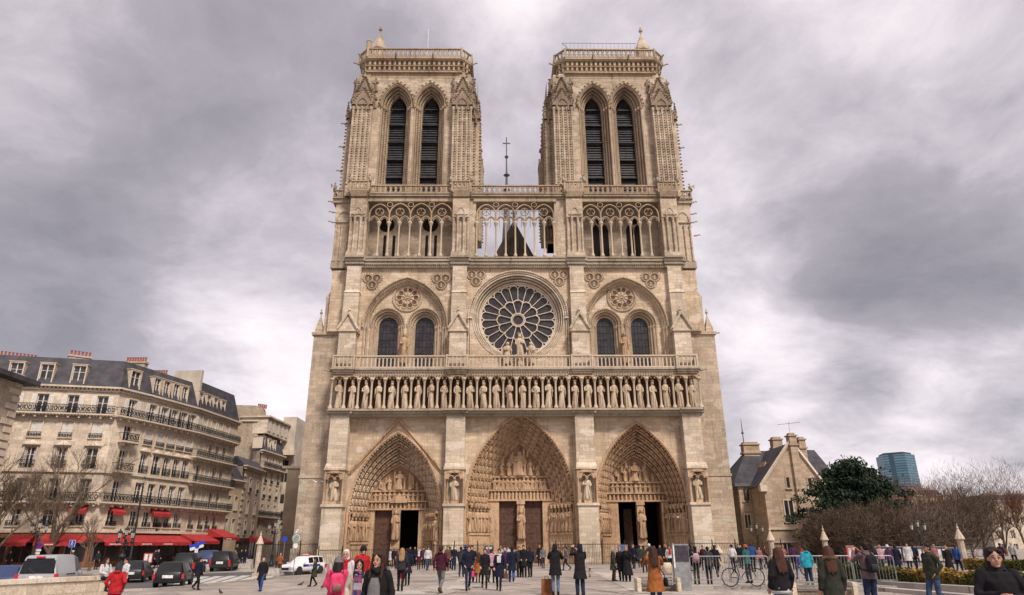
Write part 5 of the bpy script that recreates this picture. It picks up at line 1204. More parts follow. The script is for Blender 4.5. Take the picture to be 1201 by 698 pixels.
# big blank rubble gable
Ybg = 52
E_ = empty('rubble_gable_house', (0, 0, 0), 0, 'tall house end of bare rubble stone with a broken toothed right edge', 'house')
m = MB(); pts = [(X(263, 650, Ybg), -1), (X(306, 650, Ybg), -1), (X(304, 590, Ybg), Zp(304, 590, Ybg)), (X(301, 560, Ybg), Zp(301, 560, Ybg)), (X(306, 530, Ybg), Zp(306, 530, Ybg)), (X(301, 505, Ybg), Zp(301, 505, Ybg)), (X(303, 494, Ybg), Zp(303, 494, Ybg)), (X(270, 492, Ybg), Zp(270, 492, Ybg)), (X(264, 500, Ybg), Zp(264, 500, Ybg))]
m.prism(pts, Ybg, Ybg+9); m.build('wall', MAT['rubble'], E_)
m = MB(); m.prism([(X(270, 494, Ybg), Zp(270, 494, Ybg)), (X(310, 500, Ybg), Zp(310, 500, Ybg)), (X(307, 478, Ybg), Zp(307, 478, Ybg)), (X(300, 475.5, Ybg), Zp(300, 475.5, Ybg)), (X(271, 474.5, Ybg), Zp(271, 474.5, Ybg))], Ybg+.2, Ybg+2); m.build('chimney_wall', MAT['rubble'], E_)
for i in range(5):
    p = MB(); p.lathe([(.16, 0), (.14, .6), (.2, .7)], 7); inst('chimney_pot', p.mesh('chimney_pot', MAT['terra']), E_, T(X(301+i*2.2, 477, Ybg), Ybg+1, Zp(301+i*2.2, 477+i*.3, Ybg)))
m = MB(); m.box(X(268, 492, Ybg)-.2, X(303, 494, Ybg), Ybg-.25, Ybg+.1, Zp(285, 494.5, Ybg), Zp(285, 493, Ybg)); m.build('coping', MAT['h_trim'], E_)
# house with mansard and white dormers behind
F_ = Bld('steep_roofed_house', 'cream house with two attic floors and dark mansard behind the rubble gable', 'house', mats=('h_wall', 'h_trim'))
p, q = (X(303.5, 560, 50), 50), (X(330, 560, 60), 60); zt = 17.9
F_.facade(p, q, [(3.6, 6.2, .8, 1.9, 'plain', 'box', dict(sill=.3)), (6.6, 9.3, .8, 2.0, 'plain', 'long', dict(sill=.15)), (9.6, 12.0, .8, 1.7, 'plain', 'box', dict(sill=.3)), (12.2, 14.6, .8, 1.8, 'plain', 'box', dict(sill=.3)), (14.9, 17.4, .8, 1.9, 'plain', 'long', dict(sill=.15))], [useg(v, p, q, 10) for v in (308.5, 315.5, 323)], ztop=zt)
volume(F_.o, p, q, zt-.1, 'h_wall2', (-7, 7))
F_.mansard(p, q, zt, 3, 1.2, [useg(v, p, q, 17) for v in (309, 316, 322)], .9, 1.9)
roofprism(F_.o, [p, q, (q[0]-6, q[1]+8), (p[0]-6, p[1]+9)], [(p[0]-.5, p[1]+1.6), (q[0]-1.2, q[1]+.6), (q[0]-6, q[1]+7), (p[0]-5, p[1]+8)], zt+.05, zt+3.2, MAT['zinc']); F_.finish()
up = MB(); up.M = TN(p[0]-.2, p[1]+1.8, 0, math.atan2(q[1]-p[1], q[0]-p[0])); Lu = math.hypot(q[0]-p[0], q[1]-p[1]); up.box(0, Lu, 0, 5, zt+3.2, zt+6.1); up.box(-.3, Lu+.3, -.4, 5.2, zt+6.1, zt+6.4); up.build('attic_storey', MAT['h_wall'], F_.o)
wm = WCACHE[(.8, 1.9, 'plain')]
for k in range(5): 
    wo_ = inst('window', wm[0], F_.o, T(p[0]-.2, p[1]+1.8, 0, math.atan2(q[1]-p[1], q[0]-p[0]))@Matrix.Translation((Lu*(k+.5)/5, -.3, zt+3.7))); inst('pane', wm[1], wo_)
# plain walls and chimneys next to the cathedral
G_ = block('plaster_house', 'tall narrow plaster house with a projecting balcony left of the cathedral', X(325, 560, 62), X(341, 560, 62), 62, 10, Zp(332, 489, 62), 'plaster')
m = MB(); m.box(X(322, 530, 61), X(346, 530, 61), 60.4, 62, Zp(332, 534, 61), Zp(332, 528, 61)); m.build('balcony', MAT['h_trim'], G_)
for k, px in enumerate((331, 336)):
    for py in (545, 560, 585, 605): m = MB(); xx = X(px, py, 62); zz = Zp(px, py, 62); m.box(xx-.35, xx+.35, 61.94, 61.99, zz-.8, zz+.8); m.build('window', MAT['pane'], G_)
H_ = block('plain_tall_wall_house', 'blank pale side wall with small chimney directly left of the cathedral flank', X(339, 560, 66), X(352.5, 500, 66), 66, 10, Zp(345, 500, 66), 'plaster')
m = MB(); m.box(X(341, 500, 66), X(351, 500, 66), 66.2, 67.2, Zp(345, 500, 66)-.1, Zp(345, 497.5, 66)); m.build('chimney', MAT['plaster'], H_)
I_ = block('ochre_side_wall_house', 'low ochre side wall with dark coping against the cathedral flank', X(332, 600, 47), X(352, 600, 47), 47, 5, Zp(345, 548, 47), 'plaster_y')
m = MB(); m.box(X(331.6, 549, 47), X(356, 549, 47), 46.8, 47.0, Zp(345, 549.5, 47), Zp(345, 546.5, 47)); m.build('coping', MAT['h_trim'], I_)
# near building at the far left
Jb = empty('left_edge_building', (0, 0, 0), 0, 'brown stone building corner with deep zinc eaves at the left edge of the photo', 'building')
Yj = -14; xr = X(19, 480, Yj+7); zt = Zp(18, 449, Yj+7)
m = MB(); m.box(xr-22, xr, Yj, Yj+7, -1, zt); m.build('wall', MAT['h_wall2'], Jb)
m = MB()
for k in range(26): m.box(xr+.005, xr+.09, Yj+7-(1.6 if k % 2 else 1.0), Yj+7.02, -1+k*.72, -1+k*.72+.5)
m.build('quoin', MAT['h_trim'], Jb)
m = MB(); m.add([(xr-22, Yj-1.2, zt-.2), (xr+1.2, Yj-1.2, zt-.2), (xr+1.2, Yj+7.8, zt-.2), (xr-22, Yj+7.8, zt-.2), (xr-22, Yj-1.2, zt+.25), (xr+1.2, Yj-1.2, zt+.25), (xr+1.2, Yj+7.8, zt+.25), (xr-22, Yj+7.8, zt+.25), (xr-22, Yj+4, zt+1.6), (xr-4, Yj+4, zt+1.6)], [(0, 3, 2, 1), (0, 1, 5, 4), (1, 2, 6, 5), (2, 3, 7, 6), (4, 5, 9, 8), (5, 6, 9), (6, 7, 8, 9)]); m.build('roof', MAT['zinc'], Jb)
# ================================================================= PRESBYTERY (right)
PR = empty('presbytery_house', (0, 0, 0), 0, 'gothic revival stone house with steep slate roofs and tall chimneys right of the cathedral', 'house')
Yf, Yr = 9.0, 14.0
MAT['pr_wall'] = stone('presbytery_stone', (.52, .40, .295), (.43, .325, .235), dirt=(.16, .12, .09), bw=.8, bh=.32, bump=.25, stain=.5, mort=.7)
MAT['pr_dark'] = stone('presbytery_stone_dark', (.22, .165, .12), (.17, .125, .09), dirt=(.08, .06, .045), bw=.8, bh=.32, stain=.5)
def xz(px, py, Y): return atY(px, py, Y)
ga = [xz(907, 655, Yf)[0], xz(969, 600, Yf)[0]]; xL = ga[0]; xR = ga[1]
eL = xz(907, 567, Yf)[1]; ap = xz(927, 519, Yf); 
m = MB(); m.prism([(xL, -.5), (xR, -.5), (xR, eL), (ap[0]+(xR-ap[0])*.0, ap[1]), (xL, eL)], Yf, Yf+.6); m.box(xL, xR, Yf+.6, Yf+13, -.5, eL); m.build('gable_wall', MAT['pr_wall'], PR)
m = MB()
for (a, b) in (((xL-.35, eL-.25), (ap[0], ap[1]+.25)), ((xR+.35, eL-.25), (ap[0], ap[1]+.25))): m.tube([(a[0], Yf-.05, a[1]), (b[0], Yf-.05, b[1])], .2, 4)
m.box(xL-.5, xL+.3, Yf-.25, Yf+.5, eL-.9, eL-.2); m.box(xR-.3, xR+.5, Yf-.25, Yf+.5, eL-.9, eL-.2)
z1 = Zp(915, 620, Yf); z2 = Zp(915, 636, Yf)
m.box(xL-.1, xR, Yf-.16, Yf-.003, z1-.12, z1+.12); m.box(xL-.1, xR, Yf-.14, Yf-.003, z2-.1, z2+.1); m.build('stone_trim', MAT['h_trim'], PR)
m = MB(); m.add([(xL-.3, Yf+.3, eL-.2), (ap[0], Yf+.3, ap[1]), (ap[0], Yf+13, ap[1]), (xL-.3, Yf+13, eL-.2), (xR+.3, Yf+.3, eL-.2), (xR+.3, Yf+13, eL-.2)], [(0, 1, 2, 3), (1, 4, 5, 2)]); m.build('gable_roof', MAT['slate'], PR)
# left wing
lw0, lw1 = X(866, 600, Yr), X(908, 600, Yr); ez = Zp(880, 568, Yr); rz0 = xz(874, 529, Yr+3); rz1 = xz(906, 529, Yr+3)
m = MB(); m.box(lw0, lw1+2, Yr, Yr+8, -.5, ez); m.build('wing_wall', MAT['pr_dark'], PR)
m = MB(); a_ = X(869, 600, Yr-.4); b_ = X(889, 600, Yr-.4); m.box(a_, b_, Yr-.5, Yr, -.5, ez-.2); m.build('bay_wall', MAT['pr_wall'], PR)
m = MB(); m.box(lw0-.3, lw1+.3, Yr-.8, Yr+.2, ez-.3, ez+.05); m.tube([(X(889.5, 600, Yr-.7), Yr-.6, 0), (X(889.5, 600, Yr-.7), Yr-.6, ez)], .08, 6); m.build('gutter', MAT['lead'], PR)
m = MB(); m.add([(lw0-.4, Yr-.7, ez), (lw1+3, Yr-.7, ez), (lw1+3, Yr+8.5, ez), (lw0-.4, Yr+8.5, ez), (rz0[0], Yr+3, rz0[1]), (lw1+6, Yr+3, rz1[1]), ], [(0, 1, 5, 4), (3, 0, 4), (2, 3, 4, 5), (1, 2, 5)]); m.build('wing_roof', MAT['slate'], PR)
m = MB(); a_ = xz(944, 527, Yr+3); b_ = xz(955, 528, Yr+3); c_ = xz(977, 560, Yr); d_ = X(940, 560, Yr)
m.add([(d_, Yr-1, c_[1]-.5), (c_[0]+.3, Yr-1, c_[1]-.5), (c_[0]+.3, Yr+8, c_[1]-.5), (d_, Yr+8, c_[1]-.5), (a_[0]-3, Yr+3, a_[1]), (b_[0], Yr+3, b_[1])], [(0, 1, 5, 4), (1, 2, 5), (2, 3, 4, 5)]); m.build('rear_roof', MAT['slate'], PR)
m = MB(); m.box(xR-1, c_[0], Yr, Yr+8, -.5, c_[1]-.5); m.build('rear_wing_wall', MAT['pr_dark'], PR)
def prch(px0, px1, py, Y, zlow, dep=1.1):
    a, b = X(px0, py, Y), X(px1, py, Y); z = Zp((px0+px1)/2, py, Y); m = MB(); e = .13
    m.box(a, b, Y, Y+dep, zlow, z-.15); m.box(a-e, b+e, Y-e, Y+dep+e, z-.15, z); m.box(a-e, b+e, Y-e, Y+dep+e, z-1.25, z-1.05); m.box(a+.1, b-.1, Y+.1, Y+dep-.1, z, z+.25); m.build('chimney', MAT['pr_wall'], PR)
prch(871.5, 890, 520.5, Yr+2.4, ez); prch(906, 917, 514.5, Yr+2, ez); prch(925, 933.5, 510, Yf-.35, -.5, .95); prch(936.5, 944, 514.5, Yr, ez)
m = MB(); xx, zz = xz(872.5, 521, Yr+3); m.lathe([(.06, zz), (.05, zz+1.3), (.2, zz+1.4), (.06, zz+1.7), (.015, zz+3.4)], 6, (xx, Yr+3, 0)); m.build('roof_finial', MAT['iron'], PR)
m = MB(); xx, zz = xz(927, 510, Yf); m.tube([(xx, Yf, zz), (xx, Yf, zz+1.5)], .02, 3); m.tube([(xx-1.4, Yf, zz+1.2), (xx+1.4, Yf, zz+1.5)], .02, 3)
for k in range(7): m.tube([(xx-1.2+k*.4, Yf-.3, zz+1.22+k*.045), (xx-1.2+k*.4, Yf+.3, zz+1.22+k*.045)], .012, 3)
m.build('roof_aerial', MAT['iron'], PR)
def prwin(px0, px1, py0, py1, Y, mull=1):
    a, z1_ = xz(px0, py0, Y); b, z0_ = xz(px1, py1, Y); b = X(px1, py0, Y)
    m = MB(); m.box(a-.12, a, Y-.06, Y-.002, z0_-.12, z1_+.15); m.box(b, b+.12, Y-.06, Y-.002, z0_-.12, z1_+.15); m.box(a, b, Y-.06, Y-.002, z1_, z1_+.15); m.box(a-.2, b+.2, Y-.15, Y-.001, z0_-.2, z0_-.06)
    for k in range(mull): xx = a+(b-a)*(k+1)/(mull+1); m.box(xx-.05, xx+.05, Y-.05, Y-.02, z0_, z1_)
    o = m.build('window', MAT['pr_wall' if mull == 0 else 'h_trim'], PR); m = MB(); m.poly([(a, Y-.012, z0_), (b, Y-.012, z0_), (b, Y-.012, z1_), (a, Y-.012, z1_)]); m.build('pane', MAT['pane'], o)
prwin(919, 929, 587, 611, Yf); prwin(921.5, 925, 560, 572, Yf, 0); prwin(947, 951, 561, 572.5, Yf, 0); prwin(871, 873.6, 573.5, 587, Yr-.5, 0); prwin(875, 877.6, 573.5, 587, Yr-.5, 0); prwin(873, 879.5, 604, 619, Yr-.5); prwin(896, 900, 587, 612, Yr, 0); prwin(918, 927, 637, 652, Yf)
m = MB(); dx0, dx1 = X(936.5, 640, Yf), X(957, 640, Yf); dz1 = Zp(946, 634, Yf); dzt = Zp(946, 613, Yf)
m.box(dx0-.2, dx1+.2, Yf-1.2, Yf, -.3, dzt-1.2); m.prism([(dx0-.35, dzt-1.2), (dx1+.35, dzt-1.2), ((dx0+dx1)/2, dzt+.3)], Yf-1.3, Yf); m.build('porch', MAT['pr_wall'], PR)
m = MB(); fillarch(m, arch((dx0+dx1)/2, (dx1-dx0)/2*.72, 1.9, .9, -.2, 8), Yf-1.215); m.build('door', MAT['door'], PR)
m = MB()
for q in (-.45, .45): fillarch(m, arch((dx0+dx1)/2+q, .3, dzt-1.9, .45, dzt-2.7, 6), Yf-1.215)
m.build('porch_window', MAT['pane'], PR)
m = MB(); a_, z_ = xz(894, 549, Yr-.7); b_ = X(901, 549, Yr-.7); zl = Zp(897, 572, Yr-.7); m.box(a_, b_, Yr-1.0, Yr+1.5, zl, z_-.6); m.prism([(a_-.15, z_-.6), (b_+.15, z_-.6), ((a_+b_)/2, z_+.8)], Yr-1.05, Yr+2.5); m.build('dormer', MAT['pr_wall'], PR)
m = MB(); m.box(a_+.3, b_-.3, Yr-1.03, Yr-1.005, zl+.3, z_-.9); m.build('dormer_window', MAT['pane'], PR)
# ================================================================= FAR BLUE TOWER
MAT['blueglass'] = paving('blue_glass_cladding', (.06, .20, .30), (.04, .14, .24), 6, 4, 0, 0, .0)
m_, g_, b_ = newmat('blue_facade'); pos, wc, sp_ = wallcoord(g_); bt = g_.n('ShaderNodeTexBrick'); g_.l(wc, bt.inputs['Vector']); bt.inputs['Scale'].default_value = 1; bt.inputs['Brick Width'].default_value = 5; bt.inputs['Row Height'].default_value = 3.6; bt.offset = 0
bt.inputs['Color1'].default_value = (.12, .23, .29, 1); bt.inputs['Color2'].default_value = (.07, .155, .21, 1); bt.inputs['Mortar'].default_value = (.03, .07, .11, 1); bt.inputs['Mortar Size'].default_value = .6
g_.l(bt.outputs['Color'], b_.inputs['Base Color']); b_.inputs['Roughness'].default_value = .35
BT = empty('blue_office_tower', (0, 0, 0), 0, 'distant blue glass high rise rising behind the trees on the right', 'tower')
Yb = 900; x0, zt = atY(1043, 532, Yb); x1 = atY(1079, 532, Yb)[0]; xm = x0+(x1-x0)*.5
m = MB(); m.zprism([(x0, Yb+18), (xm, Yb), (x1, Yb+14), (x1-6, Yb+50), (x0+8, Yb+52)], 0, zt); m.build('tower_wall', m_, BT)
m = MB(); m.zprism([(x0+3, Yb+20), (xm, Yb+4), (x1-3, Yb+17), (x1-9, Yb+45), (x0+10, Yb+47)], zt, zt+3); m.build('roof_screen', MAT['zinc'], BT)
# far row of houses behind the trees
for i, (pa, pb, pt, Y, nm) in enumerate(((1052, 1077, 577, 150, 'far pale house row with grey roofs left of the blue tower foot'), (1077, 1112, 574, 165, 'far beige house with small chimneys behind the brown hedge trees'), (1110, 1165, 588, 120, 'pale apartment front glimpsed behind the bare trees'), (1160, 1240, 580, 105, 'apartment block behind the rightmost bare trees'))):
    h = Bld('distant_house', nm, 'house', 'distant houses behind the trees', mats=('h_wall', 'h_trim')); xa, xb = X(pa, 610, Y), X(pb, 610, Y); zt = Zp((pa+pb)/2, pt+7, Y); n = int((xb-xa)/3)
    h.facade((xa, Y), (xb, Y), [(zt-3.2*(k+1), zt-3.2*k-.3, 1.1, 2.0, 'plain', None, dict(sill=.4, trim=0)) for k in range(3, -1, -1)], [(q+.5)*(xb-xa)/n for q in range(n)][:22], ztop=zt)
    roofprism(h.o, [(xa, Y), (xb, Y), (xb, Y+12), (xa, Y+12)], [(xa+.5, Y+2), (xb-.5, Y+2), (xb-.5, Y+10), (xa+.5, Y+10)], zt, Zp((pa+pb)/2, pt, Y), MAT['zinc'])
    for q in range(2): h.chimney(xa+(xb-xa)*(.3+.4*q), Y+5, zt, Zp((pa+pb)/2, pt-3, Y), 3.5, 1, 0, 4)
    h.finish(); m = MB(); m.box(xa, xb, Y+.5, Y+12, -.5, zt-.1); m.build('rear_wall', MAT['plaster'], h.o)
# ================================================================= TREES
MAT['bark'] = plain('bare_bark', (.12, .088, .066), .9, var=.35, scale=3, bump=.3)
MAT['twig_red'] = plain('reddish_twigs', (.15, .075, .05), .9, var=.4, scale=.6)
MAT['twig_brown'] = plain('brown_twigs', (.095, .065, .045), .9, var=.4, scale=.6)
MAT['twig_pale'] = plain('pale_twigs', (.17, .125, .09), .9, var=.35, scale=.6)
MAT['yew'] = plain('dark_evergreen_foliage', (.016, .031, .014), .75, var=.55, scale=2.5)
MAT['hedge'] = plain('clipped_hedge_leaves', (.075, .085, .022), .8, var=.6, scale=3)
MAT['hedge_y'] = plain('yellowing_hedge_leaves', (.24, .15, .035), .8, var=.5, scale=3)
def bare_tree(name, label, x, y, h, spread, seed, mat_t='bark', mat_b='twig_brown', levels=6, r0=None, lean=(0, 0), trunk=.28, group=None, kids=3, z0=None, cat='tree'):
    r = random.Random(seed); tm, bm_ = MB(), MB(); o = empty(name, (x, y, z0 if z0 is not None else gz(x, y)), 0, label, cat, group); r0 = r0 or h*.022
    def grow(p, d, L, rad_, lv):
        pts = [p]; q = p; dd = d; n = 3 if lv < levels-1 else 2
        for i in range(n):
            dd = dd+np.array([r.uniform(-1, 1), r.uniform(-1, 1), r.uniform(-.4, .7)])*.16; dd = dd/np.linalg.norm(dd); q = q+dd*L/n; pts.append(q)
        (tm if lv < 2 else bm_).tube(pts, [rad_*(1-.45*i/n) for i in range(n+1)], 6 if lv < 2 else (4 if lv < 4 else 3), cap=False)
        if lv >= levels: return
        k = kids if lv else kids+1
        for j in range(k+(lv > 2)):
            a = r.uniform(0, 2*math.pi); t = r.uniform(.35, 1.0) if j else 1.0
            side = np.array([math.cos(a), math.sin(a), 0]); nd = dd*r.uniform(.7, 1.0)+side*spread*r.uniform(.5, 1.1)+np.array([0, 0, .18]); nd /= np.linalg.norm(nd)
            base = pts[min(n, max(1, int(t*n+.5)))]; grow(base, nd, L*r.uniform(.62, .82), rad_*.56, lv+1)
    grow(np.array([0, 0, -.2]), np.array([lean[0], lean[1], 1.0]), h*trunk, r0, 0)
    tm.build('trunk', MAT[mat_t], o, True); bm_.build('crown', MAT[mat_b], o)
    return o
def leafcards(mb, pts, size, r, flat=.5):
    n = len(pts); P = np.asarray(pts); A = np.random.RandomState(r).normal(size=(n, 3)); A /= np.linalg.norm(A, axis=1)[:, None]
    B = np.random.RandomState(r+1).normal(size=(n, 3)); B -= (B*A).sum(1)[:, None]*A; B /= np.linalg.norm(B, axis=1)[:, None]
    s = size*(.6+.8*np.random.RandomState(r+2).rand(n))[:, None]; V = np.stack([P-A*s, P-B*s*flat, P+A*s, P+B*s*flat], 1).reshape(-1, 3)
    mb.add(V, [(4*i, 4*i+1, 4*i+2, 4*i+3) for i in range(n)])
def twigs(mb, c, rr, n, ln, seed, up=.5, rad_=.012, fill=.55):
    R = np.random.RandomState(seed); d = R.normal(size=(n, 3)); d /= np.linalg.norm(d, axis=1)[:, None]; rho = fill+(1-fill)*R.rand(n)**.6; rho *= 1+.13*np.sin(d[:, 0]*9+seed)+.10*np.sin(d[:, 2]*13+d[:, 1]*7)
    P = np.array(c)+d*rho[:, None]*np.array(rr); P = P[P[:, 2] > .05]; d = d[:len(P)]; n = len(P); t = (P-np.array(c))/np.array(rr)*.7+R.normal(size=(n, 3))*.55+np.array([0, 0, up]); t /= np.linalg.norm(t, axis=1)[:, None]
    L = ln*(.5+R.rand(n))[:, None]; s = np.cross(t, R.normal(size=(n, 3))); s /= np.linalg.norm(s, axis=1)[:, None]; M_ = P+t*L*.55+s*L*.10; V = np.stack([P-s*rad_, P+s*rad_, M_+s*rad_*.7, M_-s*rad_*.7, P+t*L], 1).reshape(-1, 3)
    mb.add(V, [f for i in range(n) for f in ((5*i, 5*i+1, 5*i+2, 5*i+3), (5*i+3, 5*i+2, 5*i+4))])
# left: trees before the corner block
bare_tree('bare_tree', 'leafless plane tree with thick dark trunk in front of the corner cafe awnings', *grz(54, 667)[:2], 15.5, .62, 11, levels=6, trunk=.30, r0=.32, mat_b='twig_pale')
bare_tree('bare_tree', 'leafless tree reaching in from the left edge before the brown stone corner', *grz(-22, 672)[:2], 15.0, .70, 5, levels=6, trunk=.26, r0=.28, mat_b='twig_pale')
bare_tree('bare_tree', 'small slim leafless tree between the grey van and the ornate lamp post', *grz(104, 670)[:2], 6.5, .6, 8, levels=5, trunk=.30, mat_b='twig_pale')
# right: evergreen
yx, yy = X(1011, 640, 3), 3.0
ye = empty('evergreen_tree', (yx, yy, 0), 0, 'dense dark evergreen tree beside the presbytery with ragged outline', 'tree')
tm = MB(); tm.tube([(0, 0, -.2), (.1, 0, 3), (-.1, .1, 7)], [.35, .28, .12], 8)
rr_ = random.Random(3); lp = []
for i in range(430):
    a = rr_.uniform(0, 2*math.pi); t = rr_.random(); z = 1.4+t*8.3; rad_ = 6.3*max(.05, 1-t**2.1)**.75*rr_.uniform(.25, 1.08)*(1+.18*math.sin(a*5+z*1.3))
    c = np.array([rad_*math.cos(a), rad_*math.sin(a)*.8, z+rr_.uniform(-.3, .3)]); s = rr_.uniform(.5, 1.15)
    if i % 3 == 0: tm.tube([(0, 0, z*.8), tuple(c*.5+np.array([0, 0, z*.42])), tuple(c)], [.09, .06, .02], 4)
    k = int(120*s)
    q = np.random.RandomState(i).normal(size=(k, 3))*np.array([.5, .45, .24])*s; q[:, 2] += .25*np.hypot(q[:, 0], q[:, 1])
    lp.append(c+q)
lp = np.concatenate(lp); lm = MB(); leafcards(lm, lp, .19, 9, .4)
tm.build('trunk', MAT['bark'], ye); lm.build('crown', MAT['yew'], ye)
# brown leafless shrubbery and trees behind the garden
def P_(px, Y): return X(px, 640, Y), Y
sh = [(972, -3, 4.2, 'brown leafless bush at the foot of the evergreen, nearest the presbytery door'), (1003, -5, 4.6, 'broad brown leafless bush in front of the middle of the evergreen'), (1040, -4, 4.9, 'brown leafless bush just left of the three headed lamp on the right'), (1072, -2, 4.8, 'dark leafless bush standing behind the three headed lamp on the right'), (1100, 0, 5.2, 'dark leafless bush behind the cone capped garden pillar')]
for i, (px, Y, h, lab) in enumerate(sh):
    bare_tree('bare_shrub', lab, *P_(px, Y), h*1.05, 1.05, 60+i, levels=5, trunk=.16, r0=.09, kids=5, mat_b='twig_brown', mat_t='twig_brown', group='leafless shrubs of the garden', cat='shrub')
    o_ = [o for o in bpy.data.objects if o.get('label') == lab][0]; q_ = MB(); twigs(q_, (0, 0, h*.45), (h*.62, h*.5, h*.62), 9000, .55, 200+i, .5, .016, .35); q_.build('fine_twigs', MAT['twig_brown' if i < 3 else 'bark'], o_)
tr_ = [(1050, 14, 9.5, .75, 'twig_red', 'reddish leafless tree under the blue tower'), (1082, 20, 9.8, .8, 'twig_red', 'reddish brown leafless tree between the blue tower and the tall bare trees'), (1108, 8, 8.5, .8, 'twig_red', 'low reddish leafless tree behind the cone capped pillar on the right'), (1128, 26, 12.2, .62, 'bark', 'tall leafless tree with upswept branches, leftmost of the tall ones on the right'), (1152, 18, 11.4, .6, 'bark', 'tall leafless tree with a dark forked trunk near the right edge'), (1178, 22, 12.0, .62, 'twig_brown', 'tall leafless tree second from the right edge'), (1206, 14, 11.5, .62, 'twig_red', 'reddish leafless tree cut by the right edge'), (1140, 2, 7.5, .8, 'twig_brown', 'low brown leafless tree before the tall bare trees'), (1021, 24, 10.5, .6, 'twig_pale', 'thin pale leafless tree top showing above the evergreen')]
for i, (px, Y, h, sp_, mb_, lab) in enumerate(tr_):
    bare_tree('bare_tree', lab, *P_(px, Y), h, sp_, 90+i, levels=6, trunk=.26 if h > 11 else .2, mat_b=mb_, r0=h*.017)
    o_ = [o for o in bpy.data.objects if o.get('label') == lab][0]; q_ = MB(); big = h > 11; twigs(q_, (0, 0, h*(.58 if big else .5)), (h*(.30 if big else .42), h*.3, h*(.40 if big else .46)), 1800 if big else 4200, .8, 300+i, .9, .013 if big else .015, .3); q_.build('fine_twigs', MAT['twig_brown' if mb_ == 'bark' else mb_], o_)
# hedge and garden
def hedge(name, label, A_, B_, w_, h, mats, seed, n=9000):
    A_, B_ = np.array(A_[:2]), np.array(B_[:2]); d = B_-A_; L = np.linalg.norm(d); d /= L; nn = np.array([-d[1], d[0]]); R = np.random.RandomState(seed)
    o = empty(name, (A_[0], A_[1], 0), 0, label, 'hedge'); core = MB(); core.M = TN(0, 0, 0, math.atan2(d[1], d[0])); core.box(0, L, -w_*.42, w_*.42, 0, h*.93); core.build('hedge_core', MAT['planter'], o)
    u = R.rand(n)*L; side = R.rand(n); v = np.where(side < .4, -w_/2+R.rand(n)*.1, (R.rand(n)-.5)*w_); z = np.where(side < .4, R.rand(n)*h, h+R.normal(size=n)*.035)
    z += .05*np.sin(u*2.1)+.04*np.sin(u*5.3)
    pts = np.stack([d[0]*u+nn[0]*v, d[1]*u+nn[1]*v, z], 1); sel = (np.sin(u*.9+seed)+R.normal(size=n)*.5+(z/h-.5)*1.5) > .55
    for m, s, nm in ((mats[0], ~sel, 'green_leaves'), (mats[1], sel, 'yellow_leaves')):
        lm = MB(); leafcards(lm, pts[s], .06, seed+5, .6); lm.build(nm, MAT[m], o)
    return o
h1 = (grz(1030, 679), grz(1215, 692)); 
hedge('hedge', 'clipped yellow green hedge along the garden kerb on the right', gr(1032, 684), gr(1240, 700), 1.3, .62, ('hedge', 'hedge_y'), 4, 16000)
hedge('hedge', 'strip of green hedge behind the metal barriers, left of the man with a backpack', gr(968, 679), gr(1034, 683), 1.0, .75, ('hedge', 'hedge'), 7, 5000)
hedge('hedge', 'farther low hedge strip beyond the seated visitors near the right edge', gr(1135, 668), gr(1230, 670), 1.2, .6, ('hedge', 'hedge_y'), 8, 5000)
g_ = MB(); a = gr(1030, 690); b = gr(1260, 706); kerbline(g_, a, b, .45, .28, 4); a2 = gr(1030, 693.5); b2 = gr(1260, 714); kerbline(g_, a2, b2, .5, .14, 4)
tag(g_.build('garden_kerb_wall', MAT['kerb'], None), 'two low stone kerb courses stepping along the front of the garden hedge', 'kerb')
# ================================================================= STREET FURNITURE
MAT['lampglass'] = plain('lantern_glass', (.42, .38, .33), .3, var=.3, spec=.5)
MAT['lampdark'] = plain('lantern_iron', (.035, .04, .042), .5, metal=.4, var=.3)
MAT['board_blue'] = plain('blue_panel', (.06, .09, .22), .6)
MAT['board_dark'] = plain('dark_panel', (.05, .04, .055), .5, var=.4)
MAT['poster'] = plain('posters', (.45, .42, .40), .8, var=.5, scale=2)
MAT['red_panel'] = plain('red_panel', (.45, .06, .05), .6)
MAT['white_panel'] = plain('white_enamel', (.66, .64, .62), .5)
MAT['rubber'] = plain('black_rubber', (.018, .018, .018), .8)
MAT['chrome'] = plain('brushed_metal', (.45, .45, .46), .3, metal=.9, var=.1)
MAT['weathered'] = plain('greying_wood', (.20, .185, .165), .8, var=.3, scale=5)
def lantern(mb_i, mb_g, x, y, z, s=1.0):
    mb_g.lathe([(.11*s, 0), (.19*s, .42*s)], 6, (x, y, z)); mb_i.lathe([(.05*s, -.1*s), (.12*s, -.02*s), (.12*s, .0)], 6, (x, y, z))
    mb_i.lathe([(.22*s, .42*s), (.24*s, .46*s), (.15*s, .56*s), (.05*s, .64*s), (.05*s, .70*s), (.02, .78*s)], 6, (x, y, z))
    for k in range(6):
        a = 2*math.pi*k/6; mb_i.tube([(x+.115*s*math.cos(a), y+.115*s*math.sin(a), z), (x+.195*s*math.cos(a), y+.195*s*math.sin(a), z+.42*s)], .012*s, 3)
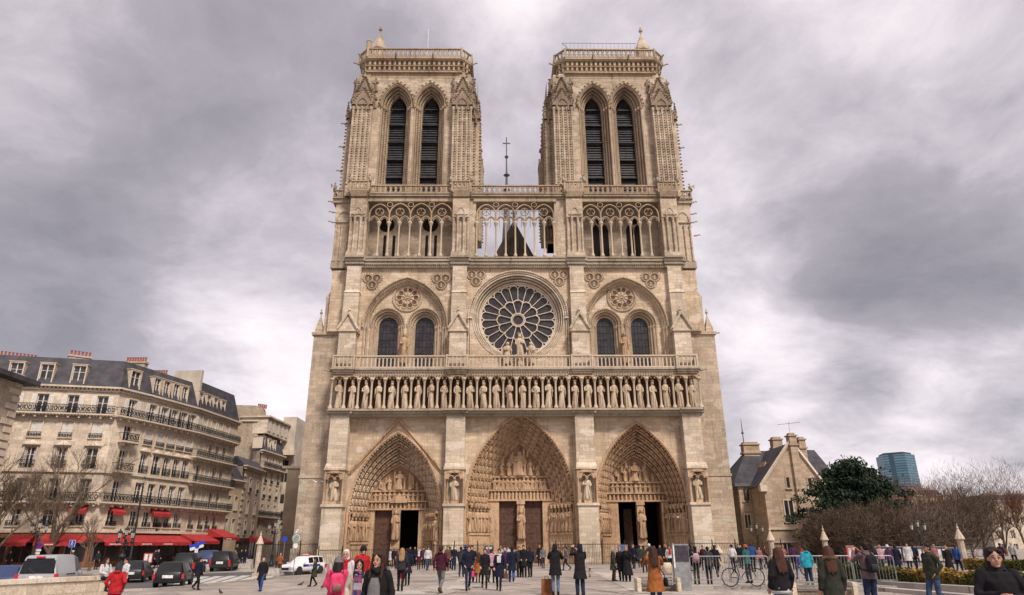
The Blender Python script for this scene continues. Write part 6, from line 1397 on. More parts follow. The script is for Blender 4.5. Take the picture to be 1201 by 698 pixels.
def lamp_post(label, px, Y, ztop, three=True, s=1.0, ornate=False, glass='lampglass'):
    x = X(px, 625, Y); z0 = gz(x, Y); o = empty('lamp_post', (x, Y, z0), 0, label, 'street lamp'); pm, im, gm_ = MB(), MB(), MB(); H = ztop-z0
    hb = H-.95*s
    pm.lathe([(.26, 0), (.26, .25), (.17, .4), (.15, 1.0), (.19, 1.05), (.10, 1.25), (.075, hb-.5), (.11, hb-.45), (.07, hb-.3), (.06, hb)], 10)
    if three:
        for k in range(3):
            a = math.pi*k+ (0 if k < 2 else 0); dx = (-.62, .62, 0)[k]*s; dz = (0, 0, .28)[k]*s
            if k < 2:
                pm.tube([(0, 0, hb-.35), (dx*.5, 0, hb-.45), (dx*.95, 0, hb-.25), (dx, 0, hb)], .035*s, 5); pm.tube([(dx*.15, 0, hb-.1), (dx*.5, 0, hb+.02), (dx*.6, 0, hb-.3)], .025*s, 4)
            lantern(im, gm_, dx, 0, hb+dz-.0, s*(1.0 if not ornate else 1.15))
            if ornate and k < 2: pm.lathe([(.02, -.2), (.16, -.1), (.14, .05), (.02, .12)], 7, (dx*1.15, 0, hb-.25)); 
        if ornate:
            for q in range(5): pm.lathe([(.02, -.14), (.15, 0), (.02, .14)], 6, (random.uniform(-.25, .25), random.uniform(-.15, .15), hb-.8+q*.22))
            pm.lathe([(.2, hb-1.6), (.28, hb-1.4), (.12, hb-1.2)], 8)
    else: lantern(im, gm_, 0, 0, hb, s)
    pm.build('post', MAT['lampdark'], o, True); io = im.build('lantern_frame', MAT['lampdark'], o); gm_.build('lantern_glass', MAT[glass], io); return o
lamp_post('three headed iron street lamp in front of the leafless plane tree, left', 45, -4, 4.3, s=1.05)
lamp_post('ornate dark many lantern street lamp behind the man in the red jacket', 148.5, -12, 3.35, s=.85, ornate=True)
lamp_post('three headed street lamp beside the stone pillar left of the cathedral', 322, 6, 4.5)
lamp_post('three headed street lamp against the dark wing of the presbytery', 888, 6, 3.95)
lamp_post('three headed street lamp in front of the brown shrubs on the right', 1078, -8, 3.75, s=.95)
lamp_post('tall single lantern lamp post rising behind the ornate lamp', 158, 2, 9.0, three=False, s=.9)
# stone pillars with conical caps
PILL = None
def pillar(label, px, Y, w_=.5, zc=2.05, zt=2.75):
    x = X(px, 640, Y); z0 = gz(x, Y); o = empty('stone_pillar', (x, Y, z0), 0, label, 'pillar', 'stone pillars with conical caps round the square')
    m = MB(); m.zprism([(-w_/2, -w_/2), (w_/2, -w_/2), (w_/2, w_/2), (-w_/2, w_/2)], -.2, .35); m.lathe([(w_*.42, .35), (w_*.40, zc-z0)], 8); m.build('shaft', MAT['h_wall2'], o)
    m = MB(); m.lathe([(w_*.62, zc-z0), (w_*.60, zc-z0+.06), (.06, zt-z0-.08), (.09, zt-z0), (.03, zt-z0+.12), (.02, zt-z0+.3)], 8); m.build('cap', MAT['trac'], o)
pillar('stone pillar with pointed cap beside the red cafe awning, left of the cathedral', 304.5, -14, .5, 2.0, 2.7); pillar('stone pillar with pointed white cap in front of the presbytery wall', 905, -18, .5, 2.0, 2.75); pillar('stone pillar with pointed cap before the presbytery porch', 968, -18, .5, 2.0, 2.75); pillar('stone pillar with pointed cap in front of the dark shrubs, far right', 1127.5, -19, .55, 2.0, 2.8)
def pillar_small(px, Y, lab):
    x = X(px, 650, Y); o = empty('stone_bollard', (x, Y, gz(x, Y)), 0, lab, 'bollard'); m = MB(); m.lathe([(.32, -.2), (.32, .75), (.25, .8), (.24, 1.0)], 8); m.build('shaft', MAT['stone_pale'], o); m = MB(); m.lathe([(.42, 1.0), (.4, 1.1), (.05, 1.65), (.02, 1.8)], 8); m.build('cap', MAT['stone_pale'], o)
pillar_small(843, -8, 'short pale stone post with pointed cap before the right flank of the cathedral')
# blocks of concrete along the road
for i, (px, py, w_, d_, h_, rz, lab) in enumerate([(244, 669, 1.5, .8, .55, .1, 'long concrete block at the left end of the kerb row'), (258, 669, 1.0, .8, .55, .0, 'squat concrete block second in the kerb row'), (265.5, 666.5, 1.1, .7, .55, .5, 'tilted concrete block set back behind the kerb row'), (284, 668, 1.9, .8, .55, 0, 'widest concrete block in the middle of the kerb row'), (272, 663, 1.0, .7, .6, .2, 'concrete block beside the people standing at the side street'), (291, 662, 1.1, .7, .6, .2, 'concrete block under the stone pillar with the pointed cap'), (320, 676, 1.2, .9, .62, .1, 'concrete block between the two walking men left of the police car'), (337, 674.5, .9, .9, .6, .2, 'yellowish concrete cube in front of the police car nose'), (354, 672.5, 1.3, .8, .55, .0, 'grey concrete block in front of the police car door'), (376, 671, 1.4, .9, .75, .0, 'concrete block at the foot of the left cathedral buttress'), (383, 670, 1.1, .9, .7, .1, 'concrete block closest to the left portal railings')]):
    x, y, z = grz(px, py); m = MB(); m.frustum(-w_/2, w_/2, -d_/2, d_/2, 0, -w_/2+.06, w_/2-.06, -d_/2+.06, d_/2-.06, h_); m.box(-w_/2+.12, w_/2-.12, -d_/2-.004, -d_/2+.02, .12, .2)
    o = m.build('concrete_block', MAT['concrete']); o.location = (x, y, z-.02); o.rotation_euler = (0, 0, rz); tag(o, lab, 'block', 'concrete blocks along the kerb')
# railings before the cathedral
def railing(label, x0, x1, y, h, gap=.16):
    o = empty('iron_railing', (x0, y, gz(x0, y)), 0, label, 'railing', 'iron railings at the foot of the cathedral'); m = MB(); L = x1-x0
    m.box(0, L, -.02, .02, h-.12, h-.07); m.box(0, L, -.02, .02, .12, .17)
    for u in np.arange(0, L, gap): m.box(u-.012, u+.012, -.012, .012, 0, h)
    m.build('bars', MAT['iron'], o); m = MB()
    for u in np.arange(0, L+.1, 2.2): m.box(u-.04, u+.04, -.04, .04, 0, h+.18); m.lathe([(.06, 0), (.02, .12)], 5, (u, 0, h+.18))
    m.build('posts', MAT['iron'], o)
for a_, b_, y_, h_, lab in ((-26.5, -20.0, .6, 2.3, 'tall iron railings against the left flank of the cathedral'), (-19.2, -11.6, -3.4, 1.9, 'iron railings at the foot of the left portal'), (-8.6, -3.0, -3.4, 1.9, 'iron railings before the buttress between the left and centre portals'), (3.2, 10.0, -3.4, 1.9, 'iron railings before the buttress between the centre and right portals'), (16.0, 26.5, -3.4, 1.9, 'iron railings before the right flank of the cathedral'), (10.4, 12.4, -3.4, 1.7, 'short railing section in front of the right portal doors')):
    railing(lab, a_, b_, y_, h_)
# low presbytery wall + garden information boards
def board(label, px0, px1, py0, py1, Y, mat, legs=True, cat='notice board', posters=3, group=None):
    xa, z1 = atY(px0, py0, Y); xb = X(px1, py0, Y); z0 = Zp(px0, py1, Y); o = empty('notice_board', ((xa+xb)/2, Y, 0), 0, label, cat, group); m = MB(); w_ = xb-xa
    m.box(-w_/2, w_/2, -.05, .05, z0, z1); m.build('panel', MAT[mat], o)
    if legs: m = MB(); m.box(-w_/2, -w_/2+.07, -.04, .04, 0, z0); m.box(w_/2-.07, w_/2, -.04, .04, 0, z0); m.box(-w_/2-.02, w_/2+.02, -.07, .07, z1, z1+.06); m.build('frame', MAT['steel'], o)
    if posters:
        m = MB()
        for k in range(posters): u = -w_/2+w_*(k+.5)/posters; m.box(u-w_/posters*.33, u+w_/posters*.33, -.07, -.055, z0+(z1-z0)*.12, z1-(z1-z0)*.12)
        m.build('posters', MAT['poster'], o)
for k in range(5): board(['grey exhibition board nearest the seated visitors, leftmost of the row', 'exhibition board second from the left in the garden row', 'middle exhibition board of the garden row', 'exhibition board left of the standing man in blue jeans', 'rightmost exhibition board with dark blank panels'][k], 1022+k*17.5, 1038.5+k*17.5, 642, 660, -14, 'board_dark', group='exhibition boards in the garden')
board('dark blank hoarding panel at the right end of the exhibition boards', 1110, 1122, 643, 662, -14, 'board_dark', posters=0)
board('red topped information poster standing left of the man with a backpack', 992, 1001, 641, 657, -22, 'red_panel', posters=1)
board('blue information board in front of the right portal', 724, 736, 640, 649, -9, 'board_blue', posters=0)
board('brown information board at the foot of the centre portal left of its door', 568, 579, 640, 652, -9, 'board_dark', posters=1)
# barriers
def barrier(label, x0, y0, L, rz, h=1.1):
    o = empty('crowd_barrier', (x0, y0, .14), rz, label, 'barrier', 'grey metal crowd barriers on the kerb'); m = MB()
    m.tube([(0, 0, .12), (0, 0, h), (.08, 0, h+.06), (L-.08, 0, h+.06), (L, 0, h), (L, 0, .12)], .022, 6); m.tube([(0, 0, .2), (L, 0, .2)], .018, 5); m.build('frame', MAT['steel'], o)
    m = MB()
    for u in np.arange(.12, L-.05, .125): m.tube([(u, 0, .2), (u, 0, h+.05)], .009, 4)
    m.build('bars', MAT['steel'], o); m = MB()
    for u in (.25, L-.25): m.box(u-.03, u+.03, -.32, .32, 0, .03); m.box(u-.02, u+.02, -.02, .02, .03, .2)
    m.build('feet', MAT['steel'], o)
bx0 = gr(812, 690); bx1 = gr(1056, 691)
nb_ = 5; dxy = (np.array(bx1)-np.array(bx0))/nb_
BL = ['leftmost metal crowd barrier, next to the grey information pillar', 'metal crowd barrier with the bicycle leaning on its left half', 'metal crowd barrier behind the woman in the black sweater', 'metal crowd barrier behind the green parka', 'rightmost metal crowd barrier, beside the man with a backpack']
for i in range(nb_): q = np.array(bx0)+dxy*i; barrier(BL[i], q[0], q[1], float(np.linalg.norm(dxy))-.06, math.atan2(dxy[1], dxy[0]))
m = MB(); a = gr(786, 700); kerbline(m, (bx0[0]-1.2, bx0[1]-.5), (bx1[0]+.8, bx1[1]-.5), 1.0, .14, 12); tag(m.build('kerb_island', MAT['kerb']), kind='structure')
# tall dark railings right of barriers
x, y, z = grz(802, 693); o = empty('information_pillar', (x, y, 0), 0, 'tall grey information pillar with dark map panel at the left end of the barriers', 'information pillar'); m = MB()
m.box(-.32, .32, -.12, .12, 0, 1.82); m.box(-.35, -.29, -.14, .14, 0, 1.86); m.build('body', MAT['steel'], o); m = MB(); m.box(-.26, .3, -.135, -.122, 1.12, 1.76); m.build('map_panel', MAT['board_dark'], o); 
m = MB(); m.box(-.345, -.295, -.15, -.141, .9, 1.8); m.build('edge_strip', MAT['white_panel'], o)
# benches
def bench(label, px0, px1, py, h=.55, rz=0):
    a = grz(px0, py); b = grz(px1, py); w_ = b[0]-a[0]; o = empty('slatted_bench', ((a[0]+b[0])/2, a[1], 0), rz, label, 'bench', 'stone ended slatted benches'); m = MB()
    for s in (-1, 1): m.box(s*w_/2-.08, s*w_/2+.08, -.25, .45, 0, h*.85)
    m.box(-w_/2, w_/2, .38, .5, 0, .22); m.build('stone_frame', MAT['stone_pale'], o); m = MB()
    for k in range(3): m.box(-w_/2+.13, w_/2-.13, .42-.0, .46, .24+k*.11, .31+k*.11)
    m.build('back_slats', MAT['weathered'], o); m = MB()
    for k in range(4): m.box(-w_/2+.13, w_/2-.13, -.25+k*.17, -.13+k*.17, .30, .34)
    m.build('seat_slats', MAT['weathered'], o)
bench('low slatted bench with stone ends left of the grey information pillar', 749, 797, 694, .6); bench('low slatted bench with stone ends between the two women at the barriers', 930, 1005, 702, .62)
x, y, z = grz(783, 674.5); m = MB(); m.lathe([(.30, 0), (.30, .62), (.27, .66), (.27, .72)], 12); o = m.build('stone_bollard', MAT['stone_pale'], None, True); o.location = (x, y, 0); tag(o, 'squat round stone bollard in front of the right portal', 'bollard')
x, y, z = grz(692, 677); m = MB(); m.lathe([(.07, 0), (.06, .5)], 8); m.lathe([(.22, .5), (.24, .55)], 10); o = m.build('small_bollard', MAT['stone_pale'], None, True); o.location = (x, y, 0); tag(o, 'small flat topped post beside the man in the long black coat', 'bollard')
# bicycle
def bicycle(label, px0, px1, py, col):
    a, b = grz(px0, py), grz(px1, py); x = (a[0]+b[0])/2; L = 1.05; o = empty('bicycle', (x, a[1], .14), 0, label, 'bicycle'); R = .35
    for s, nm in ((-1, 'wheel'), (1, 'wheel')):
        wm_ = MB(); cx_ = s*L/2*1.0; wm_.tube([(R*math.cos(t), 0, R*math.sin(t)) for t in np.linspace(0, 2*math.pi, 25)], .022, 6, cap=False); wo_ = inst(nm, wm_.mesh('wheel_tyre', MAT['rubber'], True), o, T(cx_*1.05, 0, R))
        sm_ = MB()
        for k in range(12): t = k*math.pi/6; sm_.tube([(0, 0, 0), (R*math.cos(t), 0, R*math.sin(t))], .004, 3)
        sm_.lathe([(.03, -.04), (.03, .04)], 8); inst('spokes', sm_.mesh('spokes', MAT['steel']), wo_)
    f = MB(); A, B, Cc, D, E2 = (-.55, 0, .35), (-.12, 0, .3), (-.22, 0, .82), (.38, 0, .85), (.55, 0, .35)
    for p_, q_ in ((A, B), (A, Cc), (B, Cc), (B, D), (Cc, D), (D, E2)): f.tube([p_, q_], .018, 6)
    f.build('frame', MAT[col], o); s_ = MB(); s_.tube([(-.22, 0, .82), (-.25, 0, .95)], .014, 5); s_.box(-.37, -.13, -.06, .06, .95, .99); s_.build('saddle', MAT['rubber'], o)
    h_ = MB(); h_.tube([(.38, 0, .85), (.36, 0, 1.0)], .014, 5); h_.tube([(.44, -.26, 1.0), (.36, -.1, 1.02), (.36, .1, 1.02), (.44, .26, 1.0)], .013, 5); h_.build('handlebar', MAT['steel'], o)
    c_ = MB(); c_.lathe([(.09, -.01), (.09, .01)], 12, (0, 0, 0)); inst('crank', c_.mesh('crank', MAT['steel']), o, T(-.12, -.05, .3, rx=math.pi/2)); return o
bicycle('black bicycle leaning on the metal barriers behind the woman in black', 859, 889, 692, 'iron')
# signs ---------------------------------------------------------
def polesign(label, px, py_foot, parts, hgt, cat='road sign'):
    x, y, z = grz(px, py_foot); o = empty('road_sign', (x, y, z), 0, label, cat); m = MB(); m.tube([(0, 0, 0), (0, 0, hgt)], .035, 6); m.build('pole', MAT['steel'], o)
    for (kind, zc, r, mat, ang) in parts:
        m = MB()
        if kind == 'disc': m.lathe([(r, -.01), (r, .01)], 20)
        elif kind == 'box': m.box(-r[0]/2, r[0]/2, -r[1]/2, r[1]/2, -.01, .01)
        elif kind == 'arrow': m.add([(-r[0]/2, -r[1]/2, 0), (r[0]/2-.1, -r[1]/2, 0), (r[0]/2, 0, 0), (r[0]/2-.1, r[1]/2, 0), (-r[0]/2, r[1]/2, 0)], [(0, 1, 2, 3, 4)])
        inst('sign_plate', m.mesh('sign_plate', MAT[mat]), o, T(0, -.05-.012*len([1 for q in KIDS[o.name]]), zc, 0)@Matrix.Rotation(math.pi/2, 4, 'X')@Matrix.Rotation(ang, 4, 'Z'))
    return o
MAT['sign_blue'] = plain('sign_blue', (.02, .06, .42), .4, var=.05); MAT['sign_red'] = plain('sign_red', (.55, .02, .02), .4, var=.05); MAT['sign_back'] = plain('sign_back', (.22, .25, .23), .6)
polesign('round no parking sign with white plate beneath, above the grey van', 39, 672, [('disc', 2.42, .34, 'sign_red', 0), ('disc', 2.42, .25, 'sign_blue', 0), ('box', 2.42, (.50, .06), 'sign_red', .785), ('box', 1.98, (.62, .18), 'white_panel', 0), ('box', 1.72, (.5, .22), 'white_panel', 0)], 2.8)
o = polesign('square blue crossing sign with a white figure above the grey van roof', 78, 672, [('box', 2.55, (.56, .62), 'white_panel', 0), ('box', 2.55, (.50, .56), 'sign_blue', 0)], 2.9)
m = MB(); m.lathe([(.03, -.04), (.05, 0), (.03, .04)], 7, (-.02, -.085, 2.73)); m.tube([(-.02, -.08, 2.68), (-.03, -.08, 2.52)], .04, 4); m.tube([(-.03, -.08, 2.52), (.07, -.08, 2.38)], .025, 4); m.tube([(-.03, -.08, 2.52), (-.10, -.08, 2.38)], .025, 4); m.tube([(-.02, -.08, 2.64), (.1, -.08, 2.58)], .02, 4); m.build('pictogram', MAT['white_panel'], o)
polesign('pale blue and white arrow signs tilted on a pole behind the black hatchback', 227, 672, [('arrow', 2.45, (1.5, .28), 'sign_blue', .30), ('arrow', 2.18, (1.3, .26), 'white_panel', .28), ('disc', 2.32, .22, 'sign_blue', 0), ('box', 1.85, (.30, .42), 'white_panel', 0)], 2.6)
polesign('small round blue sign on a pole above the man in the brown coat', 330.5, 668, [('disc', 2.75, .26, 'sign_blue', 0)], 3.0)
polesign('tall pole with round grey backed signs in front of the white police car', 343.5, 676, [('disc', 2.95, .36, 'sign_back', 0), ('disc', 2.95, .29, 'white_panel', 0), ('disc', 2.95, .25, 'sign_back', 0), ('box', 3.5, (.12, .34), 'white_panel', -.5), ('disc', 2.35, .2, 'white_panel', 0)], 3.7)
polesign('small blue square street sign in front of the corner block', 108, 664, [('box', 4.35, (.42, .38), 'white_panel', 0), ('box', 4.35, (.36, .32), 'sign_blue', 0)], 4.6)
# stone parapet bottom left
m = MB(); a = np.array(grz(-60, 706)[:2]); 
PA = [gr(-40, 712), gr(30, 709), gr(80, 707), gr(131, 705)]; hh = .62
x0, y0 = gr(-120, 722, 0); pw0 = np.array(gr(-140, 707, .1)); pw1 = np.array(gr(128, 690.5, .1)); d = (pw1-pw0)/np.linalg.norm(pw1-pw0); nn_ = np.array([-d[1], d[0]]); L = np.linalg.norm(pw1-pw0)
o = empty('stone_parapet', (pw0[0], pw0[1], -.3), math.atan2(d[1], d[0]), 'low pale stone parapet wall with rounded end at the bottom left', 'wall')
m.box(0, L, 0, .55, -.3, .78); e_ = [(L+.02+.275*math.cos(t), .275+.275*math.sin(t)) for t in np.linspace(-math.pi/2, math.pi/2, 9)]; m.zprism(e_, -.3, .78); m.build('wall', MAT['stone_pale'], o)
m = MB()
for u in np.arange(0, L, 1.25): m.box(u+.01, min(L, u+1.24), -.06, .61, .78, .95)
e_ = [(L+.01+.34*math.cos(t), .275+.335*math.sin(t)) for t in np.linspace(-math.pi/2, math.pi/2, 9)]; m.zprism(e_, .78, .95); m.build('coping', MAT['stone_pale'], o)
# cafe tables
def cafe(label, px, py, w_=1.2):
    x, y, z = grz(px, py); o = empty('cafe_table', (x, y, z), 0, label, 'table', 'cafe tables under the red awnings'); m = MB(); m.lathe([(.32, .70), (.32, .74)], 12); m.build('table_top', MAT['woodshop'], o); m = MB(); m.lathe([(.2, 0), (.03, .05), (.03, .70)], 8); m.build('leg', MAT['iron'], o)
def chair(label, px, py, rz):
    x, y, z = grz(px, py); o = empty('cafe_chair', (x, y, z), rz, label, 'chair', 'cafe chairs under the red awnings'); m = MB(); m.box(-.21, .21, -.21, .21, .43, .47); m.build('seat', MAT['woodshop'], o); m = MB(); m.box(-.2, .2, .19, .22, .6, .88); m.build('backrest', MAT['woodshop'], o)
    for a_ in (-.18, .18):
        for b__ in (-.18, .2): m = MB(); m.box(a_-.015, a_+.015, b__-.015, b__+.015, 0, .43 if b__ < 0 else .88); m.build('leg', MAT['woodshop'], o)
for i, px in enumerate((186, 193, 200)): cafe(['cafe table behind the roof of the black hatchback, left one', 'cafe table behind the roof of the black hatchback, middle one', 'cafe table behind the roof of the black hatchback, right one'][i], px, 662); chair(['wooden cafe chair left of the tables above the black hatchback', 'wooden cafe chair between the tables above the black hatchback', 'wooden cafe chair beside the dark off roader'][i], px+3.6, 662, .4*i)
o = empty('menu_board', (*grz(172, 665)[:2], -.3), 0, 'red and white menu boards on the pavement behind the man in the red jacket', 'menu board'); m = MB(); m.box(-.5, .5, -.03, .03, .5, 1.5); m.build('panel', MAT['red_panel'], o); m = MB(); m.box(-.4, -.05, -.05, -.032, .6, 1.4); m.box(.1, .4, -.05, -.032, .6, 1.4); m.build('menu_sheets', MAT['white_panel'], o)
# ================================================================= VEHICLES
def paint(name, c): return plain(name, c, .35, var=.08, spec=.3, coat=.12)
MAT['p_black'] = paint('black_car_paint', (.011, .012, .013)); MAT['p_white'] = paint('white_car_paint', (.68, .68, .69)); MAT['p_grey'] = paint('silver_van_paint', (.30, .30, .32)); MAT['p_dark'] = paint('dark_green_car_paint', (.013, .016, .018)); MAT['p_red'] = paint('red_car_paint', (.35, .03, .06)); MAT['p_blue'] = paint('dark_blue_car_paint', (.03, .045, .11))
MAT['carglass'] = plain('car_window_glass', (.010, .011, .013), .2, var=.3, spec=.35)
MAT['tail'] = plain('red_tail_lamp', (.50, .02, .025), .25, var=.1); MAT['head'] = plain('clear_head_lamp', (.6, .6, .62), .15, var=.1, spec=.7); MAT['trimb'] = plain('black_plastic_trim', (.025, .025, .027), .6); MAT['polblue'] = plain('police_blue_stripe', (.02, .05, .30), .4); MAT['beacon'] = plain('blue_beacon', (.03, .10, .5), .2); MAT['beacon_r'] = plain('orange_red_beacon', (.6, .12, .06), .3)
def car(label, x, y, z, heading, L, Wd, H, body, prof, cat='car', glassfrom=None, belt=.55, extras=None, group=None, wr=.32):
    """prof: list of (t, hood/belt height, roof height, halfwidth factor) along length, t=0 rear, 1 front (heading = +x)"""
    o = empty('parked_car' if cat == 'car' else cat.replace(' ', '_'), (x, y, z), heading, label, cat, group); bm_, gm_ = MB(), MB(); hw = Wd/2; rings = []
    for t, zb_, zr_, wf in prof:
        u = (t-.5)*L; w_ = hw*wf; zb_, zr_ = zb_*H, zr_*H; top = max(zr_, zb_+.01); k = 1-.22*(top-zb_)/(.42*H) if top > zb_+.03 else .93
        half = [(w_*.86, .20*H*.9), (w_*.985, .26*H), (w_, .40*H), (w_*.985, zb_-.05), (w_*.95, zb_), (w_*.95*k+.0, top-.05 if top > zb_+.06 else zb_+.005), (w_*.95*k*.88, top), (0, top+.018)]
        rings.append([(u, -a, b) for a, b in half]+[(u, a, b) for a, b in reversed(half[:-1])])
    bm_.loft(rings)
    bo = bm_.build('body', MAT[body], o, True)
    # glazing panels offset from the loft between belt and roof
    n = len(rings[0])
    def panel(q):    # quad pts -> inset & pushed out
        P = [np.array(p) for p in q]; c = sum(P)/4; nrm = np.cross(P[1]-P[0], P[3]-P[0]); nl = np.linalg.norm(nrm)
        if nl < 1e-6: return
        nrm /= nl; out = np.array([c[0], c[1], c[2]-H*.5]); nrm = nrm if nrm@out > 0 else -nrm
        gm_.add([tuple(c+(p-c)*.90+nrm*.012) for p in P], [(0, 1, 2, 3)])
    for i in range(len(prof)-1):
        (t0, b0, r0, _), (t1, b1, r1, _) = prof[i], prof[i+1]; h0, h1 = (r0-b0)*H, (r1-b1)*H
        if h0 > .25 and h1 > .25:
            if glassfrom is None or t0 >= glassfrom: 
                panel([rings[i][4], rings[i+1][4], rings[i+1][5], rings[i][5]]); panel([rings[i][n-5], rings[i+1][n-5], rings[i+1][n-6], rings[i][n-6]])
        elif (h0 > .25) != (h1 > .25): # windscreen / rear window
            lo, hi = (rings[i], rings[i+1]) if h1 > h0 else (rings[i+1], rings[i])
            panel([lo[5], hi[5], hi[n-6], lo[n-6]])
            gm_.add([tuple(np.array(p)) for p in (lo[4], hi[4], hi[5])], [(0, 1, 2)])
    go = gm_.build('windows', MAT['carglass'], o)
    for ux in (-.5*L+.19*L, .5*L-.19*L):
        for s in (-1, 1):
            m = MB(); m.tube([(0, s*-.10, 0), (0, s*-.02, 0), (0, s*.03, 0)], [wr, wr, wr*.93], 20); w_ = inst('wheel', m.mesh('tyre', MAT['rubber'], False), o, T(ux, s*(hw-.10), wr))
            m = MB(); m.tube([(0, s*.03, 0), (0, s*.045, 0)], [wr*.66, wr*.6], 16)
            inst('rim', m.mesh('rim', MAT['chrome']), w_)
            m = MB(); m.tube([(ux, s*(hw-.16), wr+.03), (ux, s*(hw+.006), wr+.03)], wr*1.1, 18); m.build('wheel_arch', MAT['trimb'], bo)
    zt = prof[0][1]*H
    for s in (-1, 1):
        m = MB(); m.box(-.5*L-.012, -.5*L+.22, s*hw*.93-.075, s*hw*.93+.02*s+.04, zt-.30, zt-.02) if not extras or 'tall_tail' not in extras else m.box(-.5*L-.014, -.5*L+.16, min(s*hw*.98, s*hw*.82), max(s*hw*.98, s*hw*.82), zt-.55, zt+.08)
        m.build('tail_lamp', MAT['tail'], o)
        zh = prof[-1][1]*H; m = MB(); m.box(.5*L-.30, .5*L-.0, min(s*hw*.55, s*hw*.90), max(s*hw*.55, s*hw*.90), zh-.16, zh-.01); m.build('headlight', MAT['head'], o)
        m = MB(); um = (.5-.30)*L; m.box(um-.09, um+.06, min(s*hw*.98, s*(hw+.16)), max(s*hw*.98, s*(hw+.16)), prof[0][1]*H+.02, prof[0][1]*H+.17); m.build('wing_mirror', MAT[body], o)
    m = MB(); m.box(-.5*L-.05, -.5*L+.1, -hw*.9, hw*.9, .22*H, .36*H); m.build('bumper', MAT['trimb' if extras and 'blackbumper' in extras else body], o); m = MB(); m.box(.5*L-.1, .5*L+.05, -hw*.9, hw*.9, .20*H, .36*H); m.build('bumper', MAT['trimb' if extras and 'blackbumper' in extras else body], o)
    m = MB(); m.box(-.5*L-.065, -.5*L-.05, -.26, .26, .40*H-.02, .40*H+.10); m.box(-.5*L-.05, -.5*L-.0, -.3, .3, .38*H, .50*H); m.build('number_plate', MAT['white_panel'], o)
    m = MB(); m.box(.5*L+.04, .5*L+.055, -.45, .45, .27*H, .40*H); m.build('grille', MAT['trimb'], o)
    return o
HATCH = [(0, .56, .60, .80), (.015, .60, .62, .90), (.10, .62, .97, .96), (.24, .62, 1.0, 1.0), (.40, .61, 1.0, 1.0), (.55, .60, .96, 1.0), (.72, .59, .60, .99), (.88, .55, .555, .95), (.97, .48, .485, .84), (1.0, .42, .425, .74)]
SUVP = [(0, .55, .58, .84), (.015, .58, .62, .93), (.05, .60, .97, .97), (.25, .60, 1.0, 1.0), (.42, .60, 1.0, 1.0), (.56, .60, .97, 1.0), (.70, .60, .61, 1.0), (.90, .57, .575, .96), (.98, .52, .525, .88), (1.0, .46, .465, .80)]
VANP = [(0, .50, .52, .86), (.012, .53, .56, .95), (.035, .54, .97, .97), (.08, .54, 1.0, 1.0), (.35, .54, 1.0, 1.0), (.62, .54, 1.0, 1.0), (.74, .54, .93, 1.0), (.87, .52, .53, .98), (.97, .42, .425, .90), (1.0, .35, .355, .82)]
def rearcar(label, px, py, hd, L, *a, **k):
    x, y, z = grz(px, py); return car(label, x+math.cos(hd)*L/2, y+math.sin(hd)*L/2, gz(x, y+1.5), hd, L, *a, **k)
rearcar('small black hatchback with red tail lamps parked beside the crosswalk', 194.5, 690, 1.80, 3.9, 1.7, 1.46, 'p_black', HATCH)
x, y, z = grz(352, 674); pc = car('white police car with blue side stripe and roof beacons left of the cathedral', x, y+.6, z, -2.05, 4.2, 1.78, 1.5, 'p_white', HATCH, cat='police car')
m = MB(); 
for s in (-1, 1): m.box(-1.2, .9, min(s*.885, s*.905), max(s*.885, s*.905), .66, .84)
m.build('side_stripe', MAT['polblue'], pc); m = MB(); m.box(-.35, -.05, -.55, .55, 1.53, 1.60); m.build('beacon_bar', MAT['beacon_r'], pc); m = MB(); m.box(-.36, -.04, -.2, .2, 1.60, 1.66); m.build('beacon_lamp', MAT['white_panel'], pc)
for s in (-1, 1):
    cu = bpy.data.curves.new('police_lettering', 'FONT'); cu.body = 'POLICE'; cu.size = .22; cu.extrude = .002; cu.align_x = 'CENTER'
    to_ = bpy.data.objects.new('tmp', cu); COL.objects.link(to_); bpy.context.view_layer.update(); me = bpy.data.meshes.new_from_object(to_.evaluated_get(bpy.context.evaluated_depsgraph_get())); bpy.data.objects.remove(to_); me.materials.clear(); me.materials.append(MAT['white_panel'])
    inst('police_lettering', me, pc, T(-.1, s*.915, .67)@Matrix.Rotation(math.pi if s > 0 else 0, 4, 'Z')@Matrix.Rotation(math.pi/2, 4, 'X'))
vo_ = rearcar('silver grey panel van seen from behind at the left, above the parapet', 37, 700, 1.84, 5.0, 1.95, 1.97, 'p_grey', VANP, cat='van', glassfrom=.6, extras=('tall_tail',), wr=.34)
m = MB(); m.add([(-2.5+.02, -.78, 1.12), (-2.5+.02, .78, 1.12), (-2.37, .72, 1.72), (-2.37, -.72, 1.72)], [(0, 1, 2, 3)]); m.V[0] += np.array([-.03, 0, 0]); m.build('rear_window', MAT['carglass'], vo_)
m = MB(); m.box(-2.42, -2.30, -.2, .2, 1.84, 1.92); m.build('brake_lamp', MAT['tail'], vo_); m = MB(); m.tube([(-2.53, .1, 1.1), (-2.47, .4, 1.35)], .015, 4); m.box(-2.53, -2.50, -.12, .12, .86, .98); m.build('rear_wiper', MAT['trimb'], vo_)
m = MB(); m.box(-1.1, .4, -.985, -.972, .98, 1.03); m.build('door_rail', MAT['trimb'], vo_)
rearcar('dark low car half hidden behind the man in the red jacket', 150, 684, 1.85, 4.3, 1.75, 1.42, 'p_dark', HATCH)
rearcar('dark off roader with red tail lamps parked under the red awnings', 212, 677, 1.74, 4.4, 1.85, 1.85, 'p_dark', SUVP, extras=('tall_tail', 'blackbumper'), wr=.37)
rearcar('black off roader parked nearest the side street', 256, 672, 1.70, 4.4, 1.85, 1.80, 'p_black', SUVP, extras=('tall_tail', 'blackbumper'), wr=.36)
rearcar('dark blue estate car between the two parked off roaders', 238, 668, 1.7, 4.3, 1.8, 1.7, 'p_blue', SUVP)
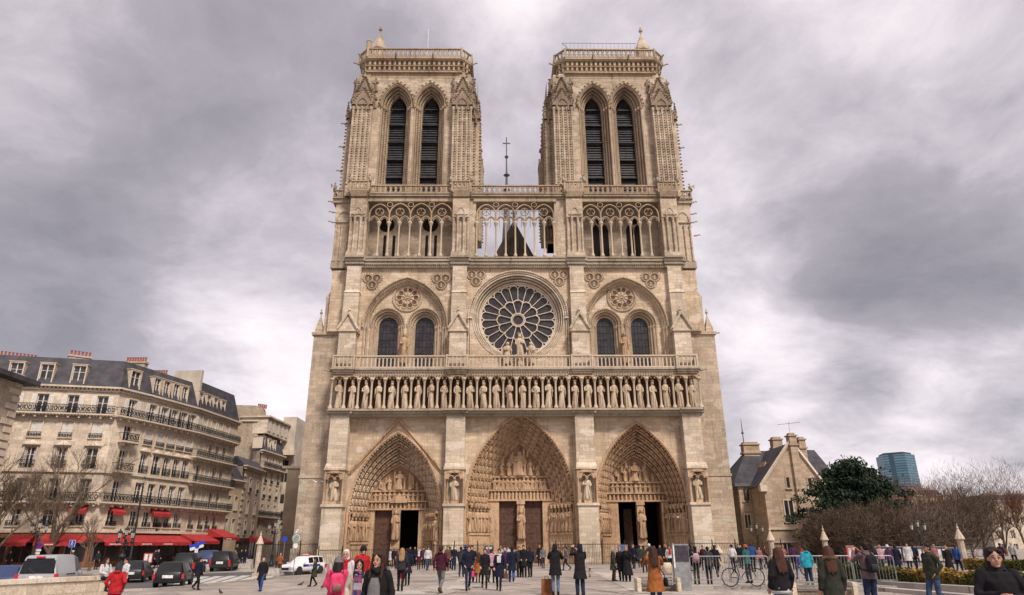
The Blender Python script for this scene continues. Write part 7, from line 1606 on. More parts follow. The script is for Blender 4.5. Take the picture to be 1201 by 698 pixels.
rearcar('dark blue car with red lamps cut by the left edge beside the van', -6, 699, 1.88, 4.3, 1.78, 1.45, 'p_blue', HATCH)
# birds
def gull(label, px, py, Y, span, rz, bank, col='white_panel', cat='bird'):
    x, z = atY(px, py, Y); o = empty('flying_gull', (x, Y, z), rz, label, cat); o.rotation_euler = (bank, 0, rz); m = MB(); m.tube([(-.22, 0, 0), (-.12, 0, .01), (0, 0, .02), (.12, 0, .02), (.2, 0, .03)], [.01, .05, .065, .05, .015], 7)
    for s in (-1, 1): m.add([(-.08, s*.04, .04), (.08, s*.04, .04), (.10, s*span*.25, .14), (-.02, s*span*.25, .14), (.0, s*span*.5, .05), (-.1, s*span*.5, .05), (-.08, s*.04, .025), (.08, s*.04, .025), (.10, s*span*.25, .125), (-.02, s*span*.25, .125)], [(0, 1, 2, 3), (3, 2, 4, 5), (6, 9, 8, 7), (9, 5, 4, 8)])
    m.poly([(-.2, -.03, 0), (-.34, -.06, 0), (-.34, .06, 0), (-.2, .03, 0)]); m.build('body', MAT[col], o, True)
gull('white gull flying in front of the left cathedral flank', 371, 566, -25, 1.2, 1.3, .1); gull('white gull with spread wings flying before the right portal jamb', 795, 607, -25, 1.5, 1.55, .35)
for i, (px, py, lab) in enumerate([(353, 688, 'dark pigeon standing on the paving right of the man in the black coat'), (378, 692, 'dark pigeon on the paving beside the pink jacket'), (258, 698, 'dark pigeon at the lower edge below the walking man')]):
    x, y, z = grz(px, py); o = empty('pigeon', (x, y, z), .5+i, lab, 'bird', 'pigeons on the paving'); m = MB(); m.tube([(-.22, 0, .10), (-.1, 0, .13), (.02, 0, .16), (.1, 0, .22), (.12, 0, .28), (.17, 0, .28)], [.02, .055, .07, .04, .03, .006], 7); m.build('body', MAT['board_dark'], o, True); m = MB()
    for s in (-1, 1): m.tube([(.0, s*.03, .11), (.01, s*.03, 0)], .006, 4)
    m.build('legs', MAT['red_panel'], o)
# ================================================================= PEOPLE
def cloth(name, c, rough=.9, plaid=None):
    m, g_, b = newmat(name); tcx = g_.n('ShaderNodeTexCoord').outputs['Object']; n1_ = g_.noise(tcx, 7, 4, .6); n2_ = g_.noise(tcx, 120, 2, .5)
    base = g_.mix(g_.mr(n1_, .3, .7, 0, 1), tuple(v*.78 for v in c), tuple(min(1, v*1.2) for v in c))
    if plaid:
        sp__ = g_.n('ShaderNodeSeparateXYZ'); g_.l(tcx, sp__.inputs[0])
        for k, (ax, col_, f) in enumerate(((0, plaid[0], 45), (2, plaid[1], 34), (2, plaid[2], 17))):
            base = g_.mix(g_.mr(g_.math('SINE', g_.math('MULTIPLY', sp__.outputs[ax], f)), .3, .6, 0, .75), base, col_)
    g_.l(base, b.inputs['Base Color']); b.inputs['Roughness'].default_value = rough; b.inputs['Specular IOR Level'].default_value = .15
    bm_ = g_.n('ShaderNodeBump'); bm_.inputs['Strength'].default_value = .35; bm_.inputs['Distance'].default_value = .01; g_.l(g_.math('ADD', n2_, g_.math('MULTIPLY', n1_, 2.5)), bm_.inputs['Height']); g_.l(bm_.outputs[0], b.inputs['Normal']); return m
CL = {}
COLS = dict(black=(.014, .013, .016), offblack=(.03, .028, .032), navy=(.011, .014, .028), dgrey=(.035, .035, .04), grey=(.13, .125, .13), lgrey=(.34, .33, .33), white=(.50, .48, .48), cream=(.45, .38, .31), maroon=(.055, .013, .025), purple=(.055, .022, .06), red=(.36, .018, .022), pink=(.56, .05, .13), palepink=(.40, .23, .26), rose=(.27, .11, .115), orange=(.26, .09, .028), rust=(.24, .085, .035), brown=(.11, .055, .035), dbrown=(.05, .027, .018), olive=(.035, .038, .026), parka=(.027, .030, .023), jeans=(.04, .065, .125), ljeans=(.10, .145, .22), djeans=(.018, .025, .052), blue=(.025, .06, .19), cyan=(.025, .25, .33), teal=(.025, .10, .09), tan=(.26, .17, .12), mauve=(.13, .085, .095), royal=(.05, .045, .22), skin=(.42, .235, .17), skin2=(.32, .17, .11), hair_bk=(.015, .011, .010), hair_br=(.038, .019, .013), hair_bl=(.28, .16, .075), hair_gr=(.32, .30, .29), hair_rd=(.055, .023, .015), camel=(.36, .22, .12))
def CM(c):
    if c == 'plaid': 
        if c not in CL: CL[c] = cloth('plaid_scarf_cloth', (.04, .05, .13), .95, ((.30, .05, .07), (.25, .06, .10), (.35, .33, .36)))
    if c not in CL: CL[c] = cloth(c+('_skin' if c.startswith('skin') else '_hair' if c.startswith('hair') else '_cloth'), COLS[c], .6 if c.startswith('skin') else (.55 if c.startswith('hair') else .92))
    return CL[c]
def remesh(mb, voxel, smooth_it=2, wob=0.0, seed=0):
    me = mb.mesh('tmp', []); ob = bpy.data.objects.new('tmp', me); COL.objects.link(ob); r = ob.modifiers.new('r', 'REMESH'); r.mode = 'VOXEL'; r.voxel_size = voxel; r.use_smooth_shade = True
    s = ob.modifiers.new('s', 'SMOOTH'); s.iterations = smooth_it; s.factor = .5
    dg = bpy.context.evaluated_depsgraph_get(); dg.update(); out = bpy.data.meshes.new_from_object(ob.evaluated_get(dg)); bpy.data.objects.remove(ob); bpy.data.meshes.remove(me)
    if wob:
        n = len(out.vertices); co = np.zeros(n*3); out.vertices.foreach_get('co', co); co = co.reshape(-1, 3); no = np.zeros(n*3); out.vertices.foreach_get('normal', no); no = no.reshape(-1, 3)
        w_ = np.sin(co[:, 2]*38+co[:, 0]*16+seed)*.5+np.sin(co[:, 2]*21-co[:, 0]*31+co[:, 1]*27+seed*2)*.5+.4*np.sin(co[:, 0]*60+co[:, 2]*25)
        out.vertices.foreach_set('co', (co+no*(w_*wob)[:, None]).ravel())
    out.polygons.foreach_set('use_smooth', [True]*len(out.polygons)); out.update(); return out
def ell(mb, c, r, n=12, m=8, rx=0.0):
    P = []
    for j in range(m+1):
        a = -math.pi/2+math.pi*j/m; P.append([(math.cos(a)*math.cos(2*math.pi*i/n)*r[0], math.cos(a)*math.sin(2*math.pi*i/n)*r[1], math.sin(a)*r[2]) for i in range(n)])
    P = P[1:-1]; ca, sa = math.cos(rx), math.sin(rx); P = [[(c[0]+x, c[1]+y*ca-z*sa, c[2]+y*sa+z*ca) for x, y, z in ring] for ring in P]; mb.loft(P)
def oval(mb, secs, n=16):
    mb.loft([[(cx_+a*math.cos(2*math.pi*i/n), cy_+b*math.sin(2*math.pi*i/n), z) for i in range(n)] for z, a, b, cx_, cy_ in secs])
def capsule(mb, pts, rs, n=10):
    mb.tube(pts, rs, n)
    for p, r in ((pts[0], rs[0]), (pts[-1], rs[-1])): ell(mb, p, (r, r, r), 8, 6)
def pose(kind, seed=0):
    """joint positions, character faces -Y"""
    r = random.Random(seed); J = dict(hip=[(-.09, 0, .92), (.09, 0, .92)], sh=[(-.168, .01, 1.415), (.168, .01, 1.415)], head=(0, -.02, 1.60), tilt=0.0, lean=0.0)
    st = dict(stand=.04, walk=.26, walk2=.20, stride=.34).get(kind.split('+')[0], .05)
    s = 1 if seed % 2 else -1; w_ = kind.split('+')[0] in ('walk', 'walk2', 'stride')
    f, b = (0, 1) if s > 0 else (1, 0); kn = [None]*2; an = [None]*2
    kn[f] = ((-.09, .09)[f], -st*.62-.02, .50); an[f] = ((-.085, .085)[f], -st*.85, .085); kn[b] = ((-.09, .09)[b], st*.10-.03, .50); an[b] = ((-.085, .085)[b], st*1.0, .085+(.08 if w_ else 0))
    J['kn'], J['an'] = kn, an; J['toe'] = [1.0, 1.0]; J['lift'] = [0, 0]; J['lift'][b] = .5 if w_ else 0
    el = [(-.235, .05, 1.14), (.235, .05, 1.14)]; wr_ = [(-.235, -.04, .90), (.235, -.04, .90)]
    if w_:
        el[f] = (el[f][0], .10, 1.15); wr_[f] = (wr_[f][0]*.95, .09, .92); el[b] = (el[b][0], -.02, 1.15); wr_[b] = (wr_[b][0]*.9, -.17, .95)
    m = kind.split('+')[1] if '+' in kind else ''
    if m == 'camera': el = [(-.25, -.20, 1.26), (.25, -.20, 1.26)]; wr_ = [(-.09, -.33, 1.50), (.09, -.33, 1.50)]
    if m == 'phoneup': el[1] = (.27, -.14, 1.36); wr_[1] = (.14, -.30, 1.60); el[0] = (-.24, -.15, 1.25); wr_[0] = (-.05, -.32, 1.50)
    if m == 'phone': el = [(-.25, -.02, 1.16), (.25, -.02, 1.16)]; wr_ = [(-.07, -.27, 1.20), (.10, -.25, 1.16)]
    if m == 'pocket': el = [(-.27, .08, 1.17), (.27, .08, 1.17)]; wr_ = [(-.17, -.06, .98), (.17, -.06, .98)]
    if m == 'fold': el = [(-.25, -.03, 1.16), (.25, -.03, 1.16)]; wr_ = [(.03, -.2, 1.17), (-.03, -.19, 1.12)]
    if m == 'bag': wr_[1] = (.26, -.02, .90)
    if kind.startswith('sit'):
        J['kn'] = [(-.12, -.44, .93), (.12, -.44, .93)]; J['an'] = [(-.11, -.42, .50), (.11, -.46, .50)]; J['lift'] = [0, 0]
        if m == '': el = [(-.24, -.06, 1.16), (.24, -.06, 1.16)]; wr_ = [(-.1, -.3, 1.08), (.1, -.3, 1.08)]
    J['el'], J['wr'] = el, wr_; return J
def hand(mb, W_, E, side, fine=1.0, curl=.35, grip=False):
    W_, E = np.array(W_), np.array(E); d = (W_-E)/np.linalg.norm(W_-E); up = np.array([0, 0, 1.]) if abs(d[2]) < .85 else np.array([0, -1., 0]); s_ = np.cross(d, up); s_ /= np.linalg.norm(s_); nrm = np.cross(s_, d)
    pc_ = W_+d*.045; mb.loft([[tuple(W_+d*t+s_*a*math.cos(q)+nrm*b*math.sin(q)) for q in np.linspace(0, 2*math.pi, 9)[:-1]] for t, a, b in ((-.01, .024, .02), (.03, .036, .018), (.07, .042, .016), (.09, .038, .013))])
    for k, (off, ln) in enumerate(((-.030, .062), (-.010, .072), (.010, .068), (.029, .054))):
        p = W_+d*.085+s_*off; c_ = curl if not grip else 1.1; pts = [p-d*.02]; dd = d
        for j in range(3): pts.append(pts[-1]+(dd)*ln*(.5, .32, .24)[j]+ (d*.02 if j == 0 else 0)); dd = dd*math.cos(c_*.8)-nrm*math.sin(c_*.8)*1.0
        mb.tube(pts, [.010, .0095, .0085, .006], 6)
    p = W_+d*.03-s_*.03*side; t_ = (d*.6-s_*side*.8); t_ /= np.linalg.norm(t_); mb.tube([W_+d*.02-s_*.015*side, p+t_*.02, p+t_*.035+d*.02, p+t_*.04+d*.042], [.013, .012, .010, .007], 6)
PC = {}
def body_parts(kind, seed, female, vox):
    key = ('body', kind, seed % 2, female, vox)
    if key in PC: return PC[key]
    J = pose(kind, seed); mb = MB(); fw = .93 if female else 1.0
    oval(mb, [(.86, .13, .09, 0, 0), (.95, .16, .105, 0, .01), (1.08, .13, .09, 0, 0), (1.25, .15, .10, 0, 0), (1.38, .165*fw, .095, 0, .01), (1.44, .13, .07, 0, .012), (1.475, .06, .055, 0, .012), (1.56, .052, .052, 0, -.005)])
    hx, hy, hz = J['head']
    ell(mb, (hx, hy+.012, hz+.022), (.075, .092, .098), 14, 10); ell(mb, (hx, hy-.02, hz-.045), (.056, .062, .065), 12, 8); ell(mb, (hx, hy-.075, hz-.085), (.028, .02, .02), 8, 6)
    mb.tube([(hx, hy-.078, hz+.018), (hx, hy-.10, hz-.020), (hx, hy-.088, hz-.03)], [.009, .015, .012], 6)                     # nose
    for s in (-1, 1): ell(mb, (hx+s*.076, hy+.012, hz-.005), (.010, .018, .030), 8, 6); ell(mb, (hx+s*.04, hy-.062, hz-.03), (.018, .018, .02), 8, 6)
    for i in range(2):
        capsule(mb, [J['hip'][i], J['kn'][i], J['an'][i]], [.085, .058, .040], 10); capsule(mb, [J['sh'][i], J['el'][i], J['wr'][i]], [.050, .040, .027], 10)
        ax, ay, az_ = J['an'][i]; mb.tube([(ax, ay+.03, az_-.04), (ax, ay-.06, az_-.05), (ax, ay-.15, az_-.065)], [.035, .036, .025], 8)
    me = remesh(mb, vox, 2)
    hb = MB(); 
    for i in range(2): hand(hb, J['wr'][i], J['el'][i], 1 if i else -1, grip=('camera' in kind or 'phone' in kind or 'bag' in kind))
    n0 = len(me.vertices); import bmesh; b_ = bmesh.new(); b_.from_mesh(me); hm = hb.mesh('tmp', [], True); b_.from_mesh(hm); b_.to_mesh(me); b_.free(); bpy.data.meshes.remove(hm); me.update()
    PC[key] = (me, J); return PC[key]
def top_mesh(kind, seed, style, female, vox):
    key = ('top', kind, seed % 2, style, female, vox)
    if key in PC: return PC[key]
    J = pose(kind, seed); mb = MB(); hem = dict(jacket=.84, short=.98, coat=.56, long=.30, parka=.66)[style.split('_')[0]]; puff = .018 if 'puff' in style or style.startswith('parka') else 0.0; fw = .94 if female else 1.0
    wst = .155 if female else .165
    hipw = .19 if female else .185
    secs = [(1.50, .055, .055, 0, .01), (1.465, .10, .08, 0, .012), (1.43, (.145+puff)*fw, .10+puff, 0, .01), (1.34, (.185+puff)*fw, .125+puff, 0, 0), (1.2, (.18+puff)*fw, .13+puff, 0, 0), (1.06, wst+.015+puff, .125+puff, 0, 0), (.94, hipw+puff, .145+puff, 0, 0)]
    if hem < .94: secs.append((max(hem, .84), hipw+.012+puff, .15+puff, 0, 0))
    if hem < .8: secs += [(hem+.01, hipw+.03+(0.84-hem)*.12, .16+(.84-hem)*.14, 0, -.0)]
    if kind.startswith('sit'): secs = secs[:7]+[(.86, .2, .17, 0, -.03)]
    oval(mb, secs[::-1], 18)
    for i in range(2): 
        e, w__ = np.array(J['el'][i]), np.array(J['wr'][i]); capsule(mb, [J['sh'][i], tuple(e), tuple(e+(w__-e)*.96)], [.066+puff*.7, .057+puff*.7, .043+puff*.5], 10)
    if style.endswith('hood'): ell(mb, (0, .10, 1.47), (.10, .06, .05), 10, 7)
    else: mb.tube([(.062*math.cos(t), .012+.058*math.sin(t), 1.50) for t in np.linspace(0, 2*math.pi, 11)], .022, 6)
    PC[key] = remesh(mb, vox, 2, .0045, seed); return PC[key]
def legs_mesh(kind, seed, style, vox):
    key = ('legs', kind, seed % 2, style, vox)
    if key in PC: return PC[key]
    J = pose(kind, seed); mb = MB(); k = {'slim': .0, 'reg': .012, 'wide': .03, 'skirt': .03}[style]
    oval(mb, [(.84, .165, .115, 0, .01), (.93, .17, .12, 0, .01), (1.02, .155, .11, 0, .01)], 14)
    for i in range(2):
        a_, kn_ = np.array(J['an'][i]), J['kn'][i]; capsule(mb, [J['hip'][i], kn_, tuple(a_+np.array([0, 0, .0]))], [.096+k*.5, .066+k, .050+k], 10)
    PC[key] = remesh(mb, vox, 2, .004, seed+3); return PC[key]
def shoes_mesh(kind, seed):
    key = ('shoes', kind, seed % 2)
    if key in PC: return PC[key]
    J = pose(kind, seed); mb = MB()
    for i in range(2):
        ax, ay, az_ = J['an'][i]; lf = J['lift'][i]; dz = -.10*lf
        mb.tube([(ax, ay+.06, az_-.035+.02*lf), (ax, ay, az_-.03), (ax, ay-.10, az_-.045+dz), (ax, ay-.19, az_-.06+dz*1.3)], [.035, .050, .045, .028], 9); mb.tube([(ax, ay, az_-.02), (ax, ay+.005, az_+.07)], [.050, .052], 9)
    PC[key] = remesh(mb, .014, 1); return PC[key]
def hair_mesh(style, seed=0):
    key = ('hair', style)
    if key in PC: return PC[key]
    mb = MB(); hx, hy, hz = 0, -.02, 1.60
    if style in ('short', 'long', 'bun', 'bald'):
        ell(mb, (0, hy+.030, hz+.048), (.090, .098, .094), 14, 10); ell(mb, (0, hy+.055, hz-.005), (.082, .066, .085), 12, 8)
        for q in (-1, 1): ell(mb, (q*.05, hy-.045, hz+.085), (.038, .035, .03), 8, 6)
    if style == 'long':
        for k in range(13):
            u = (k-6)/6.0; r2 = random.Random(k); x_ = u*.082; yb = .092-.055*abs(u)**2
            capsule(mb, [(x_, yb-.01, 1.66), (x_*1.12, yb+.005, 1.56), (x_*1.25+r2.uniform(-.008, .008), yb+.035, 1.45), (x_*1.3+r2.uniform(-.012, .012), .105+yb*.4, 1.35), (x_*1.05+r2.uniform(-.02, .02), .14+yb*.3, 1.24-r2.uniform(0, .07))], [.024, .026, .025, .020, .009], 7)
        for s in (-1, 1): capsule(mb, [(s*.075, -.035, 1.65), (s*.085, -.03, 1.56), (s*.095, -.055, 1.46), (s*.10, -.095, 1.36)], [.026, .028, .032, .02], 8)
    if style == 'bun': ell(mb, (0, .10, 1.67), (.045, .045, .045), 10, 7)
    if style == 'beanie': 
        ell(mb, (0, hy+.022, hz+.056), (.106, .120, .112), 14, 10); mb.tube([(.100*math.cos(t), hy+.018+.114*math.sin(t), hz+.04) for t in np.linspace(0, 2*math.pi, 17)], .018, 6)
    if style == 'hood':
        mb.loft([[(w_*math.cos(t), yy+dd*math.sin(t), z) for t in np.linspace(0, 2*math.pi, 15)[:-1]] for z, w_, dd, yy in ((1.735, .03, .03, .03), (1.725, .065, .07, .028), (1.69, .088, .095, .028), (1.62, .098, .10, .035), (1.54, .095, .085, .048), (1.47, .105, .085, .045), (1.43, .12, .08, .03))])
    PC[key] = remesh(mb, .010 if style != 'hood' else .014, 2, .002 if style != 'beanie' else .001, 5); return PC[key]
def cmesh(me, mat, name):
    k = ('c', me.name, mat.name)
    if k not in PC: c = me.copy(); c.name = name; c.materials.clear(); c.materials.append(mat); PC[k] = c
    return PC[k]
NP = [0]
def person(label, px, py, H, face, kind, top, legs, hair, female=False, fine=False, shoes='black', skin='skin', dist=None, hat=None, group=None, extras=(), pos=None):
    """face: degrees, 0 = towards the camera, 180 = towards the cathedral"""
    NP[0] += 1; seed = NP[0]; tstyle, tcol = top; lstyle, lcol = legs; hs, hc = hair
    if pos: x, y, z = pos
    elif dist:       # feet outside the frame: distance given along the view axis
        d = ray(px, 641); t = dist/(d@_F); x, y = CAM[0]+d[0]*t, CAM[1]+d[1]*t; z = gz(x, y)
    else: x, y, z = grz(px, py)
    s = H/1.715; o = empty('person', (x, y, z), rad(face), label, 'person', group); r_ = random.Random(seed*7); o.scale = (s*r_.uniform(.93, 1.06), s*r_.uniform(.95, 1.08), s); o.rotation_euler = (rad(r_.uniform(-2, 3)) if kind[:3] != 'sit' else 0, rad(r_.uniform(-1.5, 1.5)), rad(face+r_.uniform(-9, 9)))
    vb, vc = (.011, .013) if fine else (.018, .019)
    bme, J = body_parts(kind, seed, female, vb)
    inst('body', cmesh(bme, CM(skin), 'body'), o)
    inst(dict(jacket='jacket', short='sweater', coat='coat', long='long_coat', parka='parka')[tstyle.split('_')[0]], cmesh(top_mesh(kind, seed, tstyle, female, vc), CM(tcol), 'top'), o)
    inst('trousers', cmesh(legs_mesh(kind, seed, lstyle, vc), CM(lcol), 'trousers'), o); inst('shoes', cmesh(shoes_mesh(kind, seed), CM(shoes), 'shoes'), o)
    if hs != 'bald': inst('hair' if hs != 'hood' else 'hood', cmesh(hair_mesh(hs), CM(hc), 'hair'), o)
    if hat: inst('hat' if hat[0] == 'beanie' else 'hood', cmesh(hair_mesh(hat[0]), CM(hat[1]), 'hat'), o)
    if fine:
        e_, w_, l_ = MB(), MB(), MB()
        for q in (-1, 1):
            ell(w_, (q*.031, -.098, 1.608), (.011, .005, .0055), 8, 6); ell(e_, (q*.031, -.1015, 1.608), (.0058, .003, .0055), 8, 6); e_.tube([(q*.016, -.110, 1.634), (q*.032, -.108, 1.639), (q*.05, -.098, 1.632)], .0042, 5); e_.tube([(q*.016, -.105, 1.615), (q*.031, -.107, 1.618), (q*.046, -.098, 1.613)], .003, 4)
        l_.tube([(-.022, -.103, 1.540), (-.008, -.110, 1.543), (.008, -.110, 1.543), (.022, -.103, 1.540)], [.004, .0075, .0075, .004], 6)
        w_.build('eye_whites', CM('white'), o); e_.build('eyes', CM('hair_bk'), o); l_.build('lips', CM('rose'), o)
    for ex in extras:
        if ex[0] == 'scarf':
            m = MB(); m.tube([(.088*math.cos(t), -.005+.085*math.sin(t), 1.475+.015*math.sin(t*2)) for t in np.linspace(0, 2*math.pi, 15)], .038, 8, cap=False); m.tube([(.05*math.cos(t+1), -.03+.075*math.sin(t), 1.44) for t in np.linspace(0, 2*math.pi, 13)], .034, 8, cap=False)
            if len(ex) > 2 and ex[2]: 
                for q in (-.05, .045): m.box(q-.045, q+.045, -.185, -.155, ex[2], 1.42)
            inst('scarf', cmesh(remesh(m, .012, 2, .003, 3), CM(ex[1]), 'scarf'), o)
        if ex[0] == 'hem': 
            m = MB(); oval(m, [(.775, .205, .165, 0, .003), (.90, .20, .16, 0, .003)], 18); m.build('shirt_hem', CM(ex[1]), o, True)
        if ex[0] == 'fur':
            m = MB(); 
            for t in np.linspace(.3, math.pi-.3, 26):
                for q in range(5): a_ = random.uniform(0, 6.28); c_ = (.13*math.cos(t), .07+.06*math.sin(t), 1.50); m.tube([c_, (c_[0]+.045*math.cos(a_), c_[1]+.03*math.sin(a_), c_[2]+.045*math.sin(a_))], [.012, .002], 4)
            m.build('fur_trim', CM(ex[1]), o)
        if ex[0] == 'backpack':
            lab, col_ = ex[1], ex[2]; b_ = empty('backpack', (x, y, z), rad(face), lab, 'backpack'); b_.scale = (s, s, s); m = MB(); oval(m, [(1.0, .12, .07, 0, .225), (1.03, .15, .095, 0, .225), (1.2, .155, .10, 0, .225), (1.36, .14, .085, 0, .22), (1.42, .09, .05, 0, .215)], 12); inst('pack', cmesh(remesh(m, .014, 2, .003, 1), CM(col_), 'pack'), b_)
            m = MB(); oval(m, [(1.03, .10, .04, 0, .315), (1.17, .10, .045, 0, .32), (1.2, .08, .03, 0, .31)], 10); m.build('pocket', CM(ex[3] if len(ex) > 3 else col_), b_, True); m = MB()
            for q in (-1, 1): m.tube([(q*.10, .16, 1.42), (q*.12, .05, 1.475), (q*.135, -.11, 1.42), (q*.14, -.15, 1.25), (q*.16, -.05, 1.08), (q*.12, .15, 1.04)], .017, 5)
            m.build('straps', CM(col_), b_)
        if ex[0] == 'bag':
            lab, col_, size = ex[1], ex[2], ex[3]; wp = np.array(J['wr'][1])*s; wd = Matrix.Rotation(rad(face), 4, 'Z')@Vector(wp); b_ = empty('carrier_bag' if ex[4] == 'carrier' else 'paper_bag' if ex[4] == 'paper' else 'handbag', (x+wd.x, y+wd.y, z+wp[2]-.06), rad(face), lab, 'bag'); w__, h__, d__ = size
            m = MB(); m.frustum(-w__/2, w__/2, -d__/2, d__/2, -.12-h__, -w__/2*.9, w__/2*.9, -d__*.35, d__*.35, -.12); m.build('bag_body', CM(col_), b_); m = MB()
            for q in (-1, 1): m.tube([(-w__*.28, q*d__*.25, -.12), (-.02, q*.01, .0), (.02, q*.01, .0), (w__*.28, q*d__*.25, -.12)], .008, 4)
            m.build('handles', CM('dbrown'), b_)
        if ex[0] == 'shoulderbag':
            b_ = empty('shoulder_bag', (x, y, z), rad(face), ex[1], 'bag'); b_.scale = (s, s, s); m = MB(); m.tube([(.10, -.10, 1.48), (.13, .10, 1.47), (-.02, .165, 1.25), (-.20, .15, 1.02), (-.25, .05, .92)], .012, 5); m.build('strap', CM(ex[2]), b_); m = MB(); oval(m, [(.70, .05, .10, -.27, .03), (.74, .06, .13, -.27, .03), (.88, .055, .12, -.27, .03), (.92, .03, .08, -.27, .03)], 10); m.build('bag_body', CM(ex[2]), b_, True)
        if ex[0] == 'phone':
            wp = (np.array(J['wr'][0])+np.array(J['wr'][1]))/2*s+np.array([0, -.085*s, .05*s]); wd = Matrix.Rotation(rad(face), 4, 'Z')@Vector(wp)
            b_ = empty('phone', (x+wd.x, y+wd.y, z+wp[2]), rad(face), ex[1], 'phone'); m = MB(); m.box(-.04, .04, -.005, .005, -.075, .075); m.build('case', CM('black'), b_); m = MB(); m.box(-.036, .036, .0055, .007, -.068, .068); m.build('screen', MAT['pane'], b_)
    return o
BK, FR = 180, 0
# foreground
person('woman in bright pink jacket and grey knit hat seen from behind', 397, 0, 1.60, 200, 'stand+fold', ('jacket_puff', 'pink'), ('slim', 'black'), ('long', 'hair_bk'), True, False, dist=14.0, hat=('beanie', 'grey'), extras=(('backpack', 'pink backpack on the woman in the grey knit hat', 'pink', 'rose'),))
person('child in white jacket with red hood and tartan scarf facing the camera', 421, 0, 1.58, 15, 'stand', ('jacket', 'cream'), ('slim', 'dgrey'), ('long', 'hair_bk'), True, True, dist=13.4, hat=('hood', 'red'), extras=(('scarf', 'plaid', .85),))
person('young woman with long dark hair, thick black scarf and open black coat facing the camera', 446, 0, 1.74, -8, 'stand', ('coat', 'black'), ('slim', 'grey'), ('long', 'hair_br'), True, True, dist=10.6, extras=(('scarf', 'black', 0),))
_g = MB(); oval(_g, [(.62, .11, .05, 0, -.15), (.9, .12, .06, 0, -.145), (1.25, .10, .05, 0, -.115), (1.36, .06, .035, 0, -.10)], 12)
_p = [o for o in bpy.data.objects if o.get('label', '').startswith('young woman with long dark')][0]; _g.build('grey_dress', CM('grey'), _p, True)
person('person in white hooded coat with red scarf over the mouth, behind the tartan scarf child', 408, 0, 1.74, 10, 'stand', ('coat', 'white'), ('slim', 'black'), ('hood', 'white'), True, True, dist=17, extras=(('scarf', 'red', 1.1),))
person('person in red jacket and dark cap beyond the tartan scarf child', 425, 0, 1.80, 30, 'stand', ('jacket', 'red'), ('reg', 'black'), ('short', 'hair_bk'), False, dist=22, hat=('beanie', 'black'))
person('blonde woman in black jacket and tights seen from behind with long hair', 469, 694, 1.72, BK, 'walk2', ('jacket', 'offblack'), ('slim', 'black'), ('long', 'hair_bl'), True)
person('person in dark purple coat beside the blonde woman holding a red carrier bag', 477.5, 687, 1.68, 190, 'walk+bag', ('coat', 'navy'), ('slim', 'black'), ('short', 'hair_bk'), True, extras=(('bag', 'bright red carrier bag in the hand of the walker beside the blonde woman', 'red', (.36, .38, .12), 'carrier'),))
person('man in maroon hooded jacket and grey trousers striding to the right', 516, 696.5, 1.80, 155, 'walk', ('jacket_hood', 'maroon'), ('slim', 'grey'), ('short', 'hair_br'), False, True, shoes='dbrown')
person('woman photographing the cathedral in a black jacket and pale jeans', 652, 699, 1.84, BK, 'stand+camera', ('parka', 'black'), ('slim', 'ljeans'), ('hood', 'black'), True, True, extras=(('phone', 'phone held up by the woman in pale jeans'),))
person('man in long black coat holding a phone above his head', 681, 700, 1.84, 186, 'stand+phoneup', ('coat', 'black'), ('reg', 'djeans'), ('hood', 'navy'), False, True, extras=(('phone', 'phone raised by the man in the long black coat'),))
person('woman in rust orange coat with long brown hair taking a picture', 766, 0, 1.76, 184, 'stand+camera', ('coat', 'orange'), ('slim', 'jeans'), ('long', 'hair_br'), True, True, dist=19.0, extras=(('shoulderbag', 'small black shoulder bag across the rust orange coat', 'black'), ('phone', 'phone held up by the woman in the rust orange coat')))
person('woman with long dark red hair in short black sweater and jeans, back to the camera', 908, 0, 1.73, 178, 'stand', ('jacket_puff', 'black'), ('slim', 'ljeans'), ('long', 'hair_rd'), True, True, dist=15.2, extras=(('hem', 'white'),))
person('woman in dark green parka with fur trimmed hood before the barriers', 969, 0, 1.76, 165, 'stand+bag', ('parka_hood', 'parka'), ('slim', 'djeans'), ('long', 'hair_rd'), True, True, dist=14.2, extras=(('fur', 'hair_bl'),))
person('man in brownish jacket with black backpack looking towards the cathedral', 1012, 0, 1.84, 190, 'stand+camera', ('jacket', 'mauve'), ('reg', 'djeans'), ('short', 'hair_bk'), False, True, dist=18.5, extras=(('backpack', 'black backpack on the man in the brownish jacket', 'black', 'dgrey'),))
person('man in black jacket and blue jeans walking left beside the hedge', 1087, 0, 1.80, -75, 'walk2+pocket', ('jacket', 'olive'), ('slim', 'jeans'), ('short', 'hair_bk'), False, True, dist=18.8, skin='skin2')
person('woman in black hooded coat looking at a phone in her hands, bottom right', 1160, 0, 1.76, -30, 'stand+phone', ('parka_puff', 'black'), ('slim', 'black'), ('short', 'hair_bk'), True, True, dist=8.6, hat=('hood', 'hair_bk'), extras=(('phone', 'phone in the hands of the woman at the bottom right'), ('shoulderbag', 'large royal purple shoulder bag on the woman at the bottom right', 'royal')))
person('man in red and grey hooded jacket standing by the parapet, back to the camera', 144, 0, 1.80, 172, 'stand+pocket', ('jacket_hood', 'red'), ('reg', 'djeans'), ('short', 'hair_bk'), False, True, dist=21.5, hat=('hood', 'dgrey'))
_x, _y = gr(119, 692, .2)
person('woman with brown hair and white sleeves sitting on the parapet', 0, 0, 1.68, 60, 'sit', ('jacket', 'white'), ('slim', 'black'), ('long', 'hair_br'), True, True, pos=(_x, _y, -.26))
person('person in white jacket sitting on the parapet beside the brown haired woman', 0, 0, 1.66, -30, 'sit', ('jacket', 'white'), ('slim', 'blue'), ('short', 'hair_bk'), True, True, pos=(_x+.62, _y+.35, -.26))
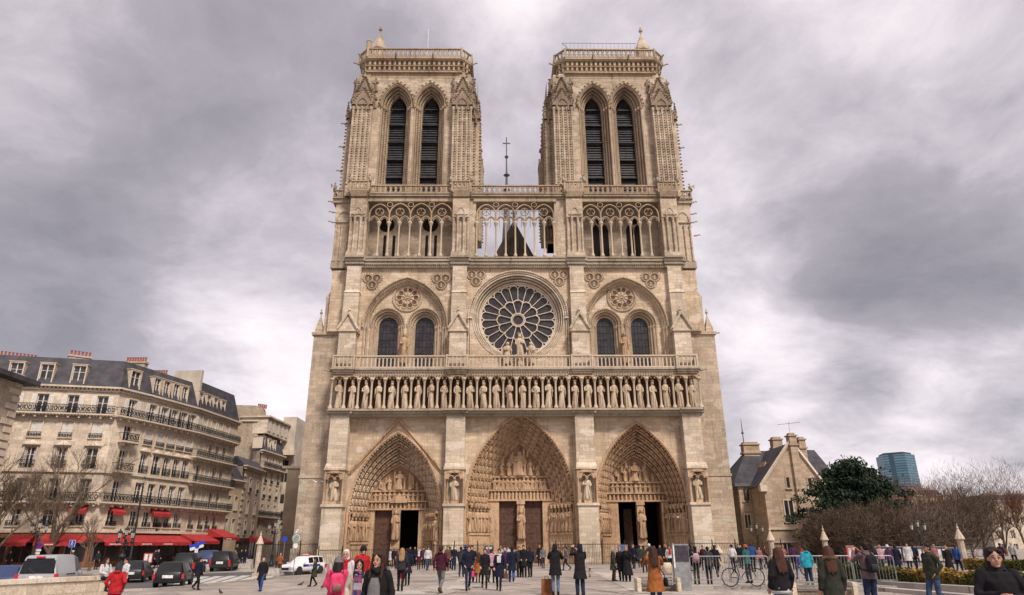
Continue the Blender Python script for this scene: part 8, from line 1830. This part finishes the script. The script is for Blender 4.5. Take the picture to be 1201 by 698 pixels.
# middle distance
M2 = [
 ('bald man in long black coat and blue trousers walking towards the camera on the left', 305, 694, 1.72, 5, 'walk2', ('coat', 'black'), ('reg', 'blue'), ('bald', 'hair_gr'), 0, {}),
 ('dark dressed man walking right behind the black hatchback', 229, 692, 1.72, 80, 'walk', ('jacket', 'navy'), ('reg', 'black'), ('short', 'hair_bk'), 0, {}),
 ('man in reddish brown jacket seen from behind left of the police car', 327, 675, 1.78, BK, 'stand+pocket', ('jacket', 'rust'), ('reg', 'brown'), ('bald', 'hair_gr'), 0, {}),
 ('small person in dark green coat bending forward in front of the police car', 367, 688, 1.50, -80, 'walk2', ('coat', 'olive'), ('slim', 'black'), ('short', 'hair_bk'), 1, {}),
 ('couple member in black at the side street mouth, left', 281.5, 665, 1.72, 10, 'stand', ('jacket', 'black'), ('reg', 'djeans'), ('short', 'hair_bk'), 0, {}),
 ('couple member in dark blue at the side street mouth, right', 286, 665, 1.74, -10, 'stand', ('jacket', 'navy'), ('reg', 'djeans'), ('short', 'hair_br'), 0, {}),
 ('pedestrian in pale top near the end of the red awnings', 274, 663, 1.66, 30, 'walk', ('jacket', 'tan'), ('slim', 'black'), ('short', 'hair_br'), 1, {}),
 ('dark coated walker with white scarf on the cafe pavement', 183, 666, 1.74, 60, 'walk', ('coat', 'black'), ('slim', 'black'), ('short', 'hair_gr'), 0, {}),
 ('dark coated walker left of the white scarfed one on the cafe pavement', 178.5, 666, 1.76, 80, 'walk2', ('jacket', 'offblack'), ('slim', 'black'), ('short', 'hair_bk'), 0, {}),
 ('dark figure on the pavement at the far left behind the van', 8, 668, 1.76, 40, 'stand', ('coat', 'black'), ('slim', 'black'), ('short', 'hair_bk'), 0, {}),
 ('person in white cap seen over the van roof', 82, 668, 1.74, 0, 'stand', ('jacket', 'dgrey'), ('slim', 'black'), ('short', 'hair_bk'), 0, dict(hat=('beanie', 'white'))),
 ('dark haired person over the van bonnet beside the small bare tree', 112, 668, 1.72, 0, 'stand', ('jacket', 'offblack'), ('slim', 'black'), ('short', 'hair_bk'), 1, {}),
 ('woman in dark red coat with pale scarf facing the camera near the left portal', 491, 668, 1.68, 0, 'stand', ('coat', 'maroon'), ('slim', 'black'), ('short', 'hair_br'), 1, dict(extras=(('scarf', 'white', 1.0),))),
 ('person in white jacket and blue jeans near the left portal', 501, 669, 1.70, 10, 'walk2', ('jacket', 'white'), ('slim', 'jeans'), ('short', 'hair_bk'), 1, {}),
 ('dark clothed companion just left of the white jacket', 496.5, 667, 1.66, 20, 'stand', ('jacket', 'dgrey'), ('slim', 'black'), ('short', 'hair_bk'), 0, {}),
 ('dark dressed person partly behind the man in maroon', 524, 670, 1.74, 0, 'stand', ('jacket', 'brown'), ('slim', 'black'), ('short', 'hair_bk'), 0, {}),
 ('man in navy jacket with hands in pockets before the pale buttress', 532, 669, 1.74, 10, 'stand+pocket', ('jacket', 'navy'), ('reg', 'djeans'), ('short', 'hair_rd'), 0, {}),
 ('man in slate jacket and dark jeans walking to the centre portal', 541, 677, 1.72, 170, 'walk2', ('jacket_hood', 'dgrey'), ('reg', 'djeans'), ('short', 'hair_bk'), 0, {}),
 ('person in bright blue hat just behind the slate jacket', 545, 673, 1.80, 170, 'stand', ('jacket', 'navy'), ('reg', 'jeans'), ('short', 'hair_bk'), 0, dict(hat=('beanie', 'blue'))),
 ('tall man in navy jacket and blue jeans coming towards the camera', 548.5, 693, 1.78, 10, 'walk2+pocket', ('jacket', 'navy'), ('slim', 'djeans'), ('short', 'hair_rd'), 0, {}),
 ('dark figure directly behind the tall man in navy', 553, 683, 1.80, 0, 'stand', ('jacket', 'black'), ('reg', 'black'), ('short', 'hair_bk'), 0, {}),
 ('child in orange coat with a pink bag', 560.5, 684, 1.45, 180, 'walk2+bag', ('coat', 'orange'), ('slim', 'brown'), ('long', 'hair_rd'), 1, dict(extras=(('bag', 'small pink bag in the hand of the child in orange', 'pink', (.25, .28, .1), 'carrier'),))),
 ('woman in long black coat striding towards the camera', 568, 690, 1.66, 5, 'stride', ('coat', 'black'), ('slim', 'black'), ('short', 'hair_bk'), 1, {}),
 ('girl in pale pink jacket and black tights seen from behind', 576, 684, 1.62, 170, 'walk2+camera', ('jacket', 'palepink'), ('slim', 'black'), ('short', 'hair_br'), 1, {}),
 ('woman in navy coat with white scarf and brown handbag walking to the camera', 585, 693, 1.66, 0, 'walk2+bag', ('coat', 'navy'), ('slim', 'navy'), ('short', 'hair_bk'), 1, dict(extras=(('scarf', 'white', 1.15), ('bag', 'brown handbag held by the woman with the white scarf', 'brown', (.3, .22, .12), 'hand')))),
 ('person in dark purple jacket behind the navy coats in the central crowd', 592, 677, 1.64, 200, 'stand', ('jacket', 'purple'), ('slim', 'black'), ('short', 'hair_gr'), 1, {}),
 ('person in navy coat and bright blue trousers seen from behind', 600, 683, 1.72, 185, 'walk2', ('coat', 'navy'), ('reg', 'blue'), ('short', 'hair_bk'), 0, {}),
 ('man in black, leftmost of the standing trio before the centre doors', 609, 677, 1.72, 20, 'stand', ('jacket', 'offblack'), ('reg', 'black'), ('short', 'hair_rd'), 0, {}),
 ('tallest man in black, middle of the trio before the centre doors', 615, 677, 1.80, 0, 'stand+pocket', ('coat', 'black'), ('reg', 'black'), ('short', 'hair_bk'), 0, {}),
 ('woman in blue jacket, rightmost of the trio before the centre doors', 622, 677, 1.70, 200, 'stand', ('jacket', 'navy'), ('reg', 'black'), ('short', 'hair_rd'), 1, {}),
 ('dark figure standing alone by the right centre door', 633, 664, 1.76, 0, 'stand', ('coat', 'black'), ('slim', 'black'), ('short', 'hair_bl'), 0, {}),
 ('person in mottled grey jacket by the right centre door', 637, 667, 1.66, 10, 'stand', ('jacket', 'grey'), ('slim', 'dgrey'), ('short', 'hair_rd'), 1, {}),
 ('walker in grey between the two photographers', 665, 669, 1.66, -80, 'stride', ('jacket', 'grey'), ('slim', 'black'), ('short', 'hair_bk'), 0, {}),
 ('white haired person in dark olive coat facing the black clad pair', 720, 682, 1.66, 80, 'stand', ('coat', 'olive'), ('reg', 'dbrown'), ('short', 'hair_gr'), 0, {}),
 ('person in black with fair hair in the trio before the blue board', 729.5, 682, 1.68, -20, 'stand', ('coat', 'black'), ('reg', 'black'), ('short', 'hair_bl'), 1, {}),
 ('person in long black coat holding up a camera before the blue board', 737, 682.5, 1.70, -20, 'stand+camera', ('long', 'black'), ('reg', 'black'), ('short', 'hair_bl'), 0, {}),
 ('dark person right of the long black coat near the portal railing', 757, 672, 1.70, 170, 'walk2', ('jacket', 'olive'), ('slim', 'black'), ('short', 'hair_bk'), 1, {}),
 ('person in white hat behind the woman in rust orange', 763, 670, 1.80, 170, 'stand', ('jacket', 'dgrey'), ('slim', 'black'), ('short', 'hair_gr'), 0, dict(hat=('beanie', 'white'))),
 ('person in black immediately right of the rust orange coat', 776, 668, 1.74, 10, 'stand', ('coat', 'black'), ('slim', 'black'), ('short', 'hair_bk'), 0, {}),
 ('woman in white jacket with red scarf before the right portal', 787, 669, 1.68, 0, 'walk2', ('jacket', 'white'), ('slim', 'black'), ('short', 'hair_bk'), 1, dict(extras=(('scarf', 'red', 1.1),))),
 ('person behind the barriers with a large pink backpack', 818, 687, 1.70, 180, 'stand', ('jacket', 'navy'), ('slim', 'olive'), ('short', 'hair_bk'), 1, dict(extras=(('backpack', 'large pale pink backpack behind the barriers', 'palepink', 'rose'),))),
 ('person in grey checked jacket behind the barriers holding white paper', 833, 687, 1.68, 175, 'stand+phone', ('jacket', 'dgrey'), ('slim', 'navy'), ('short', 'hair_bk'), 0, {}),
 ('black clad person leaning right behind the barriers', 842, 677, 1.72, 150, 'walk2', ('coat', 'black'), ('slim', 'black'), ('short', 'hair_bk'), 0, {}),
 ('person in white t-shirt and dark trousers beyond the barriers', 861.5, 672, 1.74, 170, 'walk2', ('short', 'white'), ('slim', 'navy'), ('short', 'hair_bk'), 0, {}),
 ('person in navy jacket right of the white t-shirt', 873, 668, 1.78, 180, 'stand', ('jacket', 'navy'), ('slim', 'black'), ('short', 'hair_bk'), 0, {}),
 ('person in bright blue jacket beyond the bicycle', 884.5, 671, 1.84, 170, 'stand', ('jacket', 'blue'), ('slim', 'black'), ('short', 'hair_rd'), 0, {}),
 ('person in green jacket and orange hat leaning over the bicycle', 880, 684, 1.74, 200, 'stand+fold', ('jacket', 'teal'), ('slim', 'dgrey'), ('short', 'hair_bk'), 1, dict(hat=('beanie', 'orange'))),
 ('small person in rose top right of the bright blue jacket', 893, 668, 1.55, 0, 'stand', ('jacket', 'rose'), ('slim', 'black'), ('short', 'hair_bk'), 1, {}),
 ('person in turquoise jacket half hidden by the green parka', 952, 692, 1.72, 185, 'stand', ('jacket_hood', 'cyan'), ('slim', 'djeans'), ('short', 'hair_br'), 1, {}),
 ('dark maroon clad person before the presbytery wall', 932.5, 668, 1.72, 180, 'stand', ('jacket', 'purple'), ('slim', 'black'), ('short', 'hair_bk'), 0, {}),
 ('person in red jacket by the presbytery porch', 945, 666, 1.62, 180, 'stand', ('jacket', 'red'), ('slim', 'black'), ('short', 'hair_bk'), 1, {}),
 ('child in blue walking beyond the barriers near the presbytery', 940, 679, 1.25, -60, 'stride', ('jacket', 'royal'), ('slim', 'jeans'), ('short', 'hair_br'), 1, {}),
 ('person in light pink top before the exhibition boards', 1037.5, 672, 1.66, 190, 'stand', ('jacket', 'palepink'), ('slim', 'jeans'), ('short', 'hair_bl'), 1, {}),
 ('person in white and purple jacket with white hat before the boards', 1047, 675, 1.66, 180, 'stand', ('jacket', 'purple'), ('slim', 'black'), ('short', 'hair_bk'), 1, dict(hat=('beanie', 'white'))),
 ('person in dark navy coat right of the white hat before the boards', 1055, 675, 1.68, 150, 'stand', ('coat', 'navy'), ('slim', 'navy'), ('short', 'hair_bk'), 0, {}),
 ('dark haired person left of the light pink top before the boards', 1029, 674, 1.68, 190, 'stand', ('jacket', 'offblack'), ('slim', 'black'), ('long', 'hair_bk'), 1, {}),
 ('person in black cloak with orange hair beyond the hedge', 1116, 675, 1.60, -40, 'walk2', ('long', 'black'), ('slim', 'black'), ('short', 'hair_bl'), 1, {}),
 ('person in blue jacket beside the right stone pillar', 1127, 674, 1.66, 120, 'walk2', ('jacket', 'blue'), ('slim', 'navy'), ('short', 'hair_br'), 0, {}),
 ('walker in dark red near the right edge', 1178.5, 666, 1.70, 120, 'stride', ('jacket', 'maroon'), ('slim', 'navy'), ('short', 'hair_bk'), 0, {}),
 ('walker in pale grey top nearest the right edge', 1192, 665, 1.74, 120, 'stride', ('jacket', 'lgrey'), ('slim', 'black'), ('short', 'hair_gr'), 0, {}),
]
for (lab, px, py, H, f, kind, top, legs, hair, fem, kw) in M2: person(lab, px, py, H, f, kind, top, legs, hair, bool(fem), **kw)
# small far figures at the portals
FAR = [(457, 664, 'white', 'black', 'person in white top at the foot of the left portal door'), (461, 665, 'navy', 'black', 'person in navy at the left portal beside the white top'), (465.5, 664, 'brown', 'black', 'person in brown coat between the left doors'), (476, 664, 'dgrey', 'dgrey', 'grey clad person before the open left doorway'), (481, 663, 'black', 'black', 'dark person in the open left doorway, left'), (486, 664, 'navy', 'black', 'dark person in the open left doorway, right'), (397, 665, 'black', 'black', 'dark person by the left portal railings'), (416, 664, 'lgrey', 'black', 'person in light grey by the left jamb statues'), (587, 666, 'lgrey', 'black', 'person in light grey before the left centre door'), (596, 665, 'white', 'black', 'person in white before the centre trumeau'), (603, 665, 'tan', 'dgrey', 'person in tan coat before the centre trumeau'), (573, 667, 'mauve', 'black', 'person in mauve left of the centre doors'), (528, 667, 'black', 'black', 'person in black beside the centre left buttress'), (650, 666, 'dgrey', 'black', 'person in dark grey right of the centre doors'), (744, 667, 'navy', 'black', 'person in navy before the right portal doors'), (751, 666, 'dgrey', 'black', 'person in dark grey before the right portal trumeau'), (769, 665, 'black', 'black', 'dark person entering the right portal'), (781, 667, 'black', 'black', 'dark person right of the right portal doors'), (812, 670, 'black', 'black', 'dark person left of the pink backpack behind the barriers'), (827, 669, 'maroon', 'black', 'person in maroon between the backpacks behind the barriers'), (838, 668, 'navy', 'black', 'person in navy near the pointed stone post'), (868, 666, 'black', 'black', 'dark person beyond the barriers beside the white t-shirt'), (899, 667, 'brown', 'black', 'person in brown beyond the first pointed pillar'), (922, 668, 'rose', 'black', 'person in rose coloured top before the presbytery bay'), (1068, 668, 'white', 'black', 'person in white before the middle exhibition board'), (1076, 668, 'navy', 'black', 'person in navy before the boards left of the walking man'), (1100, 668, 'rose', 'black', 'person in rose coloured top before the rightmost board')]
for i, (px, py, tc_, lc, lab) in enumerate(FAR): person(lab, px, py, 1.62+.16*((i*37) % 10)/10, (170, 0, 90, 200, -30)[i % 5], ('stand', 'walk2', 'stand+pocket')[i % 3], ('jacket' if i % 3 else 'coat', tc_), ('slim', lc), ('short', ('hair_bk', 'hair_br', 'hair_bl')[i % 3]), bool(i % 2))
# brown paper bag standing by the woman in pale jeans
x, y, z = grz(641.5, 698); o = empty('paper_bag', (x, y, 0), .1, 'tall brown paper bag standing beside the woman in pale jeans', 'bag'); m = MB(); m.frustum(-.2, .2, -.09, .09, .0, -.2, .2, -.05, .05, .58); m.build('bag_body', CM('rust'), o); m = MB()
for q in (-1, 1): m.tube([(-.08, q*.05, .58), (-.05, q*.03, .68), (.05, q*.03, .68), (.08, q*.05, .58)], .006, 4)
m.build('handles', CM('dbrown'), o)
